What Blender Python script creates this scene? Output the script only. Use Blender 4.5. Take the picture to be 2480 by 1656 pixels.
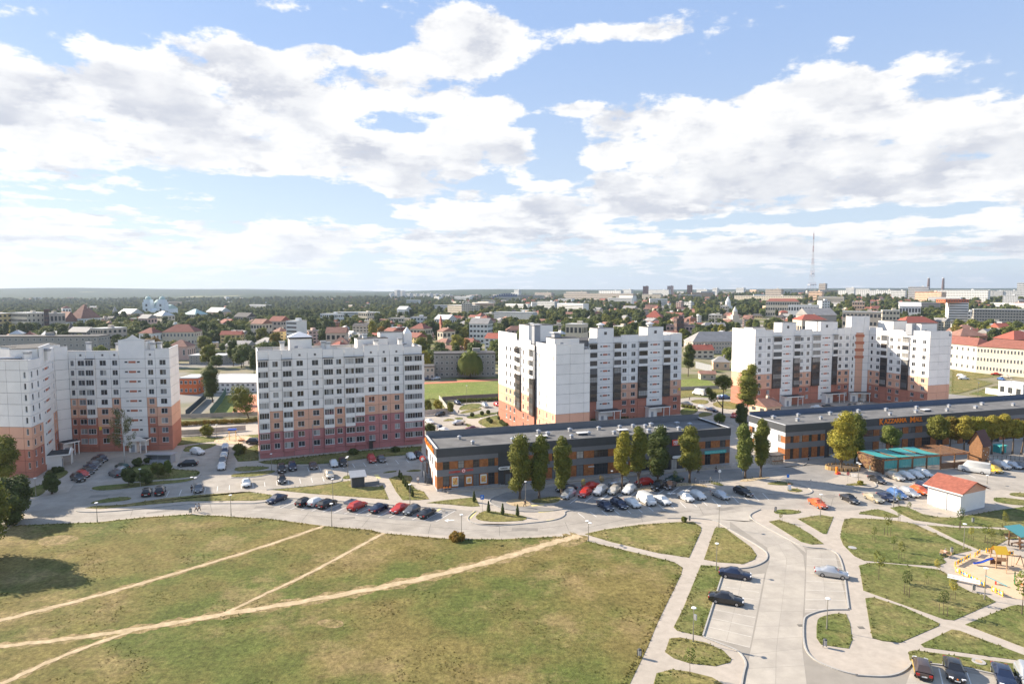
import bpy, math, random
import numpy as np
from mathutils import Vector
R = math.radians
rnd = random.Random(11)
nrs = np.random.RandomState(5)
sc = bpy.context.scene
for _o in list(bpy.data.objects): bpy.data.objects.remove(_o)
col = sc.collection

# ------------------------------------------------------------------ camera
H, FOC, HOR = 45.6, 1560.0, 705.0            # eye height (m), focal length and horizon in photo pixels
PIT = math.atan((828 - HOR) / FOC)
cd = bpy.data.cameras.new('camera'); cam = bpy.data.objects.new('camera', cd); col.objects.link(cam)
cd.sensor_width = 36; cd.lens = FOC / 2480 * 36; cd.clip_start = 1; cd.clip_end = 40000
cam.location = (0, 0, H); cam.rotation_euler = (math.pi / 2 - PIT, 0, 0)
sc.camera = cam

# ------------------------------------------------------------------ light and exposure
SUN_EL = R(28); SUN_AZ = math.atan2(-.906, .423)          # azimuth from +Y towards +X
SUN = Vector((math.sin(SUN_AZ) * math.cos(SUN_EL), math.cos(SUN_AZ) * math.cos(SUN_EL), math.sin(SUN_EL)))
ld = bpy.data.lights.new('sun', 'SUN'); lo = bpy.data.objects.new('sun', ld); col.objects.link(lo)
ld.energy = 5.0; ld.angle = R(.53); ld.color = (1, .88, .72)
lo.rotation_euler = SUN.to_track_quat('Z', 'Y').to_euler(); lo.location = (0, 0, 200)
sc.view_settings.view_transform = 'Standard'; sc.view_settings.look = 'None'
sc.view_settings.exposure = EXPO = 1.29; sc.view_settings.gamma = 1
SKY_STR = 0.106
HAZE = 6.5e-5

class NT:
    """tiny helper to write node trees as expressions"""
    def __init__(s, tree): s.t = tree; tree.nodes.clear()
    def n(s, typ, ins=(), **kw):
        nd = s.t.nodes.new(typ)
        for k, v in kw.items(): setattr(nd, k, v)
        for k, v in (ins.items() if isinstance(ins, dict) else enumerate(ins)):
            if v is None: continue
            if isinstance(v, bpy.types.NodeSocket): s.t.links.new(v, nd.inputs[k])
            else: nd.inputs[k].default_value = v
        return nd
    def m(s, op, *a, clamp=False): return s.n('ShaderNodeMath', a, operation=op, use_clamp=clamp).outputs[0]
    def v(s, op, *a):
        nd = s.n('ShaderNodeVectorMath', a, operation=op)
        return nd.outputs['Value'] if op in ('LENGTH', 'DISTANCE', 'DOT_PRODUCT') else nd.outputs[0]
    def noise(s, vec, scale, detail=4, rough=.5, dist=0, dim='3D'):
        return s.n('ShaderNodeTexNoise', {'Vector': vec, 'Scale': scale, 'Detail': detail, 'Roughness': rough, 'Distortion': dist}, noise_dimensions=dim).outputs['Fac']
    def ramp(s, x, a, b, c=0., d=1., smooth=True):
        return s.n('ShaderNodeMapRange', {0: x, 1: a, 2: b, 3: c, 4: d}, interpolation_type='SMOOTHSTEP' if smooth else 'LINEAR').outputs[0]
    def mix(s, f, a, b, blend='MIX'):
        nd = s.n('ShaderNodeMix', {0: f, 6: a, 7: b}, data_type='RGBA', blend_type=blend); return nd.outputs[2]
def c4(c): return (c[0], c[1], c[2], 1)

# ------------------------------------------------------------------ sky: Nishita + a layer of cumulus and stratocumulus
def build_sky():
    # cloud masses: photo pixels (2348 wide) centre, half sizes, weight
    B = [(290,165,330,95,1.),(60,260,200,90,.8),(590,240,220,80,.9),(880,180,160,48,1.2),(1080,85,130,50,1.4),(1010,150,110,60,.8),(1040,285,70,55,1.),
         (720,345,180,55,1.1),(270,345,260,45,.8),(1120,350,115,48,1.3),(910,420,150,42,1.1),(735,118,50,30,1.3),
         (1650,330,300,110,1.),(2000,230,220,85,1.),(2270,330,140,90,.9),(1430,300,120,70,.8),(1250,480,260,52,1.),(1900,430,420,65,.8),(1460,78,150,28,1.2),
         (1300,250,55,14,1.2),(1160,250,65,24,1.),(250,540,450,65,.7),(900,560,350,60,.6),(1800,570,520,42,.8),(1930,92,110,18,1.),(1530,140,90,22,.7),(640,15,110,22,1.),
         (1330,180,110,50,-.8),(1290,330,60,60,-.9),(1800,110,420,45,-.8),(2280,190,120,60,-.8),(430,20,380,35,-1.),(90,100,160,50,-.9),
         (720,460,140,38,-.9),(820,290,110,22,-.9),(1850,500,260,14,-.8),(330,290,140,14,-.7)]
    SHADE = [(300,205,200,42,.45),(520,268,170,42,.5),(1240,495,270,40,.8),(1750,435,420,50,.55),(2100,435,300,50,.5),(350,545,300,26,.5),(1750,575,450,22,.5)]
    w = bpy.data.worlds.new('World'); sc.world = w; w.use_nodes = True
    T = NT(w.node_tree)
    d = T.v('NORMALIZE', T.n('ShaderNodeTexCoord').outputs['Generated'])
    zz = T.n('ShaderNodeSeparateXYZ', [d]).outputs[2]
    cp, sp_ = math.cos(PIT), math.sin(PIT)
    def blobs(L):
        acc = 0.
        for u, v, su, sv, wt in L:
            a, b = (u * 1.0562 - 1240) / FOC, -(v * 1.0562 - 828) / FOC
            dv = Vector((a, cp + b * sp_, b * cp - sp_)).normalized(); s_ = (FOC / (su * 1.6), 1., FOC / (sv * 1.6))
            l = T.v('LENGTH', T.v('MULTIPLY_ADD', d, s_, (-dv.x * s_[0], -dv.y, -dv.z * s_[2])))
            acc = T.m('MULTIPLY_ADD', T.m('SUBTRACT', 1., l, clamp=True), wt, acc)
        return acc
    acc = T.m('MAXIMUM', T.m('MINIMUM', blobs(B), 1.0), -.8)
    lift = T.m('MULTIPLY_ADD', acc, .23, T.ramp(zz, .03, .2, .03, 0.))
    def dens(vec):
        z = T.m('MAXIMUM', T.n('ShaderNodeSeparateXYZ', [vec]).outputs[2], 0.0)
        k = T.m('DIVIDE', 1.0, T.m('ADD', z, .09))
        p = T.v('MULTIPLY', vec, T.n('ShaderNodeCombineXYZ', [k, k, T.m('MULTIPLY', k, .35)]).outputs[0])
        n1 = T.noise(p, 2.1, 6, .6); e = T.noise(T.v('MULTIPLY', vec, (1., 1., 1.6)), 10., 7, .62)
        return T.m('ADD', T.m('MULTIPLY_ADD', n1, .70, T.m('MULTIPLY', e, .60)), lift)
    sky = T.n('ShaderNodeTexSky', sky_type='NISHITA', sun_disc=False, sun_elevation=SUN_EL, sun_rotation=SUN_AZ, altitude=150, air_density=1.0, dust_density=0.35, ozone_density=1.5)
    a = dens(d)
    b = dens(T.v('NORMALIZE', T.v('ADD', d, (-.022, .0, .034))))
    cov = T.ramp(a, .708, .795)
    shade = T.m('ADD', T.m('MULTIPLY', T.ramp(b, .73, .95), .58), T.m('MULTIPLY', T.ramp(T.m('SUBTRACT', b, a), -.03, .10), .42))
    shade = T.m('ADD', shade, T.m('MULTIPLY', blobs(SHADE), T.m('MULTIPLY', T.ramp(a, .72, .95), T.ramp(b, .7, .9, .3, 1.))), clamp=True)
    shade = T.m('MULTIPLY', shade, T.ramp(T.noise(T.v('MULTIPLY', d, (1., 1., 2.2)), 9., 4, .6), .3, .7, .35, 1.))
    cl = T.mix(shade, (4.4, 4.33, 4.22, 1), (2.45, 2.55, 2.85, 1))
    cl = T.mix(T.ramp(zz, .0, .10, .35, 0.), cl, (3.5, 3.6, 3.75, 1))
    blue = T.mix(.86, sky.outputs[0], T.mix(T.ramp(zz, 0., .42), (2.5, 2.9, 3.35, 1), (1.45, 2.1, 3.4, 1)))
    fin = T.mix(T.m('MULTIPLY', cov, .97), blue, cl)
    bg = T.n('ShaderNodeBackground', {0: fin, 1: SKY_STR})
    T.n('ShaderNodeOutputWorld', {0: bg.outputs[0]})
    w.cycles.sampling_method = 'MANUAL'; w.cycles.sample_map_resolution = 512
build_sky()
sc.cycles.use_denoising = True
sc.cycles.max_bounces = 5; sc.cycles.diffuse_bounces = 3; sc.cycles.glossy_bounces = 2; sc.cycles.transparent_max_bounces = 6
sc.cycles.volume_bounces = 0; sc.cycles.sample_clamp_indirect = 4

# ------------------------------------------------------------------ photo pixels -> metres on the ground
ZM = {'F': (0, 0, .94677), 'Z1': (0, 740, 3.734), 'Z2': (560, 740, 3.734), 'Z3': (1160, 700, 3.734), 'Z4': (1720, 700, 3.0895), 'Z5': (0, 1040, 3.734),
      'Z6': (560, 1040, 3.734), 'Z7': (1000, 980, 4.612), 'Z8': (1400, 980, 4.612), 'Z9': (1860, 960, 3.734), 'Z10': (1480, 1230, 3.681), 'Z11': (1960, 1220, 3.596),
      'Z12': (0, 680, 3.787), 'Z13': (620, 680, 3.787), 'Z14': (1240, 680, 3.787), 'Z15': (1860, 560, 3.787),
      'A1': (1010, 1030, 9.225), 'A2': (1420, 1030, 6.522), 'A3': (2060, 980, 5.59), 'A4': (1880, 1040, 6.906), 'A5': (2260, 1270, 7.468), 'A6': (2180, 1580, 7.827),
      'B1': (420, 830, 6.271), 'B2': (1010, 860, 7.84), 'B3': (1640, 820, 7.841), 'B4': (2280, 780, 7.125)}
CP, SP = math.cos(PIT), math.sin(PIT)
def N(z, x, y): o = ZM[z]; return o[0] + x / o[2], o[1] + y / o[2]
def ray(u, v):
    a, b = (u - 1240) / FOC, -(v - 828) / FOC
    return Vector((a, CP + b * SP, b * CP - SP))
def g(z, x, y, zz=0.0):
    d = ray(*N(z, x, y)); t = (zz - H) / d.z
    return Vector((d.x * t, d.y * t))
def gs(z, pts): return [g(z, x, y) for x, y in pts]
def onplane(z, x, y, A, B):
    """hit of the view ray with the vertical plane through A, B: distance along A->B, height"""
    d = ray(*N(z, x, y)); e = (B - A).normalized(); n = Vector((e.y, -e.x))
    t = (A.dot(n)) / (d.x * n.x + d.y * n.y)
    P = Vector((d.x * t, d.y * t)); return (P - A).dot(e), H + d.z * t

# ------------------------------------------------------------------ mesh helpers
class MB:
    def __init__(s): s.v = []; s.f = []; s.m = []
    def face(s, pts, mi=0):
        i = len(s.v); s.v += [tuple(p) for p in pts]; s.f.append(tuple(range(i, i + len(pts)))); s.m.append(mi); return s
    def box(s, x0, y0, z0, x1, y1, z1, mi=0, skip=''):
        i = len(s.v)
        s.v += [(x0, y0, z0), (x1, y0, z0), (x1, y1, z0), (x0, y1, z0), (x0, y0, z1), (x1, y0, z1), (x1, y1, z1), (x0, y1, z1)]
        for k, q in (('b', (0, 3, 2, 1)), ('t', (4, 5, 6, 7)), ('f', (0, 1, 5, 4)), ('r', (1, 2, 6, 5)), ('k', (2, 3, 7, 6)), ('l', (3, 0, 4, 7))):
            if k not in skip: s.f.append(tuple(i + j for j in q)); s.m.append(mi)
        return s
    def prism(s, poly, z0, z1, mi=0, mt=None, bottom=False):
        n = len(poly); i = len(s.v)
        s.v += [(p[0], p[1], z0) for p in poly] + [(p[0], p[1], z1) for p in poly]
        for k in range(n): s.f.append((i + k, i + (k + 1) % n, i + n + (k + 1) % n, i + n + k)); s.m.append(mi)
        s.f.append(tuple(range(i + n, i + 2 * n))); s.m.append(mi if mt is None else mt)
        if bottom: s.f.append(tuple(range(i + n - 1, i - 1, -1))); s.m.append(mi)
        return s
    def cyl(s, p0, p1, r0, r1=None, n=8, mi=0, cap=True):
        r1 = r0 if r1 is None else r1; p0, p1 = Vector(p0), Vector(p1); ax = (p1 - p0)
        if ax.length < 1e-6: return s
        q = ax.to_track_quat('Z', 'Y'); i = len(s.v)
        for p, r in ((p0, r0), (p1, r1)):
            for k in range(n):
                a = 2 * math.pi * k / n; s.v.append(tuple(p + q @ Vector((r * math.cos(a), r * math.sin(a), 0))))
        for k in range(n): s.f.append((i + k, i + (k + 1) % n, i + n + (k + 1) % n, i + n + k)); s.m.append(mi)
        if cap: s.f.append(tuple(range(i + n, i + 2 * n))); s.m.append(mi); s.f.append(tuple(range(i + n - 1, i - 1, -1))); s.m.append(mi)
        return s
    def ball(s, c, r, n=8, k=6, mi=0, sq=(1, 1, 1)):
        i = len(s.v)
        for a in range(k + 1):
            t = math.pi * a / k
            for b in range(n):
                p = 2 * math.pi * b / n; s.v.append((c[0] + r * sq[0] * math.sin(t) * math.cos(p), c[1] + r * sq[1] * math.sin(t) * math.sin(p), c[2] + r * sq[2] * math.cos(t)))
        for a in range(k):
            for b in range(n): s.f.append((i + a * n + b, i + (a + 1) * n + b, i + (a + 1) * n + (b + 1) % n, i + a * n + (b + 1) % n)); s.m.append(mi)
        return s
    def beam(s, p0, p1, w, h=None, mi=0):
        """square bar between two points"""
        h = h or w; p0, p1 = Vector(p0), Vector(p1); q = (p1 - p0).to_track_quat('Z', 'Y'); i = len(s.v)
        for p in (p0, p1):
            for a, b in ((-1, -1), (1, -1), (1, 1), (-1, 1)): s.v.append(tuple(p + q @ Vector((a * w / 2, b * h / 2, 0))))
        for f in ((0, 1, 5, 4), (1, 2, 6, 5), (2, 3, 7, 6), (3, 0, 4, 7), (4, 5, 6, 7), (3, 2, 1, 0)): s.f.append(tuple(i + j for j in f)); s.m.append(mi)
        return s
    def mesh(s, name, *mats, smooth=False):
        me = bpy.data.meshes.new(name); me.from_pydata(s.v, [], s.f)
        for m in mats: me.materials.append(m)
        if len(mats) > 1: me.polygons.foreach_set('material_index', s.m)
        if smooth: me.polygons.foreach_set('use_smooth', [True] * len(s.f))
        me.update(); return me
def np_mesh(name, V, F, *mats):
    me = bpy.data.meshes.new(name); V = np.ascontiguousarray(V, dtype=np.float32); F = np.ascontiguousarray(F, dtype=np.int32)
    k = F.shape[1]; me.vertices.add(len(V)); me.vertices.foreach_set('co', V.ravel())
    me.loops.add(F.size); me.loops.foreach_set('vertex_index', F.ravel())
    me.polygons.add(len(F)); me.polygons.foreach_set('loop_start', np.arange(0, F.size, k, dtype=np.int32))
    for m in mats: me.materials.append(m)
    me.update(calc_edges=True); return me
def O(name, me, parent=None, loc=(0, 0, 0), rz=0, mat=None, scale=None):
    o = bpy.data.objects.new(name, me); col.objects.link(o)
    o.location = loc if len(loc) == 3 else (loc[0], loc[1], 0)
    if rz: o.rotation_euler = (0, 0, rz)
    if scale: o.scale = scale if hasattr(scale, '__len__') else (scale,) * 3
    if parent: o.parent = parent
    if mat: o.material_slots[0].link = 'OBJECT'; o.material_slots[0].material = mat
    return o
def tag(o, label=None, cat=None, group=None, kind=None):
    for k, v in (('label', label), ('category', cat), ('group', group), ('kind', kind)):
        if v: o[k] = v
    return o
def thing(name, label, cat, loc=(0, 0, 0), rz=0, group=None): return tag(O(name, None, None, loc, rz), label, cat, group)
def copy_tree(o, parent=None):
    c = o.copy(); col.objects.link(c); c.parent = parent
    for ch in list(o.children): copy_tree(ch, c)
    return c
def ang(v): return math.atan2(v[1], v[0])
def inpoly(P, poly):
    x, y = P[:, 0], P[:, 1]; r = np.zeros(len(P), bool); n = len(poly)
    for i in range(n):
        x0, y0 = poly[i][0], poly[i][1]; x1, y1 = poly[(i + 1) % n][0], poly[(i + 1) % n][1]
        if y0 == y1: continue
        c = ((y0 > y) != (y1 > y)) & (x < (x1 - x0) * (y - y0) / (y1 - y0) + x0); r ^= c
    return r

# ------------------------------------------------------------------ materials
def M(name, c, rough=.85, var=0., vs=1., bump=0., bs=20., spec=.3, metal=0., c2=None, cs=.2, rand=0., obj=False, coat=0.):
    m = bpy.data.materials.new(name); m.use_nodes = True; T = NT(m.node_tree)
    pos = T.n('ShaderNodeTexCoord').outputs['Object'] if obj else T.n('ShaderNodeNewGeometry').outputs['Position']
    cc = c4(c)
    if c2 is not None: cc = T.mix(T.ramp(T.noise(pos, cs, 5, .6), .36, .64), c4(c), c4(c2))
    if var:
        f = T.ramp(T.noise(pos, vs, 6, .62), .3, .7, 1 - var, 1 + var, False)
        cc = T.mix(1.0, cc, T.n('ShaderNodeCombineColor', [f, f, f]).outputs[0], 'MULTIPLY')
    if rand:
        f = T.m('ADD', 1 - rand, T.m('MULTIPLY', T.n('ShaderNodeObjectInfo').outputs['Random'], 2 * rand))
        cc = T.mix(1.0, cc, T.n('ShaderNodeCombineColor', [f, f, f]).outputs[0], 'MULTIPLY')
    b = T.n('ShaderNodeBsdfPrincipled', {'Base Color': cc, 'Roughness': rough, 'Specular IOR Level': spec, 'Metallic': metal, 'Coat Weight': coat})
    if bump:
        bn = T.n('ShaderNodeBump', {'Strength': bump, 'Distance': .1, 'Height': T.noise(pos, bs, 6, .65)}); T.t.links.new(bn.outputs[0], b.inputs['Normal'])
    T.n('ShaderNodeOutputMaterial', {0: b.outputs[0]}); return m
def leaf(name, c, c2, trans=.25):
    """leaf material: colour varies per plant and clump, some light passes through"""
    m = bpy.data.materials.new(name); m.use_nodes = True; T = NT(m.node_tree)
    pos = T.n('ShaderNodeNewGeometry').outputs['Position']; oi = T.n('ShaderNodeObjectInfo').outputs['Random']
    f = T.m('ADD', T.m('MULTIPLY', T.ramp(T.noise(pos, .55, 4, .6), .3, .7), .65), T.m('MULTIPLY', oi, .5), clamp=True)
    cc = T.mix(f, c4(c), c4(c2))
    h = T.ramp(T.noise(pos, 4., 3, .6), .3, .7, .75, 1.25, False)
    cc = T.mix(1.0, cc, T.n('ShaderNodeCombineColor', [h, h, h]).outputs[0], 'MULTIPLY')
    d = T.n('ShaderNodeBsdfPrincipled', {'Base Color': cc, 'Roughness': .7, 'Specular IOR Level': .2})
    t = T.n('ShaderNodeBsdfTranslucent', {0: cc}); mx = T.n('ShaderNodeMixShader', {0: trans, 1: d.outputs[0], 2: t.outputs[0]})
    T.n('ShaderNodeOutputMaterial', {0: mx.outputs[0]}); return m
def grass_mat(name, a, b, dry, sc1=.06, dryness=.5, fine=3., up=False):
    """grass: broad green and brown areas, dry patches, fine mottling; blades let light through"""
    m = bpy.data.materials.new(name); m.use_nodes = True; T = NT(m.node_tree)
    pos = T.n('ShaderNodeNewGeometry').outputs['Position']; pos = T.v('MULTIPLY', pos, (1., 1., .0))
    cc = T.mix(T.ramp(T.noise(pos, sc1, 5, .6), .40, .60), c4(a), c4(b))
    cc = T.mix(T.m('MULTIPLY', T.ramp(T.noise(T.v('ADD', pos, (31, 7, 0)), sc1 * 1.7, 8, .7), .49, .66), dryness), cc, c4(dry))
    h = T.ramp(T.noise(pos, fine, 8, .75), .28, .72, .66, 1.34, False)
    k = T.ramp(T.noise(T.v('ADD', pos, (3, 77, 0)), sc1 * 6, 4, .6), .3, .7, .82, 1.18, False); h = T.m('MULTIPLY', T.m('MULTIPLY', h, k), T.ramp(T.noise(T.v('ADD', pos, (9, 5, 0)), 1.3, 4, .72), .32, .68, .60, 1.40, False))
    cc = T.mix(1.0, cc, T.n('ShaderNodeCombineColor', [h, h, h]).outputs[0], 'MULTIPLY')
    d = T.n('ShaderNodeBsdfPrincipled', {'Base Color': cc, 'Roughness': .9, 'Specular IOR Level': .1})
    if up: T.n('ShaderNodeOutputMaterial', {0: T.n('ShaderNodeMixShader', {0: .5, 1: d.outputs[0], 2: T.n('ShaderNodeBsdfTranslucent', {0: cc}).outputs[0]}).outputs[0]}); return m
    T.t.links.new(T.n('ShaderNodeBump', {'Strength': .7, 'Distance': .22, 'Height': T.noise(pos, 3.5, 8, .75)}).outputs[0], d.inputs['Normal'])
    T.n('ShaderNodeOutputMaterial', {0: d.outputs[0]}); return m

m_asph = M('asphalt', (.31, .28, .24), .9, .17, .3, .25, 30, .2, c2=(.345, .314, .275), cs=.06)
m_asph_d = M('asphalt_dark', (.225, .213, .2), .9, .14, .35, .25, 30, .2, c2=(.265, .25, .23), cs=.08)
m_conc = M('concrete_slab', (.395, .358, .305), .88, .12, .4, .2, 25, .2, c2=(.35, .318, .275), cs=.12, rand=.05)
m_pave = M('paving', (.375, .33, .278), .9, .10, .8, .25, 9, .2, c2=(.405, .355, .30), cs=.1)
m_kerb = M('kerb_concrete', (.36, .345, .32), .85, .12, 2.)
m_line = M('white_paint', (.66, .65, .62), .7, .18, 3.)
m_yel_line = M('yellow_paint', (.62, .52, .24), .7, .15, 3.)
_G = ((.172, .140, .050), (.100, .118, .032), (.28, .205, .10), .04, .65); _L = ((.115, .135, .04), (.165, .158, .058), (.28, .215, .10), .10, .5)
m_grass = grass_mat('meadow', *_G); m_grass_up = grass_mat('meadow_blades', *_G, up=True); m_lawn = grass_mat('lawn_grass', *_L); m_lawn_up = grass_mat('lawn_blades', *_L, up=True)
m_lawn_dry = grass_mat('dry_lawn', (.195, .168, .062), (.15, .15, .05), (.30, .23, .11), .12, .65)
m_worn = grass_mat('worn_grass', (.27, .20, .10), (.19, .155, .065), (.36, .27, .15), .5, .7)
m_green_pitch = grass_mat('pitch_grass', (.16, .195, .05), (.185, .205, .06), (.22, .21, .08), .05, .3, 1.)
m_dirt = M('bare_earth', (.50, .39, .25), .95, .16, 1.2, .35, 8, .1, c2=(.40, .31, .19), cs=.5)
m_track = M('running_track', (.45, .17, .10), .9, .1, .3)
m_sand = M('play_sand', (.55, .41, .275), .95, .10, .6, .2, 10, .1)
m_rubber = M('orange_court', (.58, .23, .14), .9, .08, .4)
m_white = M('white_panel', (.86, .82, .76), .8, .05, .35, .05, 20, .25, c2=(.82, .785, .735), cs=.08, rand=.03)
m_peach = M('peach_panel', (.70, .40, .275), .85, .05, .35, .05, 20, .25, rand=.03)
m_red = M('red_panel', (.46, .19, .13), .85, .07, .35, .05, 20, .25, rand=.04)
m_pink = M('rose_panel', (.44, .185, .175), .85, .07, .35, .05, 20, .25, rand=.04)
m_sjoint = M('slab_joint', (.27, .245, .21), .95, .1, .5)
m_joint = M('joint_grey', (.15, .145, .14), .95)
m_bit = M('roof_bitumen', (.055, .055, .058), .85, .2, .4, .2, 10)
m_cap = M('roof_coping', (.62, .62, .63), .5, .08, 1.)
m_frame = M('window_frame', (.74, .74, .73), .45)
m_fdark = M('dark_frame', (.075, .063, .056), .5)
m_ins = M('terracotta_insert', (.47, .17, .10), .8, .06, 1.)
m_metal = M('galvanised_metal', (.42, .43, .45), .45, .1, 2., metal=.6)
m_grey = M('grey_render', (.33, .34, .36), .85, .06, .5)
m_steel = M('lamp_pole', (.28, .26, .22), .5, .1, 3., metal=.3)
m_wood = M('orange_timber', (.37, .145, .05), .6, .22, 2.2, .1, 15, .3, c2=(.27, .10, .035), cs=1.3)
m_antr = M('anthracite_cladding', (.066, .070, .075), .55, .08, .5, .05, 8)
m_mid = M('grey_cladding', (.17, .175, .185), .6, .07, .5)
m_lite = M('light_cladding', (.55, .55, .56), .7, .05, .5)
m_roofd = M('mall_roof_membrane', (.155, .152, .148), .85, .2, .3, .1, 6, c2=(.12, .118, .116), cs=.25)
m_black = M('black_rubber', (.018, .018, .019), .8)
m_orange = M('orange_sign', (.85, .22, .02), .5)
m_redsign = M('red_sign', (.72, .07, .04), .5)
m_signw = M('white_sign', (.78, .78, .77), .5)
m_teal = M('teal_sign', (.06, .42, .42), .5)
m_blue = M('blue_sign', (.03, .16, .55), .5)
m_bark = M('bark', (.115, .085, .06), .95, .3, 3., .6, 12)
m_skin = M('skin', (.50, .30, .21), .6)
m_hair = M('dark_hair', (.03, .02, .015), .6)
def glass(name, c, r=.06, spec=.6): return M(name, c, r, spec=spec, rand=.25)
GL = [glass('glass_dark', (.030, .031, .033)), glass('glass_brown', (.062, .05, .042)), glass('glass_curtain', (.33, .32, .30), .25), glass('glass_grey', (.14, .145, .15), .12), glass('glass_dim', (.05, .055, .062))]
GLW = [5, 3, 3, 4, 5]
def rglass(w=GLW): return rnd.choices(GL, w)[0]
# ================================================================== the setting: terrain, roads, pavements, lawns
def sst(a, b, x): t = np.clip((x - a) / (b - a), 0, 1); return t * t * (3 - 2 * t)
def elev(x, y):
    x = np.asarray(x, float); y = np.asarray(y, float)
    e = sst(430, 2300, y) * sst(-.25, .55, x / np.maximum(y, 1)) * 27
    e = e + sst(1500, 5200, y) * (17 + 7 * np.sin(x / 900 + 1.2) + 5 * np.sin(x / 370 + y / 800))
    e = e + sst(4200, 7500, y) * (30 + 16 * sst(500, -3500, x) + 12 * np.sin(x / 1500 - .6) * sst(1500, -3000, x) + 7 * np.sin(x / 620 + 2))
    e = e - sst(700, 1500, y) * sst(-.05, -.45, x / np.maximum(y, 1)) * 8 * (1 - sst(2500, 3500, y))
    return e
def E(x, y): return float(elev(x, y))
def ground():
    ys = np.concatenate([[-150, 0, 60], np.geomspace(100, 13000, 130)]); fx = np.linspace(-1, 1, 150)
    V = []
    for y in ys:
        hw = max(400, abs(y) * 1.35)
        x = fx * hw; V.append(np.stack([x, np.full_like(x, y), elev(x, np.full_like(x, y)) - .05], 1))
    V = np.concatenate(V); n = len(fx); i, j = np.meshgrid(np.arange(len(ys) - 1), np.arange(n - 1), indexing='ij')
    a = (i * n + j).ravel(); F = np.stack([a, a + 1, a + n + 1, a + n], 1)
    m = bpy.data.materials.new('terrain'); m.use_nodes = True; T = NT(m.node_tree)
    pos = T.n('ShaderNodeNewGeometry').outputs['Position']; y = T.n('ShaderNodeSeparateXYZ', [pos]).outputs[1]
    town = T.mix(T.ramp(T.noise(pos, .035, 6, .6), .4, .6), (.135, .145, .055, 1), (.25, .22, .15, 1))
    town = T.mix(T.ramp(T.noise(pos, .009, 3, .6), .55, .62), town, (.27, .255, .235, 1))
    forest = T.mix(T.ramp(T.noise(pos, .012, 8, .7), .35, .65), (.028, .042, .022, 1), (.055, .07, .032, 1))
    field = T.mix(T.ramp(T.noise(pos, .003, 4, .5), .4, .6), (.30, .26, .14, 1), (.17, .19, .08, 1))
    far = T.mix(T.ramp(T.noise(T.v('MULTIPLY', pos, (1., .35, 1.)), .0011, 5, .55), .64, .67), forest, field)
    cc = T.mix(T.ramp(y, 1300, 2100), town, far)
    d = T.n('ShaderNodeBsdfPrincipled', {'Base Color': cc, 'Roughness': .95, 'Specular IOR Level': .05})
    T.n('ShaderNodeOutputMaterial', {0: d.outputs[0]})
    o = O('ground', np_mesh('ground', V, F, m)); o['kind'] = 'structure'
ground()

def sheet(name, pts, z, mat, parent=None, kind='structure', label=None):
    me = MB().face([(p[0], p[1], z) for p in (pts if area(pts) > 0 else pts[::-1])]).mesh(name, mat)
    o = O(name, me, parent)
    if kind and not parent: o['kind'] = kind
    if label: o['label'] = label
    return o
def area(p): return sum(p[i][0] * p[(i + 1) % len(p)][1] - p[(i + 1) % len(p)][0] * p[i][1] for i in range(len(p))) / 2
def smooth(pts, k=2, closed=True):
    for _ in range(k):
        q = []
        n = len(pts)
        for i in range(n if closed else n - 1):
            a, b = Vector(pts[i][:2]), Vector(pts[(i + 1) % n][:2]); q += [a * .75 + b * .25, a * .25 + b * .75]
        pts = q if closed else [Vector(pts[0][:2])] + q + [Vector(pts[-1][:2])]
    return pts
def ribbon(name, pts, w, z, mat, parent=None, z2=None, rag=0., kind='structure'):
    """strip of width w along a line; with z2 a raised kerb"""
    pts = [Vector(p[:2]) for p in pts]; L = []; Rr = []; w0 = rnd.uniform(0, 6)
    for i, p in enumerate(pts):
        d = (pts[min(i + 1, len(pts) - 1)] - pts[max(i - 1, 0)]).normalized(); nrm = Vector((-d.y, d.x))
        ww = w[i] if hasattr(w, '__len__') else w
        q1 = 1 + rag * (math.sin(i * .9 + w0) + .6 * math.sin(i * 2.3 + 1.3 * w0) + rnd.uniform(-.3, .3)); q2 = 1 + rag * (math.sin(i * .8 + 2 * w0) + .6 * math.sin(i * 2.1 + w0) + rnd.uniform(-.3, .3))
        L.append(p + nrm * ww / 2 * q1); Rr.append(p - nrm * ww / 2 * q2)
    b = MB()
    for i in range(len(pts) - 1):
        zt = z if z2 is None else z2
        b.face([(*Rr[i], zt), (*Rr[i + 1], zt), (*L[i + 1], zt), (*L[i], zt)])
        if z2 is not None:
            b.face([(*L[i], z), (*L[i], z2), (*L[i + 1], z2), (*L[i + 1], z)]); b.face([(*Rr[i], z), (*Rr[i + 1], z), (*Rr[i + 1], z2), (*Rr[i], z2)])
    o = O(name, b.mesh(name, mat), parent)
    if not parent: o['kind'] = kind
    return o

# --- base sheets
pavement = sheet('pavement', [(-150, 40), (190, 40), (330, 262), (120, 282), (60, 262), (-10, 268), (-60, 226), (-100, 226), (-150, 205)], .0, m_pave)
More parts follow.
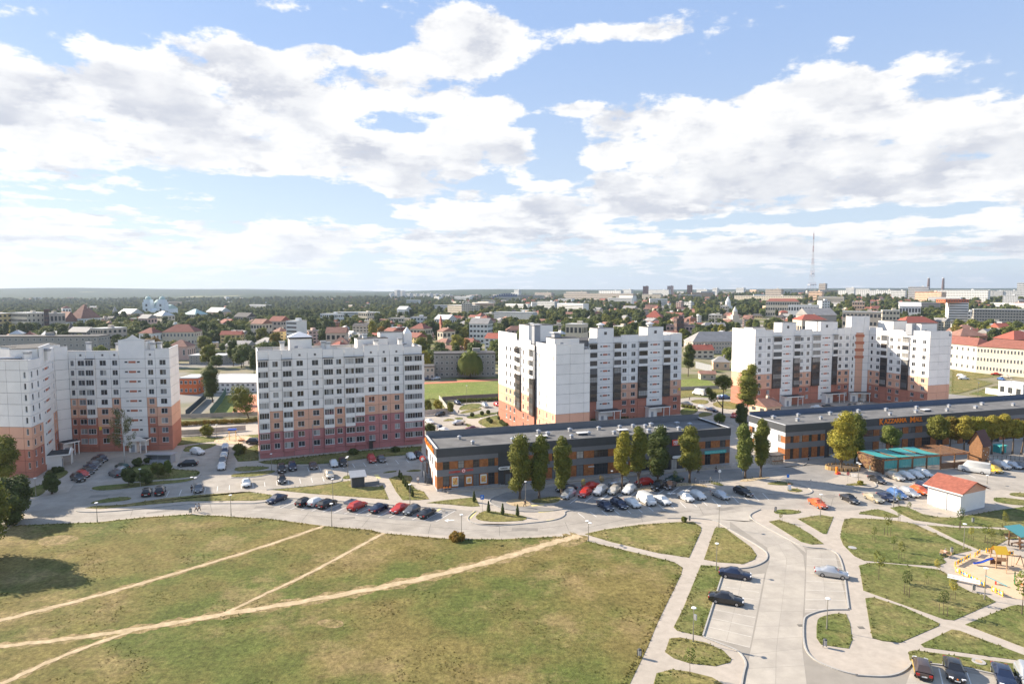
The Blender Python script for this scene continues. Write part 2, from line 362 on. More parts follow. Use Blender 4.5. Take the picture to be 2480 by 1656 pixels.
# main road with parking bays (asphalt), running across in front of the shopping building
road_main = sheet('road', gs('Z5', [(-700, 870), (0, 800), (300, 690), (420, 640), (700, 690), (900, 752), (1300, 718), (1700, 672), (2315, 670)]) + gs('Z6', [(200, 668), (330, 658), (460, 620), (1000, 655), (1500, 690), (1900, 715), (2240, 735), (2090, 790), (2200, 850), (2500, 880)])
   + gs('Z7', [(900, 1352), (1300, 1325), (1600, 1290), (1700, 1235), (1690, 1190), (1800, 1180)]) + gs('Z8', [(0, 1165), (600, 1090), (1100, 1010), (1500, 960), (1900, 945), (2306, 1010)]) + gs('Z9', [(300, 890), (420, 850), (760, 832), (940, 832), (1000, 812), (1150, 770), (1600, 640), (2400, 590), (2900, 700), (2500, 880), (2100, 840), (1400, 960), (1100, 990), (700, 1035), (300, 1010), (0, 1020)])
   + gs('Z10', [(1330, 10), (1230, 60), (900, 92), (500, 95), (100, 150)]) + gs('Z8', [(0, 1430)]) + gs('Z7', [(1600, 1440), (1000, 1485), (500, 1470), (0, 1430)]) + gs('Z6', [(1300, 900), (840, 860), (0, 770)]) + gs('Z5', [(2000, 765), (1700, 750), (1300, 780), (880, 825), (300, 870), (-700, 960)]), .004, m_asph)
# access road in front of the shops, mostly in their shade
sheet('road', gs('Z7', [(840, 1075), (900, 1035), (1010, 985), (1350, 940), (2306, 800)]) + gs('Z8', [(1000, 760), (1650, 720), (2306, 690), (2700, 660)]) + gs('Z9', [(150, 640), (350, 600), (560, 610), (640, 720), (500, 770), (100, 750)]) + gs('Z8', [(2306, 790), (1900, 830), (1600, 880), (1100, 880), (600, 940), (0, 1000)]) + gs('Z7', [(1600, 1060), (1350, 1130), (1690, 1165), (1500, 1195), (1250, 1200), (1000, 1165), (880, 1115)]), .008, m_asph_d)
# courtyard roads and car parks on the apartment side
lot = sheet('car_park', gs('Z5', [(300, 640), (620, 560), (800, 300), (1100, 240), (1600, 330), (1700, 60), (2130, 130), (2130, 400), (2050, 420)]) + gs('Z6', [(0, 440), (200, 435), (420, 400), (430, 350), (1130, 305), (1720, 240), (1700, 350), (1360, 390), (1000, 440), (1000, 470), (320, 540), (0, 560)]) + gs('Z5', [(1800, 585), (1300, 660), (1000, 660), (760, 690)]), .008, m_asph)
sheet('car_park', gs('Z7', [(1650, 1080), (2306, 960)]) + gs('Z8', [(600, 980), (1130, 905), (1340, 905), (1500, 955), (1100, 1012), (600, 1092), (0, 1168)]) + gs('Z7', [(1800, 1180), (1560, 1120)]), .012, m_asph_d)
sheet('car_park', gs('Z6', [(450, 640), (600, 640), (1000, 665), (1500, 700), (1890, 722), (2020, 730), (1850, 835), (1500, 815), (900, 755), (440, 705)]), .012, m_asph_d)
sheet('road', gs('B2', [(-600, 1200), (100, 1190), (500, 1170), (750, 1140), (1250, 1020), (1640, 950), (1640, 1100), (1300, 1110), (900, 1180), (950, 1330), (1150, 1420), (900, 1600), (100, 1600), (-600, 1500)]), .012, m_asph)
sheet('road', gs('B3', [(0, 1150), (300, 1110), (800, 1130), (1100, 1100), (1100, 1180), (700, 1180), (1000, 1370), (1200, 1380), (1200, 1700), (700, 1500), (0, 1180)]), .012, m_asph)
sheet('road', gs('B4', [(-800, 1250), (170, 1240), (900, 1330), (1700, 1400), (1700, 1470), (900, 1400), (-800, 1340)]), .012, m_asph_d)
# --- south road: concrete slabs, every slab its own piece
sroad = sheet('road', gs('Z10', [(1230, 60), (1300, 130), (1600, 290), (1720, 350), (1960, 362), (2060, 450), (2120, 900), (1900, 905), (1740, 960), (1715, 1000), (1715, 1240), (1800, 1350), (2000, 1440), (2200, 1490)]) + gs('Z11', [(650, 1505), (860, 1430), (890, 1380), (1050, 1395), (1600, 1480), (1900, 1540), (1900, 1800), (-500, 1800)]) + gs('Z10', [(1160, 1568), (1190, 1450), (1205, 1390), (1130, 1270), (820, 1140), (985, 610), (1130, 540), (1370, 480), (1400, 430), (1370, 370), (1050, 190), (900, 92), (1000, 60)]), .006, m_sjoint)
def slabs():
    Lc = gs('Z10', [(1060, 120), (1390, 350), (1412, 480), (1385, 560), (1340, 800), (1290, 1050), (1235, 1300), (1190, 1568), (1150, 1800)])
    Rc = gs('Z10', [(1300, 120), (1590, 285), (1715, 420), (1730, 560), (1722, 800), (1705, 1050), (1705, 1250), (1745, 1568), (1790, 1800)])
    for i in range(len(Lc) - 1):
        for j in range(2):
            for k in range(2):
                f0, f1 = j / 2, (j + 1) / 2; t0, t1 = k / 2, (k + 1) / 2
                P = lambda f, t: Lc[i].lerp(Lc[i + 1], t).lerp(Rc[i].lerp(Rc[i + 1], t), f)
                q = [P(f0, t0), P(f0, t1), P(f1, t1), P(f1, t0)]; c = sum(q, Vector((0, 0))) / 4
                sheet('slab', [c + (p - c) * (1 - .035 / max((p - c).length, .1)) for p in q], .012, m_conc, sroad)
    for L, n, m in ((gs('Z10', [(985, 615), (820, 1140), (1240, 1240), (1370, 580)]), 8, 2), (gs('Z10', [(1745, 370), (1725, 930), (2115, 900), (1990, 375)]), 7, 2), (gs('Z11', [(900, 1400), (760, 1800), (2100, 1800), (1900, 1545)]), 5, 2)):
        for i in range(n):
            for j in range(m):
                P = lambda a, b: L[0].lerp(L[1], a).lerp(L[3].lerp(L[2], a), b)
                q = [P(i / n, j / m), P((i + 1) / n, j / m), P((i + 1) / n, (j + 1) / m), P(i / n, (j + 1) / m)]; c = sum(q, Vector((0, 0))) / 4
                sheet('slab', [c + (p - c) * (1 - .03 / max((p - c).length, .1)) for p in q], .010, m_conc, sroad)
slabs()
# plain concrete between slabs and kerbs
sheet('road', gs('Z10', [(1330, 10), (1230, 60), (1300, 130), (1600, 290), (1720, 352), (1740, 400), (1590, 285), (1300, 120), (1060, 120), (1060, 190), (900, 95), (700, 85)]), .0095, m_conc)

# --- seams, repairs and gullies in the carriageways
m_seam = M('tar_seam', (.15, .138, .12), .9); m_faded = M('faded_paint', (.50, .465, .41), .8, .2, 2.); m_patch = M('asphalt_repair', (.225, .205, .18), .92, .15, .8)
for z, p in (('Z6', [(0, 722), (450, 752), (900, 795), (1500, 855), (2150, 905), (2315, 912)]), ('Z7', [(600, 1412), (1000, 1422), (1500, 1375), (2000, 1300)]), ('Z8', [(100, 1370), (700, 1240), (1300, 1180), (1800, 1130), (2306, 1120)]), ('Z5', [(300, 780), (900, 790), (1500, 735), (2000, 712), (2315, 715)])):
    ribbon('seam', smooth(gs(z, p), 2, False), .09, .0125, m_seam, road_main)
for z, a, b in (('Z6', (700, 748), (640, 825)), ('Z6', (1250, 795), (1180, 880)), ('Z7', (200, 1330), (170, 1440)), ('Z7', (965, 1360), (968, 1460)), ('Z7', (1700, 1310), (1740, 1400)), ('Z8', (700, 1215), (720, 1310)), ('Z8', (1350, 1130), (1400, 1225)), ('Z5', (1200, 725), (1180, 785)), ('Z5', (1900, 675), (1920, 750)), ('Z9', (600, 880), (560, 1020))): ribbon('seam', [g(z, *a), g(z, *b)], .07, .0125, m_seam, road_main)
for z, x, y, w, d in (('Z6', 300, 700, 4, 1.5), ('Z6', 1050, 800, 3, 1.2), ('Z7', 1250, 1390, 5, 1.6), ('Z8', 950, 1195, 2, 1.2), ('Z8', 1650, 1160, 4, 1.5), ('Z5', 1450, 740, 5, 1.3), ('Z9', 560, 900, 3, 2), ('Z6', 250, 450, 3, 1.4), ('Z5', 900, 600, 4, 2), ('Z7', 1700, 1140, 3, 1)):
    c = g(z, x, y); a = rnd.uniform(-.2, .5); sheet('repair_patch', [c + Vector((math.cos(a) * i * w / 2 - math.sin(a) * j * d / 2, math.sin(a) * i * w / 2 + math.cos(a) * j * d / 2)) for i, j in ((-1, -1), (1, -1), (1, 1), (-1, 1))], .0135, m_patch, road_main)
for z, x, y in (('Z10', 1690, 1045), ('Z8', 1935, 1285), ('Z8', 950, 1197), ('Z11', 450, 1075), ('Z6', 1920, 733), ('Z5', 2000, 650)):
    c = g(z, x, y); O('gully', MB().box(-.4, -.3, 0, .4, .3, .02).mesh('gully', m_seam), road_main, (c.x, c.y, .012))
# --- markings
def stripe(p, q, w=.13, z=.018, mat=None, parent=None): return ribbon('parking_line', [p, q], w, z, mat or m_line, parent or road_main)
def fan(z, a0, a1, b0, b1, n, **k):
    for i in range(n):
        t = i / max(n - 1, 1); stripe(g(z, *a0).lerp(g(z, *a1), t), g(z, *b0).lerp(g(z, *b1), t), **k)
fan('Z6', (440, 712), (1850, 832), (600, 645), (2025, 732), 15)
fan('Z6', (300, 475), (825, 425), (305, 515), (840, 470), 6, parent=lot)
fan('Z6', (690, 340), (1580, 268), (705, 380), (1610, 300), 10, parent=lot)
fan('Z5', (1530, 555), (2285, 480), (1505, 605), (2290, 525), 8, parent=lot)
fan('Z8', (0, 1208), (2060, 985), (75, 1265), (2130, 1058), 18)
fan('Z7', (1845, 1035), (2180, 998), (1755, 1100), (2080, 1070), 3)
fan('Z8', (335, 1005), (1280, 905), (240, 1075), (1190, 965), 7)
fan('Z10', (985, 632), (845, 1142), (1330, 682), (1235, 1240), 8, parent=sroad, mat=m_faded)
fan('Z10', (1745, 440), (1730, 900), (2050, 465), (2110, 905), 7, parent=sroad, mat=m_faded)
fan('Z11', (1130, 1430), (1880, 1545), (1180, 1640), (2000, 1760), 4, parent=sroad)
fan('Z9', (1000, 820), (2000, 640), (1080, 860), (2120, 700), 9)
for z, q in (('Z7', [(600, 1265), (650, 1270), (720, 1190), (675, 1185)]), ('Z7', [(1395, 1195), (1560, 1178), (1575, 1186), (1410, 1205)]), ('Z7', [(1480, 1290), (1580, 1272), (1600, 1285), (1500, 1305)]), ('Z6', [(1850, 735), (1890, 705), (1905, 712), (1870, 740)]), ('Z6', [(1290, 405), (1330, 405), (1355, 440), (1320, 445)]), ('Z7', [(1310, 1120), (1460, 1105), (1480, 1115), (1330, 1135)])):
    sheet('paint_mark', gs(z, q), .02, m_yel_line, road_main)
for z, x, y in (('Z7', 405, 1290), ('Z8', 1040, 990), ('Z8', 1200, 962)):        # arrows for disabled bays
    c = g(z, x, y); sheet('paint_mark', [c + Vector(v) for v in ((-1, 0), (-.2, .9), (-.2, .3), (1, .5), (1, 0), (-.2, -.3), (-.2, -.9))], .02, m_line, road_main)

# --- lawns
GRASS = []          # polygons that get grass tufts: (polygon, density, height, material index)
def lawn(z, pts, mat=None, dens=2., h=.1, k=1, extra=None, sm=2):
    P = gs(z, pts) + (extra or [])
    P = smooth(P, sm) if sm else P
    if area(P) < 0: P = P[::-1]
    b = MB().prism([(p[0], p[1]) for p in P], -.02, .055)
    o = O('lawn', b.mesh('lawn', mat or m_lawn)); o['kind'] = 'structure'
    GRASS.append((P, dens, h, k)); return P
FIELD = gs('Z5', [(-900, 960), (-300, 910), (150, 868), (440, 852), (880, 837), (1300, 792), (1700, 767), (2000, 780), (2315, 800)]) + gs('Z6', [(300, 800), (840, 870), (1250, 905), (1370, 935), (2000, 990), (2280, 996)]) + gs('Z7', [(560, 1497), (1000, 1500), (1450, 1477), (1700, 1467), (1850, 1497)]) + gs('Z10', [(0, 345), (400, 440), (560, 480), (640, 530), (620, 600), (410, 1030), (330, 1230), (170, 1560), (80, 1900), (-2200, 1900), (-7200, 1900)])
fo = sheet('field', FIELD, .03, m_grass); GRASS.append((FIELD, 6., .09, 0))
S1, S2 = gs('Z5', [(770, 710), (850, 690), (1100, 680), (1500, 620), (1800, 590), (2100, 570), (2315, 563)]), gs('Z6', [(100, 562), (300, 580), (410, 600), (340, 632), (200, 642), (0, 642)])
lawn('Z5', [(2000, 645), (1700, 647), (1300, 682), (900, 717)], m_lawn_dry, extra=S1 + S2, sm=0)
lawn('Z5', [(805, 665), (900, 635), (1050, 612), (1150, 607), (1200, 620), (1150, 640), (1000, 655), (850, 670)])
lawn('Z5', [(1100, 470), (1140, 400), (1200, 330), (1350, 310), (1600, 365), (1790, 368), (1815, 390), (1770, 428), (1400, 455), (1250, 470)], dens=5, h=.25)
lawn('Z5', [(815, 535), (860, 512), (1100, 492), (1400, 468), (1690, 450), (1780, 430), (1765, 455), (1650, 482), (1400, 502), (1100, 542), (900, 557)])
lawn('Z5', [(180, 605), (240, 540), (420, 480), (420, 560), (330, 612)]); lawn('Z5', [(390, 400), (470, 350), (640, 370), (560, 440), (450, 470)])
lawn('Z6', [(320, 540), (700, 510), (1000, 470), (1090, 460), (1150, 515), (1330, 517), (1370, 500), (1425, 632), (1100, 607), (700, 577), (450, 552)], m_lawn_dry, sm=0)
lawn('Z6', [(1425, 440), (1490, 422), (1560, 412), (1625, 418), (1640, 445), (1615, 485), (1670, 540), (1740, 560), (1790, 628), (1700, 637), (1550, 637), (1490, 560)], m_lawn_dry, sm=0)
lawn('Z7', [(150, 1095), (350, 1065), (600, 1040), (700, 1033), (745, 1132), (650, 1137), (400, 1112)], sm=0)
lawn('Z7', [(690, 1255), (740, 1210), (810, 1178), (1000, 1205), (1275, 1245), (1265, 1287), (1100, 1302), (900, 1307), (750, 1292)], m_lawn_dry, sm=1)
lawn('Z7', [(1310, 1075), (1400, 1040), (1650, 1018), (1640, 1085), (1500, 1102), (1340, 1090)], m_lawn_dry)
lawn('Z6', [(30, 350), (100, 330), (330, 335), (350, 350), (200, 375), (30, 378)]); lawn('Z6', [(0, 405), (120, 390), (330, 370), (410, 370), (380, 395), (200, 428), (0, 432)], m_lawn_dry)
lawn('Z6', [(1000, 440), (1030, 415), (1090, 412), (1110, 430), (1040, 450)]); lawn('Z6', [(1365, 393), (1420, 375), (1500, 370), (1490, 382), (1400, 393)], m_lawn_dry); lawn('Z6', [(1560, 380), (1640, 362), (1720, 362), (1710, 380)], m_lawn_dry)
lawn('Z6', [(240, 290), (1150, 195), (1720, 150), (1720, 220), (1230, 260), (860, 310), (480, 315), (300, 310)], dens=5, h=.25, sm=0)   # shaded strip at the foot of the second block
lawn('Z6', [(20, 220), (240, 130), (250, 280), (60, 290)], dens=4, h=.25, sm=0)
lawn('B1', [(80, 1440), (380, 1420), (620, 1440), (880, 1420), (1290, 1390), (1290, 1460), (1210, 1520), (600, 1500), (200, 1540), (60, 1560)], k=1, sm=0)
lawn('Z1', [(1640, 1320), (1700, 1260), (1990, 1240), (1900, 1290), (1760, 1320)])
lawn('Z8', [(600, 962), (700, 930), (830, 905), (960, 900), (1060, 880), (1240, 868), (1440, 897), (1440, 930), (1340, 905), (1100, 905), (700, 955)], m_dirt, dens=1.5)
lawn('Z8', [(1440, 850), (1520, 850), (1645, 900), (1590, 908), (1490, 880)]); lawn('Z8', [(1800, 850), (1860, 825), (2000, 815), (2150, 805), (2120, 820), (1920, 855), (1820, 858)], m_dirt, dens=1)
lawn('Z8', [(2090, 880), (2200, 858), (2330, 850), (2430, 885), (2330, 900), (2180, 895)], m_lawn_dry); lawn('Z9', [(170, 845), (230, 825), (330, 850), (270, 867), (190, 857)], m_lawn_dry)
lawn('Z9', [(690, 797), (800, 780), (900, 790), (880, 805), (720, 803)], m_lawn_dry)
lawn('Z7', [(1030, 1078), (1140, 1048), (1240, 1055), (1310, 1090), (1320, 1122), (1250, 1137), (1130, 1132), (1060, 1105)], m_dirt, dens=.5)
# south of the road
lawn('Z8', [(75, 1442), (300, 1392), (700, 1337), (1100, 1310), (1290, 1308), (1370, 1360), (1378, 1400), (1240, 1706), (890, 1653), (370, 1530)], m_lawn_dry, dens=5, h=.16, sm=0)
lawn('Z10', [(925, 180), (945, 172), (1010, 175), (1080, 225), (1250, 350), (1297, 420), (1280, 457), (1180, 497), (950, 482), (828, 457)], m_lawn_dry, dens=2.5, sm=0)
lawn('Z10', [(800, 508), (960, 518), (985, 605), (815, 1142), (700, 1117), (590, 1092), (558, 1060), (640, 900)], dens=5, h=.16, sm=0)
lawn('Z10', [(520, 1165), (545, 1158), (620, 1153), (850, 1200), (1000, 1270), (1070, 1345), (1062, 1372), (930, 1407), (700, 1382), (560, 1337), (483, 1282)], m_lawn_dry, dens=5, h=.16, sm=0)
lawn('Z10', [(405, 1472), (540, 1438), (700, 1458), (900, 1508), (1000, 1568), (1060, 1640), (1090, 1850), (300, 1850)], m_lawn_dry, dens=5, h=.16, sm=0)
lawn('Z9', [(45, 1032), (130, 1018), (240, 1025), (322, 1047), (200, 1067), (70, 1062)]); lawn('Z9', [(268, 1105), (400, 1082), (480, 1070), (592, 1090), (530, 1242), (500, 1240)], sm=0)
lawn('Z9', [(8, 1130), (100, 1113), (240, 1160), (380, 1240), (505, 1332), (400, 1337), (300, 1312), (200, 1250)], sm=0)
lawn('Z9', [(795, 1060), (920, 1025), (1010, 1018), (1130, 1060), (1210, 1092), (1050, 1092), (900, 1067)], sm=1)
lawn('Z9', [(1105, 1005), (1200, 988), (1260, 1000), (1400, 1062), (1550, 1090), (1700, 1095), (2030, 1035), (2400, 985), (2700, 1060), (2500, 1205), (2000, 1177), (1700, 1167), (1320, 1117), (1200, 1060)], sm=0)
lawn('Z9', [(690, 1112), (760, 1098), (1000, 1108), (1180, 1125), (1320, 1150), (1845, 1390), (1700, 1422), (1580, 1462), (1612, 1500), (1530, 1532), (1200, 1512), (870, 1482), (780, 1440), (680, 1340), (653, 1270), (668, 1180)], dens=2.5, sm=0)
lawn('Z9', [(1440, 1163), (1700, 1185), (2000, 1195), (2500, 1230), (2400, 1290), (2170, 1290), (2020, 1372), (1960, 1387), (1900, 1382), (1700, 1292)], dens=2.5, sm=0)
lawn('Z11', [(435, 535), (520, 515), (600, 513), (800, 530), (1120, 570), (1300, 660), (1270, 695), (1420, 772), (1540, 800), (1625, 850), (1260, 1012), (1170, 1002), (470, 752)], dens=3, sm=0)
lawn('Z11', [(488, 820), (560, 813), (830, 900), (1135, 1040), (1125, 1062), (790, 1207), (640, 1192), (550, 1167), (530, 1080)], dens=2.5, sm=0)
lawn('Z11', [(972, 1222), (1240, 1093), (1310, 1103), (2000, 1365), (2000, 1385), (1000, 1247)], dens=2.5, sm=0)
lawn('Z11', [(1358, 1050), (1750, 890), (1800, 880), (2100, 900), (2100, 1340), (1870, 1247)], dens=2.5, sm=0)
lawn('Z11', [(865, 1285), (920, 1273), (2000, 1420), (2000, 1545), (1600, 1470), (1350, 1415), (1050, 1385), (890, 1375), (872, 1350)], dens=2.5, sm=0)
lawn('Z11', [(63, 1020), (100, 980), (250, 948), (345, 968), (382, 1262), (230, 1242), (63, 1217)], dens=2.5, sm=1)
lawn('Z9', [(2040, 898), (2500, 960), (2500, 1000), (2040, 962)]); lawn('Z9', [(2170, 880), (2230, 865), (2500, 890), (2500, 925), (2220, 902)])
# behind the shops, between the blocks
lawn('B2', [(750, 1050), (900, 920), (1250, 920), (1210, 990), (1000, 1030)]); lawn('B2', [(800, 1110), (880, 1060), (1150, 1000), (1250, 1010), (1150, 1060), (950, 1100)], m_lawn_dry)
lawn('B2', [(915, 1175), (1060, 1130), (1400, 1090), (1600, 1090), (1400, 1140), (1150, 1200), (1000, 1205)]); lawn('B2', [(1130, 1270), (1250, 1200), (1500, 1140), (1660, 1120), (1700, 1400), (1400, 1410), (1280, 1350)])
lawn('B2', [(470, 1250), (600, 1200), (720, 1225), (690, 1240), (560, 1255)], m_lawn_dry); lawn('B2', [(690, 1190), (850, 1180), (890, 1215), (760, 1225)]); lawn('B2', [(740, 1265), (900, 1240), (930, 1265), (800, 1275)]); lawn('B2', [(890, 1300), (980, 1300), (1160, 1390), (1000, 1390)])
lawn('B2', [(100, 840), (450, 830), (610, 1060), (530, 1080), (100, 1100)], dens=5, h=.4)
lawn('B3', [(60, 1330), (300, 1290), (420, 1350), (310, 1440), (60, 1460)]); lawn('B3', [(360, 1460), (500, 1380), (740, 1440), (400, 1500)]); lawn('B3', [(240, 1180), (420, 1150), (620, 1180), (560, 1250), (330, 1230)], m_lawn_dry); lawn('B3', [(640, 1260), (760, 1180), (1200, 1200), (1180, 1340), (900, 1340)], m_lawn_dry)
lawn('B3', [(0, 960), (350, 960), (950, 960), (900, 1030), (500, 1040), (250, 1100), (0, 1130)], m_lawn_dry); 
lawn('B4', [(190, 830), (600, 870), (900, 950), (550, 980), (900, 1060), (350, 1220), (170, 1240)], m_lawn_dry, sm=0); lawn('B4', [(480, 1240), (820, 1130), (1200, 1050), (1500, 1060), (1500, 1370), (900, 1300)], m_lawn, sm=0)
sheet('pitch', gs('B2', [(-800, 560), (100, 545), (900, 500), (1640, 470), (2300, 450), (2300, 800), (1640, 790), (900, 840), (400, 860), (-800, 880)]), .03, m_green_pitch)
sheet('running_track', gs('B2', [(-800, 525), (100, 515), (340, 512), (900, 470), (1640, 448), (2300, 430), (2300, 465), (1640, 482), (900, 512), (100, 552), (-800, 565)]), .04, m_track)
sheet('pitch', gs('B3', [(-300, 900), (0, 790), (340, 760), (600, 800), (740, 880), (740, 925), (300, 945), (-300, 960)]), .03, m_green_pitch)
sheet('pitch', gs('B1', [(500, 1130), (640, 1000), (790, 800), (900, 800), (1000, 900), (1000, 1110)]), .03, m_green_pitch)
sheet('court', gs('B1', [(880, 1100), (930, 960), (1100, 790), (1600, 780), (1700, 1100)]), .034, m_rubber)
sheet('play_area', smooth(gs('B1', [(590, 1500), (700, 1450), (900, 1420), (1100, 1410), (1220, 1440), (1200, 1500), (1000, 1540), (700, 1540)]), 2), .075, m_sand)
sand = sheet('play_area', gs('A5', [(370, 770), (390, 700), (690, 560), (960, 470), (1300, 560), (1440, 520), (1800, 640), (1900, 1400), (1450, 1330), (1250, 1310), (1050, 1200), (410, 880)]), .03, m_sand)
# --- trodden earth tracks over the meadow
TZ = [0.]
def trail(pts, w):
    TZ[0] += .003
    P = smooth(gs('F', pts), 4, False); n = len(P); ww = [w[0] + (w[1] - w[0]) * i / (n - 1) for i in range(n)]
    ribbon('worn_edge', P, [a * 2.1 for a in ww], .034 + TZ[0] / 3, m_worn, rag=.3); ribbon('footpath', P, ww, .044 + TZ[0], m_dirt, rag=.24); return P, ww
TRAILS = [trail([(-60, 1488), (130, 1468), (300, 1445), (500, 1410), (700, 1378), (900, 1342), (1080, 1300), (1200, 1265), (1280, 1240), (1330, 1228)], (.7, 1.9)),
          trail([(-60, 1440), (0, 1422), (150, 1385), (300, 1345), (450, 1300), (600, 1255), (742, 1206)], (1.1, .7)),
          trail([(500, 1411), (540, 1395), (600, 1365), (700, 1320), (800, 1265), (880, 1222)], (.5, .75)), trail([(310, 1444), (150, 1500), (40, 1550), (-60, 1600)], (.6, .9)),
          trail([(-40, 1240), (20, 1215), (50, 1180)], (.5, .5))]
for pts in ([(720, 1428), (745, 1418), (785, 1422), (790, 1436), (755, 1442)], [(90, 1232), (160, 1225), (190, 1235), (130, 1252), (85, 1250)], [(1280, 1240), (1300, 1225), (1360, 1228), (1330, 1250), (1290, 1256)]):
    sheet('bare_patch', smooth(gs('F', pts), 3), (.033 if pts[0][0] != 720 else .047), m_worn)
# --- kerbs
def kerb(z, pts, k=2): ribbon('kerb', smooth(gs(z, pts), k, False), .2, 0, m_kerb, z2=.15)
for z, p in (('Z5', [(690, 735), (720, 746), (900, 748), (1300, 716), (1700, 670), (2315, 668)]), ('Z6', [(0, 666), (200, 666), (330, 655), (440, 615), (470, 612)]), ('Z6', [(470, 617), (1000, 650), (1500, 688), (1900, 712), (2030, 726)]),
             ('Z7', [(1050, 978), (900, 1032), (845, 1072), (880, 1112), (1000, 1160), (1250, 1196), (1500, 1190), (1690, 1164)]), ('Z7', [(1800, 1178), (1690, 1190), (1705, 1235), (1600, 1288), (1300, 1323), (1000, 1348), (800, 1348), (690, 1330), (600, 1285), (640, 1230), (700, 1188)]),
             ('Z10', [(1330, 12), (1235, 55), (1240, 85), (1300, 130), (1600, 290), (1720, 352), (1960, 362), (2060, 450), (2118, 900)]), ('Z10', [(500, 92), (900, 92), (1050, 190), (1370, 370), (1402, 430), (1370, 482), (1250, 530), (1130, 540), (990, 540)]), ('Z10', [(988, 610), (818, 1142)]),
             ('Z10', [(820, 1150), (1000, 1220), (1130, 1270), (1180, 1330), (1207, 1390), (1187, 1450), (1165, 1568), (1130, 1850)]), ('Z10', [(2110, 905), (1900, 905), (1745, 955), (1712, 1000), (1715, 1240), (1800, 1352), (2000, 1442), (2200, 1492)]),
             ('Z11', [(400, 1492), (650, 1507), (780, 1482), (862, 1430), (892, 1378), (1050, 1393), (1350, 1424), (1600, 1482), (1900, 1545)]), ('Z9', [(500, 770), (700, 818), (820, 832), (940, 830), (992, 810), (960, 775)]), ('Z9', [(0, 880), (200, 885), (300, 890), (380, 880), (412, 850), (300, 800), (100, 765)]),
             ('Z5', [(815, 545), (900, 560), (1100, 545), (1400, 505), (1650, 485), (1770, 455), (1815, 400)]), ('Z6', [(0, 436), (200, 433), (380, 400), (415, 372)]), ('Z6', [(430, 345), (860, 315), (1230, 264), (1720, 224)]), ('Z6', [(320, 545), (700, 514), (1000, 475), (1000, 440)]), ('Z9', [(0, 660), (200, 645), (300, 630), (350, 605)])):
    kerb(z, p)
# manholes
for z, x, y, r in (('Z11', 375, 383, .7), ('Z11', 1475, 1375, .75)):
    p = g(z, x, y); b = MB().cyl((0, 0, 0), (0, 0, .09), r, r, 16); mo = O('manhole_cover', b.mesh('manhole', m_kerb), None, (p.x, p.y, .03)); c2 = O('lid', MB().cyl((0, 0, .09), (0, 0, .11), r * .5, r * .5, 14).mesh('manhole_lid', m_dirt if r > .72 else m_grey), mo)
    tag(mo, 'concrete manhole ring with rusty lid in the lawn behind the parked cars' if r > .72 else 'round concrete manhole ring at the edge of the sapling lawn', 'manhole')
# --- grass tufts as real blades
def tufts():
    for k, (mat, name, lab) in enumerate(((m_grass_up, 'grass', 'rough dry meadow grass around the trodden paths'), (m_lawn_up, 'lawn_grass', 'short lawn grass on the verges'))):
        P = []; Hs = []
        for poly, dens, h, kk in GRASS:
            if kk != k: continue
            a = np.array([(p[0], p[1]) for p in poly]); lo_, hi = a.min(0), a.max(0)
            n = int((hi - lo_).prod() * dens); q = nrs.rand(n, 2) * (hi - lo_) + lo_; q = q[inpoly(q, poly)]
            q = q[(np.abs(q[:, 0]) < q[:, 1] * .86 + 4) & (q[:, 1] > 66)]
            keep = np.ones(len(q), bool)
            if k == 0:
                for tp, tw in TRAILS:
                    for i in range(0, len(tp)): keep &= ((q - np.array(tp[i][:2])) ** 2).sum(1) > (tw[i] * .42) ** 2 * nrs.uniform(.5, 1.2, len(q))
            q = q[keep]; hh = np.full(len(q), h)
            # taller dry fringe at the polygon's edge
            c = np.array([(p[0], p[1]) for p in poly]); d = np.full(len(q), 1e9)
            for i in range(len(c)):
                A_, B_ = c[i], c[(i + 1) % len(c)]; t = np.clip(((q - A_) @ (B_ - A_)) / max(((B_ - A_) ** 2).sum(), 1e-9), 0, 1); d = np.minimum(d, np.linalg.norm(q - A_ - t[:, None] * (B_ - A_), axis=1))
            pt = np.sin(q[:, 0] / 3.1 + 2 * np.sin(q[:, 1] / 4.3)) + np.sin(q[:, 1] / 2.7 + 1.6 * np.sin(q[:, 0] / 5.9)) + .8 * np.sin(q[:, 0] / 1.3 + q[:, 1] / 1.7); kp = (d < .9) | (nrs.rand(len(q)) < (.3 if k == 0 else .4) * np.clip(pt - .6, 0, 1)); q, hh, d = q[kp], hh[kp], d[kp]
            hh = hh * (1 + (1.6 if h < .13 else .3) * np.exp(-d / .7)); P.append(q); Hs.append(hh)
        q = np.concatenate(P); hh = np.concatenate(Hs); n = len(q); print('tufts', name, n)
        V = np.zeros((n, 3, 3, 3), np.float32)
        for b in range(3):
            th = nrs.rand(n) * 6.283; w = .05 + .09 * nrs.rand(n); l = nrs.uniform(-.16, .16, (n, 2)); hb = hh * nrs.uniform(.5, 1.25, n); o = nrs.uniform(-.1, .1, (n, 2)); dx = np.stack([np.cos(th), np.sin(th)], 1) * w[:, None]
            V[:, b, 0, :2] = q + o - dx; V[:, b, 1, :2] = q + o + dx; V[:, b, 2, :2] = q + o + l; V[:, b, :2, 2] = .02; V[:, b, 2, 2] = .04 + hb
        o = O(name, np_mesh(name, V.reshape(-1, 3), np.arange(n * 9).reshape(-1, 3), mat)); tag(o, lab, 'grass', kind='stuff')
tufts()
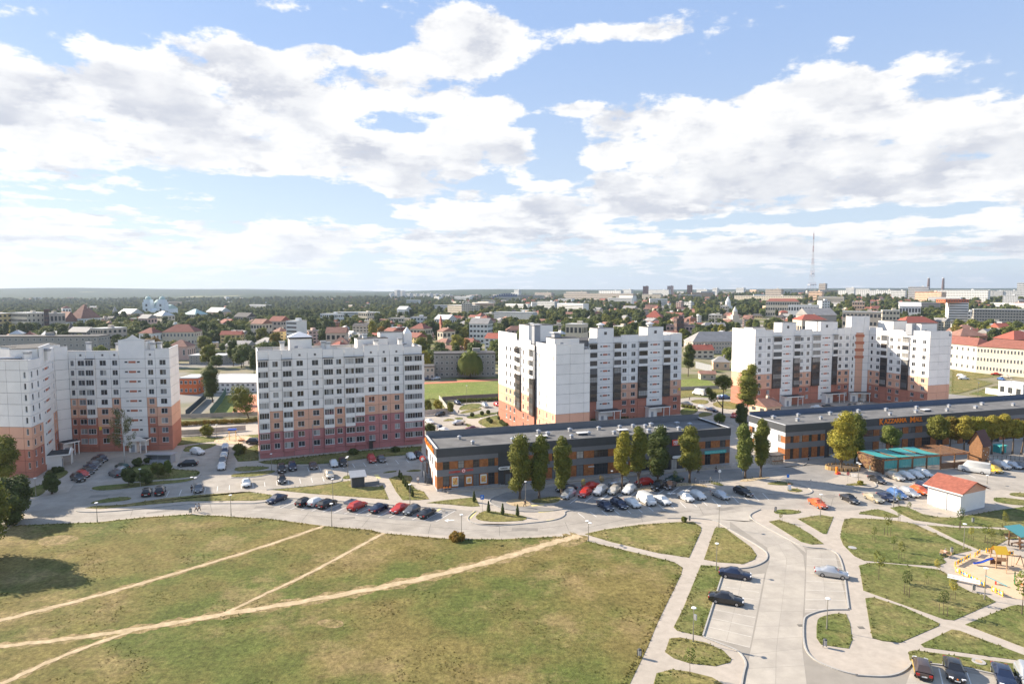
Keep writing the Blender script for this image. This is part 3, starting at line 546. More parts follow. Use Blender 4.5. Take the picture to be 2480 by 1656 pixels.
# ================================================================== apartment blocks built of wall panels
_pc = {}
def panel_mesh(w, h, holes=(), t=.2, gap=.04):
    k = ('p', round(w, 2), round(h, 2), tuple(tuple(round(a, 2) for a in q) for q in holes), t)
    if k in _pc: return _pc[k]
    b = MB(); x0, x1, z0, z1 = gap, w - gap, gap, h - gap
    xs = sorted({x0, x1, *[q[0] for q in holes], *[q[1] for q in holes]}); zs = sorted({z0, z1, *[q[2] for q in holes], *[q[3] for q in holes]})
    for i in range(len(xs) - 1):
        for j in range(len(zs) - 1):
            cx, cz = (xs[i] + xs[i + 1]) / 2, (zs[j] + zs[j + 1]) / 2
            if any(q[0] < cx < q[1] and q[2] < cz < q[3] for q in holes): continue
            b.face([(xs[i], 0, zs[j]), (xs[i + 1], 0, zs[j]), (xs[i + 1], 0, zs[j + 1]), (xs[i], 0, zs[j + 1])])
    for q in holes:
        a, c, e, f = q
        b.face([(a, 0, e), (a, t, e), (c, t, e), (c, 0, e)][::-1]); b.face([(a, 0, f), (a, t, f), (c, t, f), (c, 0, f)])
        b.face([(a, 0, e), (a, 0, f), (a, t, f), (a, t, e)]); b.face([(c, 0, e), (c, t, e), (c, t, f), (c, 0, f)])
    b.face([(x0, 0, z1), (x1, 0, z1), (x1, t, z1), (x0, t, z1)]); b.face([(x0, 0, z0), (x0, 0, z1), (x0, t, z1), (x0, t, z0)]); b.face([(x1, 0, z0), (x1, t, z0), (x1, t, z1), (x1, 0, z1)]); b.face([(x0, 0, z0), (x0, t, z0), (x1, t, z0), (x1, 0, z0)])
    me = b.mesh('panel', m_white); _pc[k] = me; return me
def frame_mesh(w, h, nx, fw=.06, trans=False, dark=False):
    k = ('f', round(w, 2), round(h, 2), nx, trans, dark)
    if k in _pc: return _pc[k]
    b = MB(); y0, y1 = .05, .13
    b.box(0, y0, 0, w, y1, fw); b.box(0, y0, h - fw, w, y1, h); b.box(0, y0, fw, fw, y1, h - fw); b.box(w - fw, y0, fw, w, y1, h - fw)
    for i in range(1, nx): x = w * i / nx; b.box(x - fw / 2, y0 + .01, fw, x + fw / 2, y1, h - fw)
    if trans: b.box(fw, y0 + .015, h * .68 - .03, w - fw, y1, h * .68 + .03)
    if not dark: b.box(-.06, -.06, -.05, w + .06, .06, .0)
    me = b.mesh('window_frame', m_fdark if dark else m_frame); _pc[k] = me; return me
def pane_mesh(w, h):
    k = ('g', round(w, 2), round(h, 2))
    if k not in _pc: _pc[k] = MB().face([(.03, .1, .03), (w - .03, .1, .03), (w - .03, .1, h - .03), (.03, .1, h - .03)]).mesh('pane', GL[0])
    return _pc[k]
def window(par, loc, rz, w, h, nx=2, dark=False, gw=GLW, name='window', trans=False):
    o = O(name, frame_mesh(w, h, nx, trans=trans, dark=dark), par, loc, rz)
    if nx > 1 and not dark:
        pw = w / nx
        base = rglass(gw)
        for i in range(nx): O('pane', pane_mesh(pw, h), o, (i * pw, 0, 0), 0, base if rnd.random() < .6 else rglass(gw))
    else: O('pane', pane_mesh(w, h), o, (0, 0, 0), 0, rglass(gw))
    return o
def bal_mesh(w, h, dep, dark=False):
    k = ('b', round(w, 2), round(h, 2), dep, dark)
    if k in _pc: return _pc[k]
    b = MB(); ph = .95
    b.box(.03, -dep, .03, w - .03, -dep + .12, ph, 0); b.box(.03, -dep + .12, .03, .15, .1, h - .02, 0); b.box(w - .15, -dep + .12, .03, w - .03, .1, h - .02, 0)
    b.box(.15, -dep + .12, .0, w - .15, .1, .16, 0); b.box(.03, -dep, h - .22, w - .03, -dep + .12, h - .02, 0)
    me = b.mesh('balcony', m_white); _pc[k] = me; return me
BR = {'t': 3, 's': 2}
def facade(root, A, B, cols, z0, fh, nf, pal, zpl=1.2, attic=2.4, plinth=None, e0=0.):
    """cols: (width, kind, colours top->bottom, attic top height or None, attic kind)"""
    e = (B - A).normalized(); rz = ang(e); inv = Vector((-e.y, e.x)); tot = sum(c[0] for c in cols); k_ = (B - A).length / tot; x = 0.
    for c in cols:
        w, kind, colr = c[0] * k_, c[1], c[2]; atop = c[3] if len(c) > 3 and c[3] is not None else attic; ak = c[4] if len(c) > 4 else ''
        off = c[5] if len(c) > 5 else 0.
        P = A + e * x - inv * off
        def at(dx, dy, z): q = P + e * dx + inv * dy; return (q.x, q.y, z)
        if z0 > .25: O('panel', panel_mesh(w, z0), root, at(0, .05, 0), rz, plinth or pal['R'])
        runs = 0
        for k in range(nf):
            ci = min(nf - 1 - k, len(colr) - 1); mat = pal[colr[ci]]; z = z0 + k * fh; kd = kind
            if kind == 'X': kd = 'G' if 2 <= k < nf - 3 else ('b' if k < 2 else 'D')
            if kd in ('w', 'n', 'm', 'q', 'ww', 'www'):
                spec = {'w': [(1.75, 2)], 'n': [(.95, 1)], 'm': [(1.45, 2)], 'q': [(.6, 1)], 'ww': [(1.3, 2)] * 2, 'www': [(1.2, 2)] * 3}[kd]
                ww = [min(a, w / len(spec) * .7) for a, _ in spec]; cen = [w * (i + .5) / len(spec) for i in range(len(spec))]
                hl = [(cc - a / 2, cc + a / 2, .88, 2.4) for cc, a in zip(cen, ww)]
                O('panel', panel_mesh(w, fh, hl), root, at(0, 0, z), rz, mat)
                for (a, b_, s_, t_), (_, nx) in zip(hl, spec): window(root, at(a, 0, z + s_), rz, b_ - a, t_ - s_, nx)
            elif kd == 'S':
                hl = [(w * .20, w * .33, 1.55, 2.1), (w * .67, w * .80, 1.55, 2.1)]
                O('panel', panel_mesh(w, fh, hl), root, at(0, 0, z), rz, mat)
                for a, b_, s_, t_ in hl: window(root, at(a, 0, z + s_), rz, b_ - a, t_ - s_, 1)
                O('insert_panel', panel_mesh(w * .28, .66), root, at(w * .36, -.05, z + 1.5), rz, m_ins)
            elif kd[0] == 'L':
                nx = max(2, round(w / .8)); bo = O('balcony', bal_mesh(w, fh, .75), root, at(0, 0, z), rz, mat)
                window(bo, (.16, -.75, .95), 0, w - .32, fh - 1.2, nx, gw=(5, 4, 4, 4, 4), name='glazing')
            elif kd == 'D':
                bo = O('balcony', bal_mesh(w, fh, .55), root, at(0, 0, z), rz, mat)
                window(bo, (.1, -.58, .72), 0, w - .2, fh - .95, max(3, round(w / .75)), True, (3, 5, 4, 4, 3), 'glazing', True)
                O('back_wall', panel_mesh(w, fh), bo, (0, .1, 0), 0, mat)
            elif kd == 'G':
                bo = O('glazed_bay', bal_mesh(w, fh, .55), root, at(0, 0, z), rz, m_fdark)
                window(bo, (.05, -.58, .02), 0, w - .1, fh - .04, max(3, round(w / .75)), True, (3, 6, 2, 4, 3), 'glazing', True)
            else: O('panel', panel_mesh(w, fh), root, at(0, 0, z), rz, mat)
        z = z0 + nf * fh
        if kind[0] in 'LX': O('balcony_roof', MB().box(.0, -.9, 0, w, .1, .14).mesh('balcony_roof', m_bit), root, at(0, 0, z + .0), rz)
        if atop > .3:
            hl = [(w / 2 - .3, w / 2 + .3, .8, 1.4)] if ak == 'v' and w > 1.5 else ()
            O('panel', panel_mesh(w, atop, hl), root, at(0, 0, z), rz, pal[colr[0]])
            if hl: O('vent_grille', MB().box(-.28, .1, 0, .28, .14, .56).mesh('vent', m_joint), root, at(w / 2, 0, z + .82), rz)
            if ak == 'o':      # round clover window in the stair head
                b = MB(); zc = atop - 1.7
                for a in range(4): b.cyl((.36 * math.cos(a * 1.571 + .785), -.01, .36 * math.sin(a * 1.571 + .785)), (.36 * math.cos(a * 1.571 + .785), -.06, .36 * math.sin(a * 1.571 + .785)), .3, .3, 10)
                O('round_window', b.mesh('clover', m_fdark), root, at(w / 2, 0, z + zc), rz)
            O('coping', MB().box(-.02, -.07, 0, w + .02, .32, .09).mesh('coping', m_cap), root, at(0, 0, z + atop), rz)
        x += w
def core(root, poly, h, roofz=None, name='core_wall'):
    P = poly if area(poly) > 0 else poly[::-1]; c = sum((Vector(p[:2]) for p in P), Vector((0, 0))) / len(P)
    Q = inset(P, .17)
    O(name, MB().prism(Q, 0, h, 0, 0).mesh(name, m_joint), root)
    O('roof', MB().prism(inset(P, .4), h, h + .12).mesh('flat_roof', m_bit), root)
def inset(P, d):
    P = [Vector(p[:2]) for p in P]
    if area(P) < 0: P = P[::-1]
    out = []; n = len(P)
    for i in range(n):
        a, b, c = P[i - 1], P[i], P[(i + 1) % n]; d1 = (b - a).normalized(); d2 = (c - b).normalized(); n1 = Vector((-d1.y, d1.x)); n2 = Vector((-d2.y, d2.x)); m = n1 + n2; q = m.dot(m)
        out.append(b + m * (2 * d / q if q > .3 else d))
    return out
def shaft(root, x, y, z, h=2.6, w=.95, rz=0, cap=m_metal):
    o = O('vent_shaft', MB().box(-w / 2, -w / 2, 0, w / 2, w / 2, h).mesh('shaft', m_white), root, (x, y, z), rz)
    O('cowl', MB().box(-w * .6, -w * .6, h, w * .6, w * .6, h + .55).box(-w * .75, -w * .75, h + .55, w * .75, w * .75, h + .65).mesh('cowl', cap), o)
def roofbox(root, A, e, x0, x1, y0, y1, z, h, hip=False, door=True):
    rz = ang(e); o = O('stair_head', MB().box(x0, y0, 0, x1, y1, h).mesh('stair_head', m_white), root, (A.x, A.y, z), rz)
    r = MB()
    if hip:
        cx, cy = (x0 + x1) / 2, (y0 + y1) / 2; p = [(x0 - .3, y0 - .3, h + .45), (x1 + .3, y0 - .3, h + .45), (x1 + .3, y1 + .3, h + .45), (x0 - .3, y1 + .3, h + .45)]
        r.box(x0 - .2, y0 - .2, h, x1 + .2, y1 + .2, h + .45, 1)
        for i in range(4): r.face([p[i], p[(i + 1) % 4], (cx, cy, h + 1.9)], 0)
    else: r.box(x0 - .1, y0 - .1, h, x1 + .1, y1 + .1, h + .14, 1)
    O('roof', r.mesh('stair_head_roof', m_cap, m_bit), o)
    if door: O('door', MB().box(-.45, -.05, 0, .45, 0, 1.9).mesh('roof_door', m_grey), o, (x0 + (x1 - x0) * .3, y0, .1))
def canopy(root, P, rz, w=5.5, d=3.2, h=3.4, gable=False):
    o = O('entrance_porch', MB().box(0, -d * .62, 0, w * .42, .1, h - .35).mesh('porch_wall', m_white), root, (P.x, P.y, 0), rz)
    b = MB().box(-.3, -d, h - .35, w + .3, .1, h, 0).box(-.2, -d + .1, h, w + .2, .1, h + .06, 1)
    if gable: b.face([(-.3, -d - .02, h), (w + .3, -d - .02, h), (w / 2, -d - .02, h + 1.1)], 0); b.face([(w + .3, -d + .25, h), (-.3, -d + .25, h), (w / 2, -d + .25, h + 1.1)], 0); b.face([(-.3, -d - .02, h), (w / 2, -d - .02, h + 1.1), (w / 2, -d + .25, h + 1.1), (-.3, -d + .25, h)], 0); b.face([(w / 2, -d - .02, h + 1.1), (w + .3, -d - .02, h), (w + .3, -d + .25, h), (w / 2, -d + .25, h + 1.1)], 0)
    O('canopy', b.mesh('porch_canopy', m_white, m_bit), o)
    for x in (w * .7, w): O('post', MB().cyl((x, -d + .35, 0), (x, -d + .35, h - .35), .14, n=8).mesh('porch_post', m_white), o)
    O('door', MB().box(0, -.04, 0, 1.1, .0, 2.1).mesh('porch_door', m_grey), o, (w * .5, .06, .1)); O('door', MB().box(0, -.04, 0, 1., .0, 2.1).mesh('porch_door', m_grey), o, (w * .12, -d * .62, .1))
PAL1 = {'W': m_white, 'P': m_peach, 'R': m_red}; PAL2 = {'W': m_white, 'P': m_peach, 'R': m_pink}
GRP = 'panel apartment blocks around the shops'
def px(z, y, xs, A, B):
    s = [onplane(z, x, y, A, B)[0] for x in xs]; return [s[i + 1] - s[i] for i in range(len(s) - 1)]

# --- block 2: the slab with the rose base in the middle
def block2():
    A, B = g('Z2', 262, 1385), g('Z2', 1732, 1247); e = (B - A).normalized(); nin = Vector((-e.y, e.x)); D = 13.5
    r = thing('apartment_block', 'white nine storey slab with peach and rose base facing the car park', 'apartment block', (0, 0, 0), 0, GRP)
    ws = px('Z2', 890, [245, 345, 465, 558, 697, 835, 930, 1028, 1118, 1205, 1335, 1438, 1562, 1728], A, B)
    K = ['L', 'm', 'L', 'w', 'w', 'L', 'm', 'L', 'L', 'w', 'm', 'm', 'L']
    Cc = ['WWWWWWWRR', 'WWWWWPPRR', 'WWWWWWWRR', 'WWWWWPPRR', 'WWWWWPPRR', 'WWWWWWWRR', 'WWWWWPPRR', 'WWWWWWWRR', 'WWWWWWRRR', 'WWWWPPRRR', 'WWWWPPRRR', 'WWWWPPRRR', 'WWWWWWWRR']
    AT = [2.5, 2.5, 2.5, 2.9, 2.9, 2.5, 2.5, 2.5, 2.5, 3.1, 3.1, 3.1, 2.4]; AK = ['', '', '', 'v', 'v', '', '', '', '', 'v', 'v', 'v', '']
    fh = 2.82; z0 = 1.55
    facade(r, A, B, list(zip(ws, K, Cc, AT, AK)), z0, fh, 9, PAL2, plinth=m_pink)
    C, Dp = B + nin * D, A + nin * D
    facade(r, B, C, [(3, 'L', 'WWWWWWWRR'), (3.5, 'b', 'WWWWWPPRR'), (7, 'b', 'WWWWWPPRR')], z0, fh, 9, PAL2, plinth=m_pink)
    facade(r, Dp, A, [(5, 'b', 'WWWWWPPRR'), (5, 'b', 'WWWWWPPRR'), (3.5, 'b', 'WWWWWPPRR')], z0, fh, 9, PAL2, plinth=m_pink)
    facade(r, C, Dp, [(4.5, 'w', 'WWWWWPPRR')] * 10, z0, fh, 9, PAL2, plinth=m_pink)
    zt = z0 + 9 * fh; core(r, [A, B, C, Dp], zt + 1.2)
    def pt(x, y): return A + e * x + nin * y
    roofbox(r, A, e, 8.6, 14.6, 4, 9.5, zt + 1.3, 4.0, True)
    roofbox(r, A, e, 27.5, 36.5, 5, 10, zt + 1.3, 3.4); roofbox(r, A, e, 35, 42, 9.2, 12.8, zt + 1.3, 4.8)
    for x, y, h in ((6.6, 2.5, 4.4), (17.6, 3, 4.2), (18.8, 2.2, 3.9), (32.4, 2.5, 4.2), (39.5, 2.2, 4.5), (30, 7, 5.6), (37.5, 11, 5.5)):
        q = pt(x, y); shaft(r, q.x, q.y, zt + 1.2, h - 1.4, 1.1, ang(e))
    q = pt(43.3, 9); O('corner_turret', MB().box(-1.2, -1.2, 0, 1.2, 1.2, 4.6).face([(-1.2, -1.2, 4.6), (1.2, -1.2, 4.6), (0, 0, 6.6)]).face([(1.2, -1.2, 4.6), (1.2, 1.2, 4.6), (0, 0, 6.6)]).face([(1.2, 1.2, 4.6), (-1.2, 1.2, 4.6), (0, 0, 6.6)]).face([(-1.2, 1.2, 4.6), (-1.2, -1.2, 4.6), (0, 0, 6.6)]).mesh('turret', m_white), r, (q.x, q.y, zt + 1.2), ang(e))
    O('roof_duct', MB().cyl((29, 3.4, zt + 3.3), (33, 3.4, zt + 3.3), .28, n=10).cyl((29, 3.4, zt + 1.2), (29, 3.4, zt + 3.3), .28, n=10).cyl((39.3, 4.5, zt + 3.), (42, 4.5, zt + 3.), .28, n=10).mesh('duct', m_metal), r, (A.x, A.y, 0), ang(e))
    q = pt(29.3, -.2); O('door_hood', MB().box(0, -1.3, 2.3, 1.9, 0, 2.42).box(.2, -.1, 0, 1.3, -.02, 2.1).mesh('rear_door', m_fdark), r, (q.x, q.y, 0), ang(e))
    q = pt(13.9, -.12); O('drain_pipe', MB().cyl((0, 0, 0), (0, 0, 8), .09, n=6).mesh('pipe', m_metal), r, (q.x, q.y, .5))
block2()

# --- block 1: the two-winged block at the picture's edge
def block1():
    r = thing('apartment_block', 'white two winged panel block with terracotta base beside the birch tree', 'apartment block', (0, 0, 0), 0, GRP)
    P0, P1, P2 = g('Z1', 315, 1560), g('Z1', 418, 1492), g('Z1', 540, 1350); A, B = g('Z1', 662, 1326), g('Z1', 1567, 1304)
    fh = 2.78; z0 = 1.5; L0 = P0 + Vector((-26, 2.0)); e = (B - A).normalized(); nin = Vector((-e.y, e.x)); C = g('Z1', 1620, 1243); C = B + (C - B).normalized() * 13
    ws = px('Z1', 715, [617, 683, 778, 862, 1003, 1083, 1325, 1417, 1550], A, B)
    K = ['n', 'w', 'L', 'w', 'm', 'S', 'm', 'w']; Cc = ['WWWWPPRRR', 'WWWWPPRRR', 'WWWWWWRRR', 'WWWWWPPRR', 'WWWWPPRRR', 'WWWWWWWWW', 'WWWWPPRRR', 'WWWWWPPRR']
    AT = [2.2, 2.2, 2.2, 2.2, 2.2, 5.2, 2.4, 2.8]; AK = ['', 'v', '', 'v', 'v', '', 'v', '']
    facade(r, A, B, list(zip(ws, K, Cc, AT, AK)), z0, fh, 9, PAL1)
    facade(r, B, C, [(1, 'b', 'WWWWWPPRR', 2.8)] * 3, z0, fh, 9, PAL1)
    facade(r, P2, A, [(1, 'b', 'WWWWWWWWW', 3.6)], z0, fh, 9, PAL1)
    d = P1 + (P2 - P1) * .72
    facade(r, P0, P1, [(1, 'n', 'WWWWWPPRR'), (1, 'n', 'WWWWWPPRR')], z0, fh, 9, PAL1)
    facade(r, P1, d, [(1, 'S', 'WWWWWWWWW', 5.)], z0, fh, 9, PAL1); facade(r, d, P2, [(1, 'n', 'WWWWWPPRR', 3.6)], z0, fh, 9, PAL1)
    facade(r, L0, P0, [(5, 'b', 'WWWWWPPRR'), (5, 'b', 'WWWWWPPRR'), (5, 'b', 'WWWWWPPRR'), (5, 'b', 'WWWWWPPRR'), (3.6, 'b', 'WWWWWPPRR'), (2.2, 'q', 'WWWWWPPRR')], z0, fh, 9, PAL1)
    zt = z0 + 9 * fh; K1 = L0 + Vector((-4, 26)); core(r, [L0, P0, P1, d, P2, A, B, C, A + nin * 13, K1 + Vector((0, 14)), K1], zt + 1.2)
    # gable over the main stair and the roof furniture
    sx = sum(ws[:5]) * 1.0; w6 = ws[5]; q = A + e * sx
    O('gable', MB().face([(0, -.02, 0), (w6, -.02, 0), (w6 * .7, -.02, .5), (w6 / 2, -.02, 1.5), (w6 * .3, -.02, .5)]).face([(0, .3, 0), (w6 * .3, .3, .5), (w6 / 2, .3, 1.5), (w6 * .7, .3, .5), (w6, .3, 0)]).mesh('gable', m_white), r, (q.x, q.y, zt + 5.29), ang(e))
    roofbox(r, A, e, sx + .2, sx + w6 - .2, .4, 6, zt + 1.3, 3.6, False, False)
    roofbox(r, P2, (A - P2).normalized(), -10, 2, 1, 7, zt + 1.3, 3.0, False)
    roofbox(r, P1, (d - P1).normalized(), .3, (d - P1).length - .3, .4, 6, zt + 1.3, 3.4, False)
    for x, y in ((sx - 1.2, 2.), (sx + w6 + 1., 2.), (sx + w6 + 2., 4), (3, 5)): p = A + e * x + nin * y; shaft(r, p.x, p.y, zt + 1.2, 2.6, 1., ang(e))
    for x, y in ((-3, 4), (-8, 7), (-14, 5), (-4, 12), (-10, 14)): shaft(r, P0.x + x, P0.y + y, zt + 1.2, 2.4, 1.1)
    O('roof_duct', MB().cyl((-9, 3, zt + 2.6), (-4.5, 4, zt + 2.6), .3, n=10).cyl((-9, 3, zt + 2.6), (-9.5, 3, zt + 1.2), .3, n=10).mesh('duct', m_metal), r, (P0.x, P0.y, 0))
    canopy(r, A + e * (sx + w6 * .3), ang(e), 5, 3, 3.8, True); canopy(r, P1 + (d - P1) * .1, ang(d - P1), 5.5, 5, 3.6, True); canopy(r, P2, ang(A - P2), 3.5, 3.5, 3.8, False)
    for p, rz, z in ((A + e * (ws[0] + ws[1] + ws[2] + .5), ang(e), 6.3), (L0 + (P0 - L0) * .77, ang(P0 - L0), 5.3)):
        O('house_number', MB().box(-.35, -.12, 0, .35, -.04, .9).mesh('plate', M('yellow_plate', (.8, .55, .05), .5)), r, (p.x, p.y, z), rz)
block1()

# --- block 3: L-shaped block behind the shops
def block3():
    r = thing('apartment_block', 'white L shaped block with dark glazed bays behind the long shop roof', 'apartment block', (0, 0, 0), 0, GRP)
    Q0 = g('Z3', 233, 1208); A, B = g('Z3', 1050, 1195), g('Z3', 1822, 1128); e = (B - A).normalized(); nin = Vector((-e.y, e.x))
    Q1 = Q0 - nin * 40.; Q2 = Q1 + e * 11.2; J = Q2 + nin * ((A - Q2).dot(nin)); fh = 2.9; z0 = 1.3
    xs = [990, 1065, 1215, 1280, 1352, 1437, 1517, 1660, 1722, 1828]; ws = px('Z3', 665, xs, J, B)
    xs2 = sum(ws); J2 = J + e * (onplane('Z3', 990, 665, J, B)[0])
    K = ['X', 'S', 'X', 'w', 'w', 'X', 'S', 'X', 'w']; Cc = ['WWWWWWWRR', 'WWWWWWWWW', 'WWWWWWWRR', 'WWWWWPPRR', 'WWWWWPPRR', 'WWWWWWWRR', 'WWWWWWWWW', 'WWWWWWWRR', 'WWWWWPPRR']
    AT = [1.9, 5.2, 1.9, 2.6, 2.6, 2.3, 5.2, 2.3, 2.6]; AK = ['', 'o', '', '', '', '', 'o', '', '']
    facade(r, J2, B, list(zip(ws, K, Cc, AT, AK)), z0, fh, 9, PAL1)
    C = B + nin * 13
    facade(r, B, C, [(1, 'b', 'WWWWWPPRR', 2.6)] * 3, z0, fh, 9, PAL1)
    facade(r, Q1, Q2, [(4.6, 'b', 'WWWWWWPPR', 2.9), (4.6, 'b', 'WWWWWWPPR', 2.9), (2, 'b', 'WWWWWWPPR', 1.2)], z0, fh, 9, PAL1)
    facade(r, Q2, J, [(1, 'b', 'WWWWWWPPR', 1.6), (1, 'w', 'WWWWWWPPR', 1.6), (1, 'w', 'WWWWWWPPR', 1.6), (1, 'b', 'WWWWWWPPR', 1.6)], z0, fh, 9, PAL1)
    West = [(3.2, 'm', 'WWWWWPPRR', 4.2), (3.2, 'm', 'WWWWWPPRR', 4.2), (3.2, 'm', 'WWWWWPPRR', 4.2), (2.4, 'X', 'WWWWWPPRR', 2.), (2.4, 'X', 'WWWWWPPRR', 2.2, '', .6), (3.4, 'n', 'WWWWWPPRR', 2.9, '', .6), (3.4, 'n', 'WWWWWPPRR', 2.9, '', .6), (2.6, 'X', 'WWWWWPPRR', 1.6, '', .6), (5., 'q', 'WWWWWWPPR', 2.6), (4.4, 'q', 'WWWWWWPPR', 2.6), (3.2, 'q', 'WWWWWWPPR', 2.9)]
    facade(r, Q0, Q1, West, z0, fh, 9, PAL1)
    Q3 = Q0 + nin * 6; C2 = C
    facade(r, Q3, Q0, [(1, 'b', 'WWWWWPPRR', 4.2)], z0, fh, 9, PAL1)
    zt = z0 + 9 * fh; core(r, [Q0, Q1, Q2, J, B, C, Q3 + e * 14 + nin * 0, Q3], zt + 1.1)
    W = (Q1 - Q0).normalized(); Wi = Vector((-W.y, W.x))
    roofbox(r, Q1, e, 1.2, 9.4, 3.5, 9, zt + 1.2, 3.2); roofbox(r, Q0, e, 5, 14, -9, -1, zt + 1.2, 5.6)
    for x, y, h in ((-1 + 4.2, 8, 4.5), (4.6, 30, 6.0)):
        p = Q1 + e * x + nin * y * .8; o = O('lift_shaft', MB().box(-1.05, -1.05, 0, 1.05, 1.05, h).mesh('lift', m_grey), r, (p.x, p.y, zt + 1.1), ang(e)); O('cap', MB().box(-1.5, -1.5, h + .25, 1.5, 1.5, h + .4).cyl((0, 0, h), (0, 0, h + .25), .8, n=8).mesh('lift_cap', m_cap), o)
    for i in (1, 6):
        p = J2 + e * (sum(ws[:i]) + ws[i] * .5) + nin * 3.4; o = O('stair_vent', MB().cyl((0, 0, 0), (0, 0, 5.2), .9, n=8).mesh('stair_vent', m_white), r, (p.x, p.y, zt + 1.1)); O('cap', MB().cyl((0, 0, 5.2), (0, 0, 5.9), 1.7, .3, 10).mesh('vent_hat', m_cap), o)
        roofbox(r, J2, e, sum(ws[:i]) + .1, sum(ws[:i + 1]) - .1, .35, 5.5, zt + 1.2, 4.0, False, False)
        canopy(r, J2 + e * (sum(ws[:i]) - .3), ang(e), ws[i] + 1.4, 3.6, 4.0)
    p = J2 + e * sum(ws[:8]); O('house_number', MB().box(0, -.12, 0, .7, -.04, .9).mesh('plate', bpy.data.materials['yellow_plate']), r, (p.x + 3.8, p.y + 1.5 - .2, 9.), ang(e))
block3()

# --- block 4: corner block with the striped stair tower
def block4():
    r = thing('apartment_block', 'white corner block with striped stair tower behind the mall roof', 'apartment block', (0, 0, 0), 0, GRP)
    A, B = g('Z4', 322, 887), g('Z4', 985, 836); e = (B - A).normalized(); nin = Vector((-e.y, e.x)); fh = 2.93; z0 = 1.3
    T1 = B + e * 3 - nin * .4; T2 = B + e * 9.5 - nin * 3.6; Rr = T2 - nin * 26.5; R2 = Rr + e * 11.5
    ws = px('Z4', 500, [268, 352, 412, 480, 580, 628, 668, 728, 790, 893, 930, 985], A, B)
    K = ['m', 'm', 'X', 'S', 'X', 'm', 'm', 'X', 'S', 'X', 'm']; Cc = ['WWWWWPPRR', 'WWWWWPPRR', 'WWWWWWWRR', 'WWWWWWWWW', 'WWWWWWWRR', 'WWWWWPPRR', 'WWWWWPPRR', 'WWWWWWWRR', 'WWWWWWWWW', 'WWWWWWWRR', 'WWWWWPPRR']
    AT = [3, 2.6, 1.8, 5.4, 2.3, 2.6, 2.6, 1.8, 5.4, 2.3, 2.6]; AK = ['', '', '', 'o', '', '', '', '', 'o', '', '']
    facade(r, A, B, list(zip(ws, K, Cc, AT, AK)), z0, fh, 9, PAL1)
    L = A + nin * 13.5
    facade(r, L, A, [(1, 'b', 'WWWWWPPRR', 3)] * 3, z0, fh, 9, PAL1)
    facade(r, B, T1, [(1, 'm', 'WWWWWPPRR', 3)], z0, fh, 9, PAL1)
    # stair tower on the bevelled corner: white with a peach strip and four terracotta bands
    facade(r, T1, T2, [(2.2, 'q', 'WWWWWWWWW', 7.6), (2.9, 'b', 'PPPPPPPPP', .8), (2.2, 'b', 'WWWWWWWWW', 7.6)], z0, fh, 9, PAL1, plinth=m_white)
    et = (T2 - T1).normalized(); wt = (T2 - T1).length; rz = ang(et)
    p = T1 + et * wt * .28; O('panel', panel_mesh(wt * .42, 6.8), r, (p.x, p.y, z0 + 9 * fh + .8), rz, m_white)
    for k in range(4):
        p = T1 + et * wt * .24; p = p + Vector((et.y, -et.x)) * .25; O('insert_panel', panel_mesh(wt * .5, 1.1), r, (p.x, p.y, z0 + (5 + k) * fh + 1.9), rz, m_ins)
    South = [(3, 'n', 'WWWWWPPRR', 3), (3, 'm', 'WWWWWPPRR', 3), (2.8, 'X', 'WWWWWPPRR', 2), (3.3, 'm', 'WWWWWPPRR', 2.6), (3.3, 'm', 'WWWWWPPRR', 2.6), (2.8, 'X', 'WWWWWPPRR', 2), (4, 'm', 'WWWWWPPRR', 2.8), (4.3, 'm', 'WWWWWPPRR', 2.8)]
    facade(r, T2, Rr, South, z0, fh, 9, PAL1)
    facade(r, Rr, R2, [(5, 'b', 'WWWWWWPPR', 2.8), (5, 'b', 'WWWWWWPPR', 2.8), (1.6, 'b', 'WWWWWWPPR', .9)], z0, fh, 9, PAL1)
    R3 = R2 + nin * 42; L2 = L
    facade(r, R2, R3, [(1, 'b', 'WWWWWPPRR', 2.6)] * 8, z0, fh, 9, PAL1)
    zt = z0 + 9 * fh; core(r, [A, B, T1, T2, Rr, R2, R3, L], zt + 1.1)
    roofbox(r, T1, et, .4, wt - .4, .5, 6.5, zt + 1.2, 6.2, False, False); roofbox(r, B, e, -11, -1, 4, 10, zt + 1.2, 4.2, False, False); roofbox(r, T2, -nin, 1, 8, 3.5, 11, zt + 1.2, 4.6, False, False)
    roofbox(r, Rr, e, 1.5, 10, 5, 11, zt + 1.2, 4.2, False); roofbox(r, A, e, 3, 9, 5, 10, zt + 1.2, 2.2, False, False)
    for i in (3, 8):
        roofbox(r, A, e, sum(ws[:i]) + .1, sum(ws[:i + 1]) - .1, .35, 5.5, zt + 1.2, 4.2, False, False); canopy(r, A + e * (sum(ws[:i]) - .3), ang(e), ws[i] + 1.4, 3.6, 4.0)
    canopy(r, T1, rz, wt, 3.2, 3.8)
    p = Rr + nin * 8.5 - e * .3; O('lift_shaft', MB().box(-.2, -1.3, 0, 2.2, 1.3, 4.3).mesh('lift', m_grey), r, (p.x, p.y, zt + 1.1), ang(e))
block4()
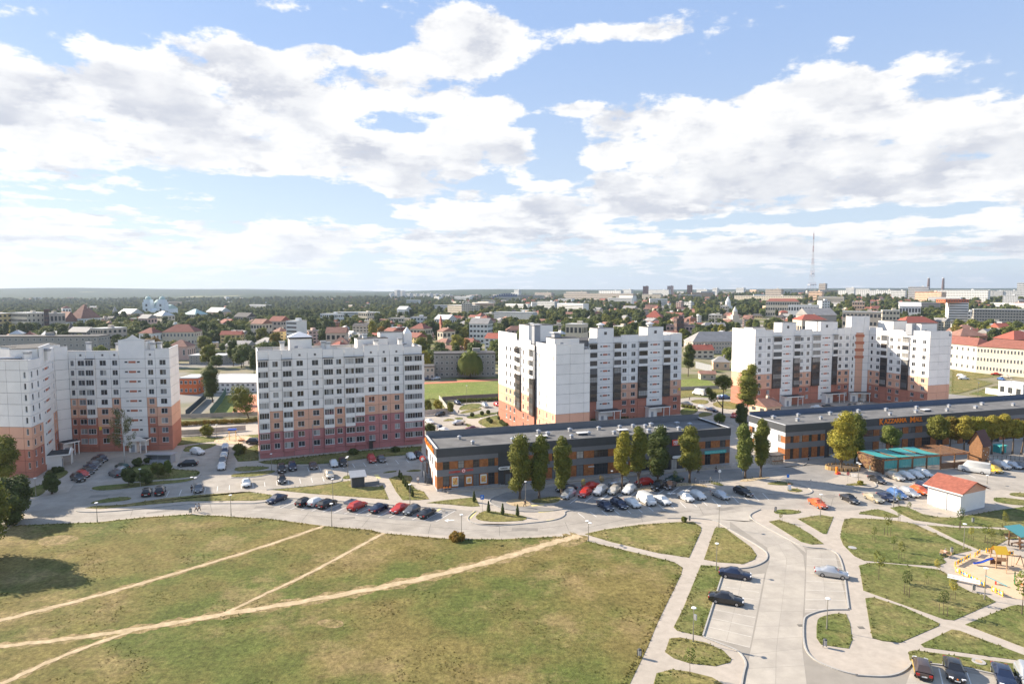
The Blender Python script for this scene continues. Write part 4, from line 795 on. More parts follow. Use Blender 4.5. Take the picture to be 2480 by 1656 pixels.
# ================================================================== the two shop buildings
FONT = None
def text(par, s, loc, rz, size, mat, ext=.06, name='lettering', align='LEFT', sx=1.):
    cu = bpy.data.curves.new('lettering', 'FONT'); cu.body = s; cu.size = size; cu.extrude = ext; cu.offset = .03 * size; cu.align_x = align; cu.resolution_u = 3; cu.materials.append(mat)
    t = bpy.data.objects.new('t', cu); me = t.to_mesh().copy(); me.materials.clear(); me.materials.append(mat)
    o = O(name, me, par, loc); o.rotation_euler = (math.pi / 2, 0, rz); o.scale = (sx, 1, 1); bpy.data.objects.remove(t); bpy.data.curves.remove(cu); return o
def bx(par, name, mat, x0, y0, z0, x1, y1, z1, A=None, rz=0):
    k = ('bx', round(x1 - x0, 2), round(y1 - y0, 2), round(z1 - z0, 2), mat.name)
    if k not in _pc: _pc[k] = MB().box(0, 0, 0, x1 - x0, y1 - y0, z1 - z0).mesh(name, mat)
    e = Vector((math.cos(rz), math.sin(rz))); q = (A or Vector((0, 0))) + e * x0 + Vector((-e.y, e.x)) * y0
    return O(name, _pc[k], par, (q.x, q.y, z0), rz)
def shopfront(r, A, B, segs, side=False, ZB=(.5, 3.35, 4.9, 6.75, 7.85, 9.8)):
    """segs: list of (length, kind) along the wall: 'a' wood, 'w' window over window, 'W' wide window, 'P' dark portal, 'g' plain light"""
    e = (B - A).normalized(); rz = ang(e); tot = sum(s[0] for s in segs); f = (B - A).length / tot; x = 0
    band = m_lite if side else m_mid
    b0, g1, b1, w1, b2, top = ZB; L = (B - A).length
    run = 0
    for n_, (l, k) in enumerate(segs):
        l *= f
        if k == 'P':
            bx(r, 'portal_wall', m_antr, x, .25, 0, x + l, .5, b2, A, rz)
            bx(r, 'portal_opening', m_fdark, x + l * .2, .18, 0, x + l * .8, .24, 3.4, A, rz)
            for j in (0, 1): window(r, tuple((A + e * (x + l * (.25 + .26 * j)) + Vector((-e.y, e.x)) * .02)) + (.1,), rz, l * .22, 2.6, 2, True)
            bx(r, 'pier', m_antr, x, -.02, 0, x + .35, .24, b2, A, rz); bx(r, 'pier', m_antr, x + l - .35, -.02, 0, x + l, .24, b2, A, rz)
        else:
            for za, zb in ((b0, g1), (b1, w1)):
                if k in 'wW' or (k == 'u' and za == b1):
                    q = A + e * (x + .04)
                    window(r, (q.x, q.y, za + .05), rz, l - .08, zb - za - .1, 2 if k in 'wu' else 5, True, (4, 2, 2, 4, 5), 'shop_window', True)
                elif k == 'g': bx(r, 'cladding_panel', m_lite, x + .01, .0, za, x + l - .01, .2, zb, A, rz)
                else:
                    n = max(1, round(l / 1.6))
                    for i in range(n): bx(r, 'timber_panel', m_wood, x + l * i / n + .015, .0, za + .01, x + l * (i + 1) / n - .015, .2, zb - .01, A, rz)
            for za, zb in ((g1, b1), (w1, b2)): bx(r, 'band_panel', band, x + .008, -.04, za, x + l - .008, .2, zb, A, rz)
            bx(r, 'base_panel', m_grey, x, .02, 0, x + l, .2, b0, A, rz)
        x += l
    n = max(2, round(L / 6))
    for i in range(n): bx(r, 'fascia_panel', m_antr, L * i / n + (.01 if i else -.1), -.1, b2, L * (i + 1) / n + (.1 if i == n - 1 else 0), .12, top, A, rz)
    bx(r, 'coping', m_cap if side else m_antr, -.1, -.12, top, L + .1, .34, top + .06, A, rz)
def hat(r, A, e, x, y, z, s=.8, flat=False):
    q = A + e * x + Vector((-e.y, e.x)) * y; rz = ang(e)
    if flat:
        o = O('roof_hatch', MB().box(-1.3, -.7, 0, 1.3, .7, .5).mesh('hatch', m_antr), r, (q.x, q.y, z), rz); O('lid', MB().box(-1.4, -.8, .5, 1.4, .8, .6).mesh('hatch_lid', m_cap), o)
    else:
        o = O('roof_vent', MB().box(-s / 2, -s / 2, 0, s / 2, s / 2, .6).mesh('vent_body', m_metal), r, (q.x, q.y, z), rz)
        b = MB(); h = s * .75; p = [(-h, -h, .72), (h, -h, .72), (h, h, .72), (-h, h, .72)]
        for i in range(4): b.face([p[i], p[(i + 1) % 4], (0, 0, 1.05)])
        b.face(p[::-1]); O('hood', b.box(-s * .6, -s * .6, .6, s * .6, s * .6, .68).mesh('vent_hood', m_metal), o)
def mall(label, A, B, D, segs, lsegs, vents, hatches, back):
    e = (B - A).normalized(); nin = Vector((-e.y, e.x)); rz = ang(e); L = (B - A).length
    r = thing('shop_building', label, 'shop building', (0, 0, 0), 0, 'two storey shop buildings'); C, Dd = B + nin * D, A + nin * D
    shopfront(r, A, B, segs); shopfront(r, Dd, A, lsegs, True)
    shopfront(r, B, C, [(1, 'g')] * 4, True); bx(r, 'rear_wall', m_grey, 0, D - .3, 0, L, D - .05, 9.2, A, rz)
    O('core_wall', MB().prism(inset([A, B, C, Dd], .3), 0, 8.9).mesh('core', m_joint), r)
    O('roof', MB().prism(inset([A, B, C, Dd], .34), 8.9, 9.25).mesh('roof_sheet', m_roofd), r)
    n = 8
    for i in range(n): bx(r, 'rear_parapet', back, L * i / n + .01, D - .3, 9.2, L * (i + 1) / n - .01, D, 10.7, A, rz)
    bx(r, 'coping', m_antr, 0, D - .35, 10.7, L, D + .05, 10.76, A, rz)
    for x, y in vents: hat(r, A, e, x, y, 9.25, rnd.uniform(.65, .85))
    for x, y in hatches: hat(r, A, e, x, y, 9.25, flat=True)
    return r, e, nin, rz, L
MA, MBp = g('Z7', 270, 967), g('Z8', 1690, 668)
_s = lambda: [(1.3, 'a'), (1.45, 'w'), (1.9, 'a'), (1.4, 'w'), (2., 'a'), (1.4, 'w'), (2., 'a'), (1.5, 'w'), (.8, 'a')]
segs1 = _s() + [(6.6, 'P')] + [(2, 'a'), (1.6, 'w'), (2.6, 'a'), (3.4, 'W'), (2.6, 'a'), (1.8, 'w'), (2.6, 'a'), (3.6, 'W'), (3, 'a'), (2.4, 'w'), (2.6, 'a'), (3., 'W'), (2.2, 'a')] + [(7.2, 'P')] + [(1.6, 'a'), (1.6, 'w'), (2.6, 'a'), (1.6, 'w'), (2.6, 'a'), (1.6, 'w'), (1.3, 'a')]
vents1 = [(9.5, 4.5), (7.6, 10.5), (19.5, 4.6), (28.5, 11.2), (30, 8.4), (34.5, 3.6), (37, 10.8), (40, 5.6), (45, 10.4), (46.5, 4.4), (51, 10.2), (56, 3.8), (55, 10.4), (58, 9.2), (60.5, 10.6), (65, 4.), (68, 9.8), (70.5, 7.5)]
mall1, e1, n1_, rz1, L1_ = mall('long dark grey shop building with orange timber panels behind clipped trees', MA, MBp, 15, segs1, [(1.3, 'a'), (1.0, 'u'), (2.6, 'g'), (.9, 'u'), (1.2, 'g'), (.9, 'u'), (1.6, 'g'), (.9, 'u'), (1.3, 'a')], vents1, [(22, 6.2), (38.5, 6.4), (50, 6.6), (27.5, 6), (61, 6.4)], m_mid)
MA2, MB2 = g('Z9', 150, 586), g('Z9', 150, 586) + e1 * 112
segs2 = [(1.6, 'a'), (1., 'w'), (1.8, 'a'), (1., 'w'), (2, 'a'), (1., 'w'), (1.8, 'a'), (1., 'w'), (1.4, 'a'), (6., 'P')] + [(2, 'a'), (2.6, 'w'), (2.4, 'a'), (3.2, 'W')] * 5 + [(6, 'P')] + [(2.4, 'a'), (3., 'W')] * 6
vents2 = [(5, 11), (9, 6), (14, 11.5), (17, 6), (22, 4), (25, 11), (31, 6), (36, 11.6), (41, 5), (46, 11), (52, 6), (58, 11), (63, 5), (70, 10), (76, 6), (84, 10), (92, 6)]
m_navy = M('navy_cladding', (.10, .13, .19), .5, .06, .5)
mall2, e2, n2_, rz2, L2_ = mall('dark grey mall building with big orange roof lettering behind yellowing trees', MA2, MB2, 15.2, segs2, [(1.4, 'a'), (1., 'u'), (4, 'g'), (1., 'u'), (4, 'g'), (1., 'u'), (1.6, 'a')], vents2, [(27, 7), (57, 7)], m_navy)
# lettering
def sign_at(par, z, x, y, A, B, s, size, mat, rz, dy=-.2, sx=1., **k):
    t, h = onplane(z, x, y, A, B); e = (B - A).normalized(); q = A + e * t + Vector((-e.y, e.x)) * dy; return text(par, s, (q.x, q.y, h), rz, size, mat, sx=sx, **k)
for s, x, x1, y, sz in (('K', 378, 434, 268, 2.3), ('AZZARMA', 446, 752, 252, 1.75), ('M', 792, 858, 236, 2.2), ('ALL', 868, 965, 224, 1.75)):
    o = sign_at(mall2, 'A3', x, y, MA2, MB2, s, sz, m_orange, rz2); wd = onplane('A3', x1, y, MA2, MB2)[0] - onplane('A3', x, y, MA2, MB2)[0]; xs = [v.co.x for v in o.data.vertices]; o.scale = (wd / (max(xs) - min(xs)), 1, 1)
DL = MA + n1_ * 15; eL = (MA - DL).normalized(); rzL = ang(eL); nL = Vector((-eL.y, eL.x))
for s, x, sz in (('K', 1.3, 1.9), ('AZZARMA', 2.5, 1.45), ('M', 8.6, 1.9), ('ALL', 10., 1.45)): q = DL + eL * x - nL * .2; text(mall1, s, (q.x, q.y, 8.), rzL, sz, m_orange, sx=.9)
q = DL + eL * .3 - nL * .22; O('sign', MB().cyl((0, 0, 0), (0, .1, 0), .55, n=16).mesh('orange_disc', m_orange), mall1, (q.x, q.y, 8.8), rzL)
def disc_sign(par, P, z, rz, r, mat, off=0):
    o = O('sign', MB().cyl((0, -.14, 0), (0, -.05, 0), r, n=18).mesh('disc', mat), par, (P.x, P.y, z), rz); O('emblem', MB().cyl((0, -.17, 0), (0, -.14, 0), r * .72, n=16).mesh('disc2', m_signw), o); O('emblem', MB().cyl((0, -.19, 0), (0, -.17, 0), r * .42, n=12).mesh('disc3', mat), o)
q = MA + e1 * 6.2; disc_sign(mall1, q, 4.35, rz1, .5, m_redsign)
def glyphs(par, A, e, x0, x1, z, h, mat, rz, seed, n=7, dy=-.12):
    """row of separate letter shapes too small to be read"""
    rr = random.Random(seed); w = (x1 - x0) / n; nin = Vector((-e.y, e.x))
    for i in range(n):
        b = MB(); k = rr.randrange(4); a = w * .78; t = max(.08, h * .2)
        b.box(0, 0, 0, t, .06, h)
        if k != 1: b.box(a - t, 0, 0, a, .06, h)
        if k in (0, 1): b.box(t, .005, h - t, a - t * (k == 0), .06, h)
        if k in (1, 2): b.box(t, .005, 0, a - t * (k == 2), .06, t)
        if k == 3: b.box(t, .005, h * .42, a - t, .06, h * .6)
        q = A + e * (x0 + w * i) + nin * dy; O('letter', b.mesh('letter', mat), par, (q.x, q.y, z), rz)
glyphs(mall1, MA, e1, 2.8, 5.5, 4.0, .45, m_redsign, rz1, 3); glyphs(mall1, MA, e1, 6.9, 8.6, 4.2, .45, m_redsign, rz1, 5, 5)
# food posters on the ground floor
m_food = M('poster_print', (.72, .20, .05), .5, .5, 6., c2=(.80, .62, .22), cs=2.4)
for x0, x1, z0, z1 in ((3.45, 4.95, .9, 3.1), (6.85, 8.1, 1.2, 2.8), (10.2, 11.7, 1., 3.1)):
    o = bx(mall1, 'poster', m_signw, x0, -.1, z0, x1, -.03, z1, MA, rz1); O('print', MB().box(.18, -.02, .3, x1 - x0 - .18, .0, z1 - z0 - .25).mesh('print', m_food), o)
# oval sign, white canopy sign, red and teal signs
def pill(par, A, e, rz, x0, x1, z, h, mat, y=-.35):
    P = []
    for i in range(9): a = -math.pi / 2 + math.pi * i / 8; P.append((x1 - h / 2 + math.cos(a) * h / 2, math.sin(a) * h / 2))
    for i in range(9): a = math.pi / 2 + math.pi * i / 8; P.append((x0 + h / 2 + math.cos(a) * h / 2, math.sin(a) * h / 2))
    b = MB(); b.face([(p[0], -.1, p[1]) for p in P]); b.face([(p[0], .1, p[1]) for p in P][::-1])
    for i in range(len(P)): p, q = P[i], P[(i + 1) % len(P)]; b.face([(p[0], -.1, p[1]), (p[0], .1, p[1]), (q[0], .1, q[1]), (q[0], -.1, q[1])])
    c = A + Vector((-e.y, e.x)) * y; return O('sign', b.mesh('pill_sign', mat), par, (c.x, c.y, z), rz)
t0 = onplane('A1', 1810, 955, MA, MBp); pill(mall1, MA, e1, rz1, t0[0], t0[0] + 3.9, t0[1], .75, m_signw); glyphs(mall1, MA, e1, t0[0] + .5, t0[0] + 2.2, t0[1] - .15, .32, m_black, rz1, 8, 6, -.5); q = MA + e1 * (t0[0] + 3.0); O('emblem', MB().cyl((0, -.5, 0), (0, -.46, 0), .25, n=12).mesh('dot', m_redsign), mall1, (q.x, q.y, t0[1]), rz1)
t0 = onplane('A2', 1350, 500, MA, MBp); pill(mall1, MA, e1, rz1, t0[0], t0[0] + 5, t0[1], .7, m_signw)
t0 = onplane('A2', 1352, 318, MA, MBp); bx(mall1, 'sign', m_redsign, t0[0], -.2, t0[1], t0[0] + 3.2, -.12, t0[1] + 1.5, MA, rz1); q = MA + e1 * (t0[0] + .25) - n1_ * .22; text(mall1, 'РЕНТ', (q.x, q.y, t0[1] + .6), rz1, .85, m_signw); glyphs(mall1, MA, e1, t0[0] + .4, t0[0] + 2.7, t0[1] + .18, .25, m_signw, rz1, 9, 8, -.23)
t0 = onplane('A2', 1865, 455, MA, MBp); t1 = onplane('A2', 2205, 430, MA, MBp); bx(mall1, 'sign', m_teal, t0[0], -.16, t0[1], t1[0], -.08, t0[1] + .85, MA, rz1); glyphs(mall1, MA, e1, t0[0] + .2, t1[0] - .2, t0[1] + .25, .35, M('mint', (.35, .7, .66)), rz1, 12, 13, -.2)
t0 = onplane('A2', 30, 660, MA, MBp); glyphs(mall1, MA, e1, t0[0], t0[0] + 1.6, t0[1], .3, m_signw, rz1, 15, 6, -.1); 
# side stair, ramps and railings at the first shop building
def railing(name, label, pts, n, cat='railing', h=1.0, mat=None, group='railings along the shop ramps'):
    A, B = pts; o = thing(name, label, cat, (A.x, A.y, 0), ang(B - A), group); L = (B - A).length; mat = mat or m_metal
    for z in (.5, h): O('rail', MB().beam((0, 0, z), (L, 0, z), .05).mesh('rail', mat), o)
    pm = MB().box(-.03, -.03, 0, .03, .03, h).mesh('rail_post', mat)
    for i in range(n + 1): O('post', pm, o, (L * i / n, 0, 0))
    return o
def side_stair():
    q = DL + eL * 8; o = thing('outside_stair', 'grey steel stair tower against the side of the shop building', 'stairs', (q.x, q.y, 0), rzL)
    for i in range(16): O('step', MB().box(0, -1.3, 0, .3, -.15, .05).mesh('step', m_antr), o, (-i * .3 + 1, 0, .26 * i + .2))
    O('landing', MB().box(-5.6, -1.4, 4.3, -3.7, -.15, 4.4).mesh('landing', m_antr), o)
    for y in (-1.38, -.2): O('stringer', MB().beam((1.2, y, .1), (-3.8, y, 4.3), .08, .25).mesh('stringer', m_antr), o); O('handrail', MB().beam((1.2, y, 1.1), (-3.8, y, 5.3), .05).mesh('rail', m_antr), o)
    for x in (-5.5, -3.8, -1.3): O('post', MB().box(x, -1.4, 0, x + .1, -1.3, 4.3 if x < -3 else 2.4).mesh('post', m_antr), o)
    O('side_panel', MB().box(-2.6, -1.75, 0, -.4, -1.7, 2.6).mesh('mesh_side', m_metal), o)
side_stair()
q = DL + eL * 3.2 - nL * .1; o = thing('blade_sign', 'round red sign sticking out from the white side wall', 'sign', (q.x, q.y, 4.7), rzL + math.pi / 2); O('disc', MB().cyl((-1.3, -.06, 0), (-1.3, .06, 0), .75, n=18).mesh('blade', m_redsign), o); O('emblem', MB().cyl((-1.3, -.1, 0), (-1.3, -.06, 0), .45, n=14).mesh('blade2', m_signw), o); O('bracket', MB().beam((0, 0, 0), (-.6, 0, 0), .06).mesh('bracket', m_antr), o)
railing('railing', 'metal railing at the corner ramp of the shops', [g('Z7', 300, 985), g('Z7', 480, 975)], 4); railing('railing', 'metal railing in front of the first shop windows', [g('Z7', 590, 960), g('Z7', 980, 930)], 8)
railing('railing', 'long railing below the clipped trees at the shop fronts', [g('Z8', -420, 870), g('Z8', 380, 815)], 14); railing('railing', 'railing at the far end of the shop fronts', [g('Z8', 1340, 725), g('Z8', 1820, 690)], 9)
# terraces (planters and steps) along the fronts
b = MB().box(2, -2.2, 0, 16, -.3, .35); tag(O('terrace', b.mesh('terrace', m_pave), None, (MA.x, MA.y, 0), rz1), kind='structure'); tag(O('terrace', MB().box(24, -2.4, 0, 75, -.3, .3).mesh('terrace', m_pave), None, (MA.x, MA.y, 0), rz1), kind='structure')
o = thing('flower_box', 'orange flower boxes under the corner shop window', 'planter', (MA.x, MA.y, .35), rz1); O('box', MB().box(1.2, -.6, 0, 3.3, -.2, .4).mesh('fbox', m_fdark), o); O('flowers', MB().ball((1.6, -.4, .5), .3, mi=0).ball((2.2, -.4, .48), .28).ball((2.9, -.4, .5), .3).mesh('flowers', m_orange), o)
# pink neighbour at the mall's far end
P = MB2 + e1 * .3 - n1_ * 3
o = thing('annex_building', 'flat pink building joined to the far end of the mall', 'building', (P.x, P.y, 0), rz2); O('wall', MB().box(0, 0, 0, 34, 16, 8.6).mesh('pink_wall', M('pink_render', (.62, .43, .38), .85, .05, .4)), o); O('roof', MB().box(-.2, -.2, 8.6, 34.2, 16.2, 9.3).mesh('pink_roof', m_antr), o)
# ================================================================== trees and shrubs
G1 = leaf('leaf_green', (.105, .13, .027), (.19, .185, .036)); G2 = leaf('leaf_dark', (.055, .078, .022), (.105, .125, .036)); G3 = leaf('leaf_yellow', (.33, .28, .04), (.22, .215, .036)); G4 = leaf('leaf_fresh', (.12, .16, .035), (.17, .19, .045)); G5 = leaf('leaf_autumn', (.30, .16, .03), (.16, .15, .03)); G6 = leaf('leaf_birch', (.20, .19, .075), (.14, .15, .05)); GY = leaf('leaf_gold', (.36, .29, .045), (.26, .235, .045))
LEAFS = [G1, G2, G4, G1, G2]
def crown_mesh(name, lobes, n, size, mat, core=.74, jit=.9, seed=0, r0=.74, fill=True):
    rs = np.random.RandomState(seed); L = np.array(lobes, float); wts = (L[:, 3] * L[:, 5]); idx = rs.choice(len(L), n, p=wts / wts.sum())
    d = rs.normal(size=(n, 3)); d /= np.linalg.norm(d, axis=1)[:, None]; r = rs.uniform(r0, 1.08, n)
    C = L[idx, :3] + d * L[idx, 3:6] * r[:, None]
    keep = np.ones(n, bool)
    for l in L: keep &= ~(((((C - l[:3]) / (l[3:6] * .7)) ** 2).sum(1)) < 1)
    C, d = C[keep], d[keep]; n = len(C)
    nr = d + rs.normal(size=(n, 3)) * jit * .6 + np.array([0, 0, .25]); nr /= np.linalg.norm(nr, axis=1)[:, None]
    t = np.cross(nr, rs.normal(size=(n, 3))); t /= np.linalg.norm(t, axis=1)[:, None]; b = np.cross(nr, t); s = (size * rs.uniform(.6, 1.3, n))[:, None]
    V = np.stack([C - t * s, C - b * s * .7, C + t * s, C + b * s * .7], 1).reshape(-1, 3); F = np.arange(n * 4).reshape(-1, 4)
    if fill:
        mb = MB()
        for l in L: mb.ball(l[:3], 1., 9, 6, 0, tuple(l[3:6] * core))
        cv = np.array(mb.v); cv += rs.normal(size=cv.shape) * .04 * L[:, 3].mean(); F = np.concatenate([F, np.array(mb.f) + len(V)]); V = np.concatenate([V, cv])
    return np_mesh(name, V, F, mat)
def trunk_mesh(h, r, branches=(), name='trunk', mat=None, n=8, lean=(0, 0)):
    b = MB(); p = Vector((0, 0, -.1)); k = 5; rr = r * 1.35
    for i in range(k):
        q = Vector((lean[0] * (i + 1) / k + rnd.uniform(-.06, .06) * h * .15, lean[1] * (i + 1) / k + rnd.uniform(-.06, .06) * h * .15, h * (i + 1) / k)); r2 = r * (1 - .55 * (i + 1) / k); b.cyl(p, q, rr, r2, n, cap=i == k - 1); p = q; rr = r2
    for a, c, ra in branches: b.cyl(a, c, ra, ra * .45, 6)
    return b.mesh(name, mat or m_bark, smooth=True)
def tree(label, P, trunk, crown, rz=0., s=1., mat=None, name='tree', group=None, z=0., cat='tree'):
    o = thing(name, label, cat, (P[0], P[1], z), rz, group); o.scale = s if hasattr(s, '__len__') else (s, s, s)
    O('trunk', trunk, o); O('crown', crown, o, mat=mat); return o
def column(h, hc, w, seed, k=7):
    rs = random.Random(seed); out = []
    for i in range(k):
        t = i / (k - 1); wd = w * (.74 + .34 * math.sin(math.pi * min(1, t * .75 + .16))) * (1 if t < .9 else .92); z = hc + (h - hc) * (t * .86 + .08)
        for j in range(2 if 0 < i < k - 1 else 1): a = rs.uniform(0, 6.28); q = w * rs.uniform(.12, .38); out.append((q * math.cos(a), q * math.sin(a), z + rs.uniform(-.3, .3), wd * rs.uniform(.62, .85), wd * rs.uniform(.62, .85), (h - hc) / k * rs.uniform(.85, 1.15)))
    return out
# clipped columnar limes along the shop fronts: (zoom, base, top y, crown x0,x1, crown bottom y)
def scale_at(P): return FOC / (P.y * CP + H * SP)
LIMES = [('Z7', 1195, 1052, 375, 1065, 1335, 900, G1, 'stout clipped lime tree on the bare earth circle'), ('Z7', 1410, 1045, 385, 1320, 1525, 900, G1, 'second clipped lime tree from the corner shop, with forked trunk'), ('Z7', 1660, 1020, 400, 1530, 1752, 870, G1, 'slim clipped lime tree above the silver people carrier'),
         ('Z8', 490, 940, 325, 368, 560, 720, G3, 'thin yellowing lime tree behind the white estate car'), ('Z8', 675, 925, 270, 570, 790, 720, G1, 'broad clipped lime tree above the red hatchback'), ('Z8', 890, 885, 275, 785, 1048, 760, G2, 'dark broad lime tree above the black parked hatchback'), ('Z8', 1245, 870, 275, 1115, 1405, 680, G1, 'wide twin stemmed lime tree beside the red and white shop sign'),
         ('Z8', 1865, 820, 235, 1752, 1950, 690, G4, 'clipped lime tree at the gap between the two shop buildings'), ('Z8', 2040, 808, 200, 1965, 2150, 640, G1, 'narrow lime tree at the corner of the mall'), ('Z9', 660, 672, 165, 532, 785, 540, G3, 'large yellow green tree standing in the timber planter'), ('Z9', 785, 600, 175, 742, 892, 520, G1, 'darker tree close behind the planter tree')]
for i, (z, x, y, ty, xa, xb, yb, mt, lab) in enumerate(LIMES):
    P = g(z, x, y); s = scale_at(P) * ZM[z][2]; ch = ZM[z]; h = (y - ty) / s * 1.02; w = (xb - xa) / s / 2; hc = (y - yb) / s * .9
    br = [((0, 0, hc * .55), (w * .35, .1, hc * 1.3), .16), ((0, 0, hc * .6), (-w * .35, -.1, hc * 1.3), .15)]
    tree(lab, P, trunk_mesh(hc + 2, .26, br), crown_mesh('lime_crown', column(h, hc, w, 40 + i), 8000, .19, mt, seed=i, jit=1.2, core=.76, r0=.68), 0, 1, None, 'lime_tree', 'clipped limes at the shops')
def blob(h, hc, w, seed, k=8):
    rs = random.Random(seed); out = [(0, 0, (h + hc) / 2, w * .72, w * .72, (h - hc) * .42)]
    for i in range(k):
        a = i * 2.4 + rs.uniform(-.4, .4); t = (i + .5) / k; rr = w * .55 * math.sqrt(1 - (2 * t - 1) ** 2 * .6); z = hc + (h - hc) * (.15 + .7 * t); q = w * rs.uniform(.36, .52)
        out.append((rr * math.cos(a), rr * math.sin(a), z, q, q, q * rs.uniform(.75, 1.)))
    return out
def put(z, x, y, ty, xa, xb, yb, mt, lab, n=4000, size=.2, kind='blob', name='tree', group=None, seed=0, cat='tree', tr=.22, core=.74):
    P = g(z, x, y); s = scale_at(P) * ZM[z][2]; h = (y - ty) / s; w = (xb - xa) / s / 2; hc = max(.1, (y - yb) / s)
    cx = ((xa + xb) / 2 - x) / s
    L = (column if kind == 'col' else blob)(h, hc, w, seed); L = [(l[0] + cx, *l[1:]) for l in L]
    return tree(lab, P, trunk_mesh(hc + (h - hc) * .5, tr, lean=(cx, 0)), crown_mesh('crown', L, n, size, mt, seed=seed, core=core), 0, 1, None, name, group, cat=cat)
put('Z9', 1100, 560, 250, 1010, 1197, 450, G4, 'small round tree in front of the mall entrance', 4500, .17, seed=3)
put('Z9', 1520, 520, 155, 1420, 1620, 400, G1, 'big green tree beside the mall lettering', 7000, .19, seed=4); put('Z9', 1640, 500, 155, 1570, 1740, 400, G5, 'orange tinted tree behind the pergola', 5000, .19, seed=5)
for i, (x, ty, xa, xb, yb) in enumerate(((1770, 150, 1690, 1850, 400), (1900, 160, 1810, 1980, 380), (2020, 150, 1930, 2110, 400), (2120, 135, 2040, 2200, 380), (2210, 190, 2130, 2300, 380), (2290, 200, 2240, 2400, 360), (2400, 210, 2320, 2500, 370))):
    put('Z9', x, 520, ty, xa, xb, yb, GY if i % 3 != 1 else G3, ['golden tree just behind the peak of the timber tower', 'yellow tree behind the roof of the timber tower', 'tall golden tree above the white delivery van', 'tallest golden tree of the row beyond the timber tower', 'yellow tree above the teal shed', 'pale yellow tree in front of the pink annex', 'outermost yellow tree of the row before the pink annex'][i], 4500, .2, seed=20 + i, name='autumn_tree', group='yellow trees before the mall')
put('Z4', 268, 1045, 580, 195, 357, 860, G1, 'tall forked poplar at the gap between the shop buildings', 6000, .2, 'col', seed=31, name='poplar_tree'); put('Z4', 210, 1060, 820, 180, 290, 1040, G2, 'leafy shrub tree at the foot of the tall poplar', 3500, .18, seed=32)
def forked():
    P = g('Z4', 92, 948); s = scale_at(P) * 3.0895; L1 = [((130 - 92) / s, 0, (948 - 700) / s, 1.6, 1.5, 1.9), ((60 - 92) / s, .2, (948 - 690) / s, 1.7, 1.5, 1.8), (0, -.2, (948 - 665) / s, 1.8, 1.5, 1.5), (.3, 0, 11.2, 1.4, 1.3, 1.6)]
    L2 = [((15 - 92) / s, 0, (948 - 800) / s, 1.6, 1.5, 2.), ((-15 - 92) / s, 0, (948 - 760) / s, 1.3, 1.2, 1.4)]
    b = MB().cyl((0, 0, 0), (0, 0, 5), .3, .22, 8).cyl((0, 0, 5), ((95 - 92) / s, 0, 10.5), .22, .12, 8).cyl((0, 0, 3.2), (-2.0, 0, 5.6), .2, .15, 8).cyl((-2.0, 0, 5.6), ((25 - 92) / s, 0, 8.5), .15, .08, 8)
    tree('bare stemmed tree with two leafy heads behind the shop roof', P, b.mesh('trunk', m_bark, smooth=True), crown_mesh('crown', L1 + L2, 3500, .2, G1, seed=33, core=.6), name='pruned_tree')
    put('Z4', 70, 1000, 930, 25, 120, 990, G4, 'bright green shrub at the foot of the two headed tree', 1800, .16, seed=34, name='shrub', cat='shrub')
forked()
def birch():
    P = g('Z1', 1125, 1420); s = scale_at(P) * 3.734; rs = np.random.RandomState(3); C = []
    b = MB().cyl((0, 0, 0), (.1, 0, 5), .16, .13, 8).cyl((.1, 0, 5), (-.4, 0, 13), .13, .04, 8)
    for i in range(26):
        z = rs.uniform(4, 13); a = rs.uniform(0, 6.28); l = rs.uniform(1.4, 3.1) * (1.15 - .5 * abs(z - 8) / 5); p0 = Vector((-.1, 0, z)); p1 = p0 + Vector((math.cos(a) * l, math.sin(a) * l, rs.uniform(.3, 1.2))); b.cyl(p0, p1, .05, .015, 5)
        for k in range(9):
            t = rs.uniform(.35, 1.05); q = p0.lerp(p1, t); C.append((q.x, q.y, q.z - rs.uniform(.2, .9), .34, .34, rs.uniform(.45, 1.)))
    tree('thin leaning birch tree in front of the two winged block', P, b.mesh('trunk', M('birch_bark', (.55, .53, .48), .8, .3, 6.), smooth=True), crown_mesh('crown', C, 8000, .11, G6, fill=False, seed=7), s=(1.15, 1.15, 1.08), name='birch_tree')
birch()
def willow():
    P = g('Z2', 2160, 652); rs = np.random.RandomState(9); L = blob(13.5, 7, 5.2, 5, 12); n = 6000; th = rs.rand(n) * 6.28; rr = 6.6 * np.sqrt(rs.rand(n)) ** .6; zt = 5.8 + 8.2 * np.sqrt(np.maximum(0, 1 - (rr / 7) ** 2)) * (.8 + .2 * np.sin(3 * th + rr) * np.sin(5 * th)) - rs.rand(n) * 1.2; ln = rs.uniform(1.5, 5.5, n); x, y = rr * np.cos(th), rr * np.sin(th); w = .1
    dx, dy = -np.sin(th) * w, np.cos(th) * w; zb = np.maximum(zt - ln, .6)
    V = np.stack([np.stack([x - dx, y - dy, zt], 1), np.stack([x + dx, y + dy, zt], 1), np.stack([x * 1.05 + dx, y * 1.05 + dy, zb], 1), np.stack([x * 1.05 - dx, y * 1.05 - dy, zb], 1)], 1).reshape(-1, 3); cm = crown_mesh('t', L, 3000, .2, G4, seed=9)
    a = np.empty(len(cm.vertices) * 3, np.float32); cm.vertices.foreach_get('co', a); F0 = np.array([list(p.vertices) for p in cm.polygons]); bpy_v = np.concatenate([a.reshape(-1, 3), V]); F = np.concatenate([F0, np.arange(n * 4).reshape(-1, 4) + len(cm.vertices)])
    tree('weeping willow in front of the grey school', P, trunk_mesh(8, .4), np_mesh('willow_crown', bpy_v, F, G4), s=(1, 1, 1.05), name='willow_tree'); bpy.data.meshes.remove(cm)
willow()
put('Z3', 1890, 790, 460, 1832, 1960, 740, G2, 'dark chestnut tree by the edge of the middle block', 6000, .22, seed=41); put('B1', 600, 900, 360, 430, 710, 800, G2, 'tall dark tree beside the fence of the orange building', 6000, .2, 'col', seed=42)
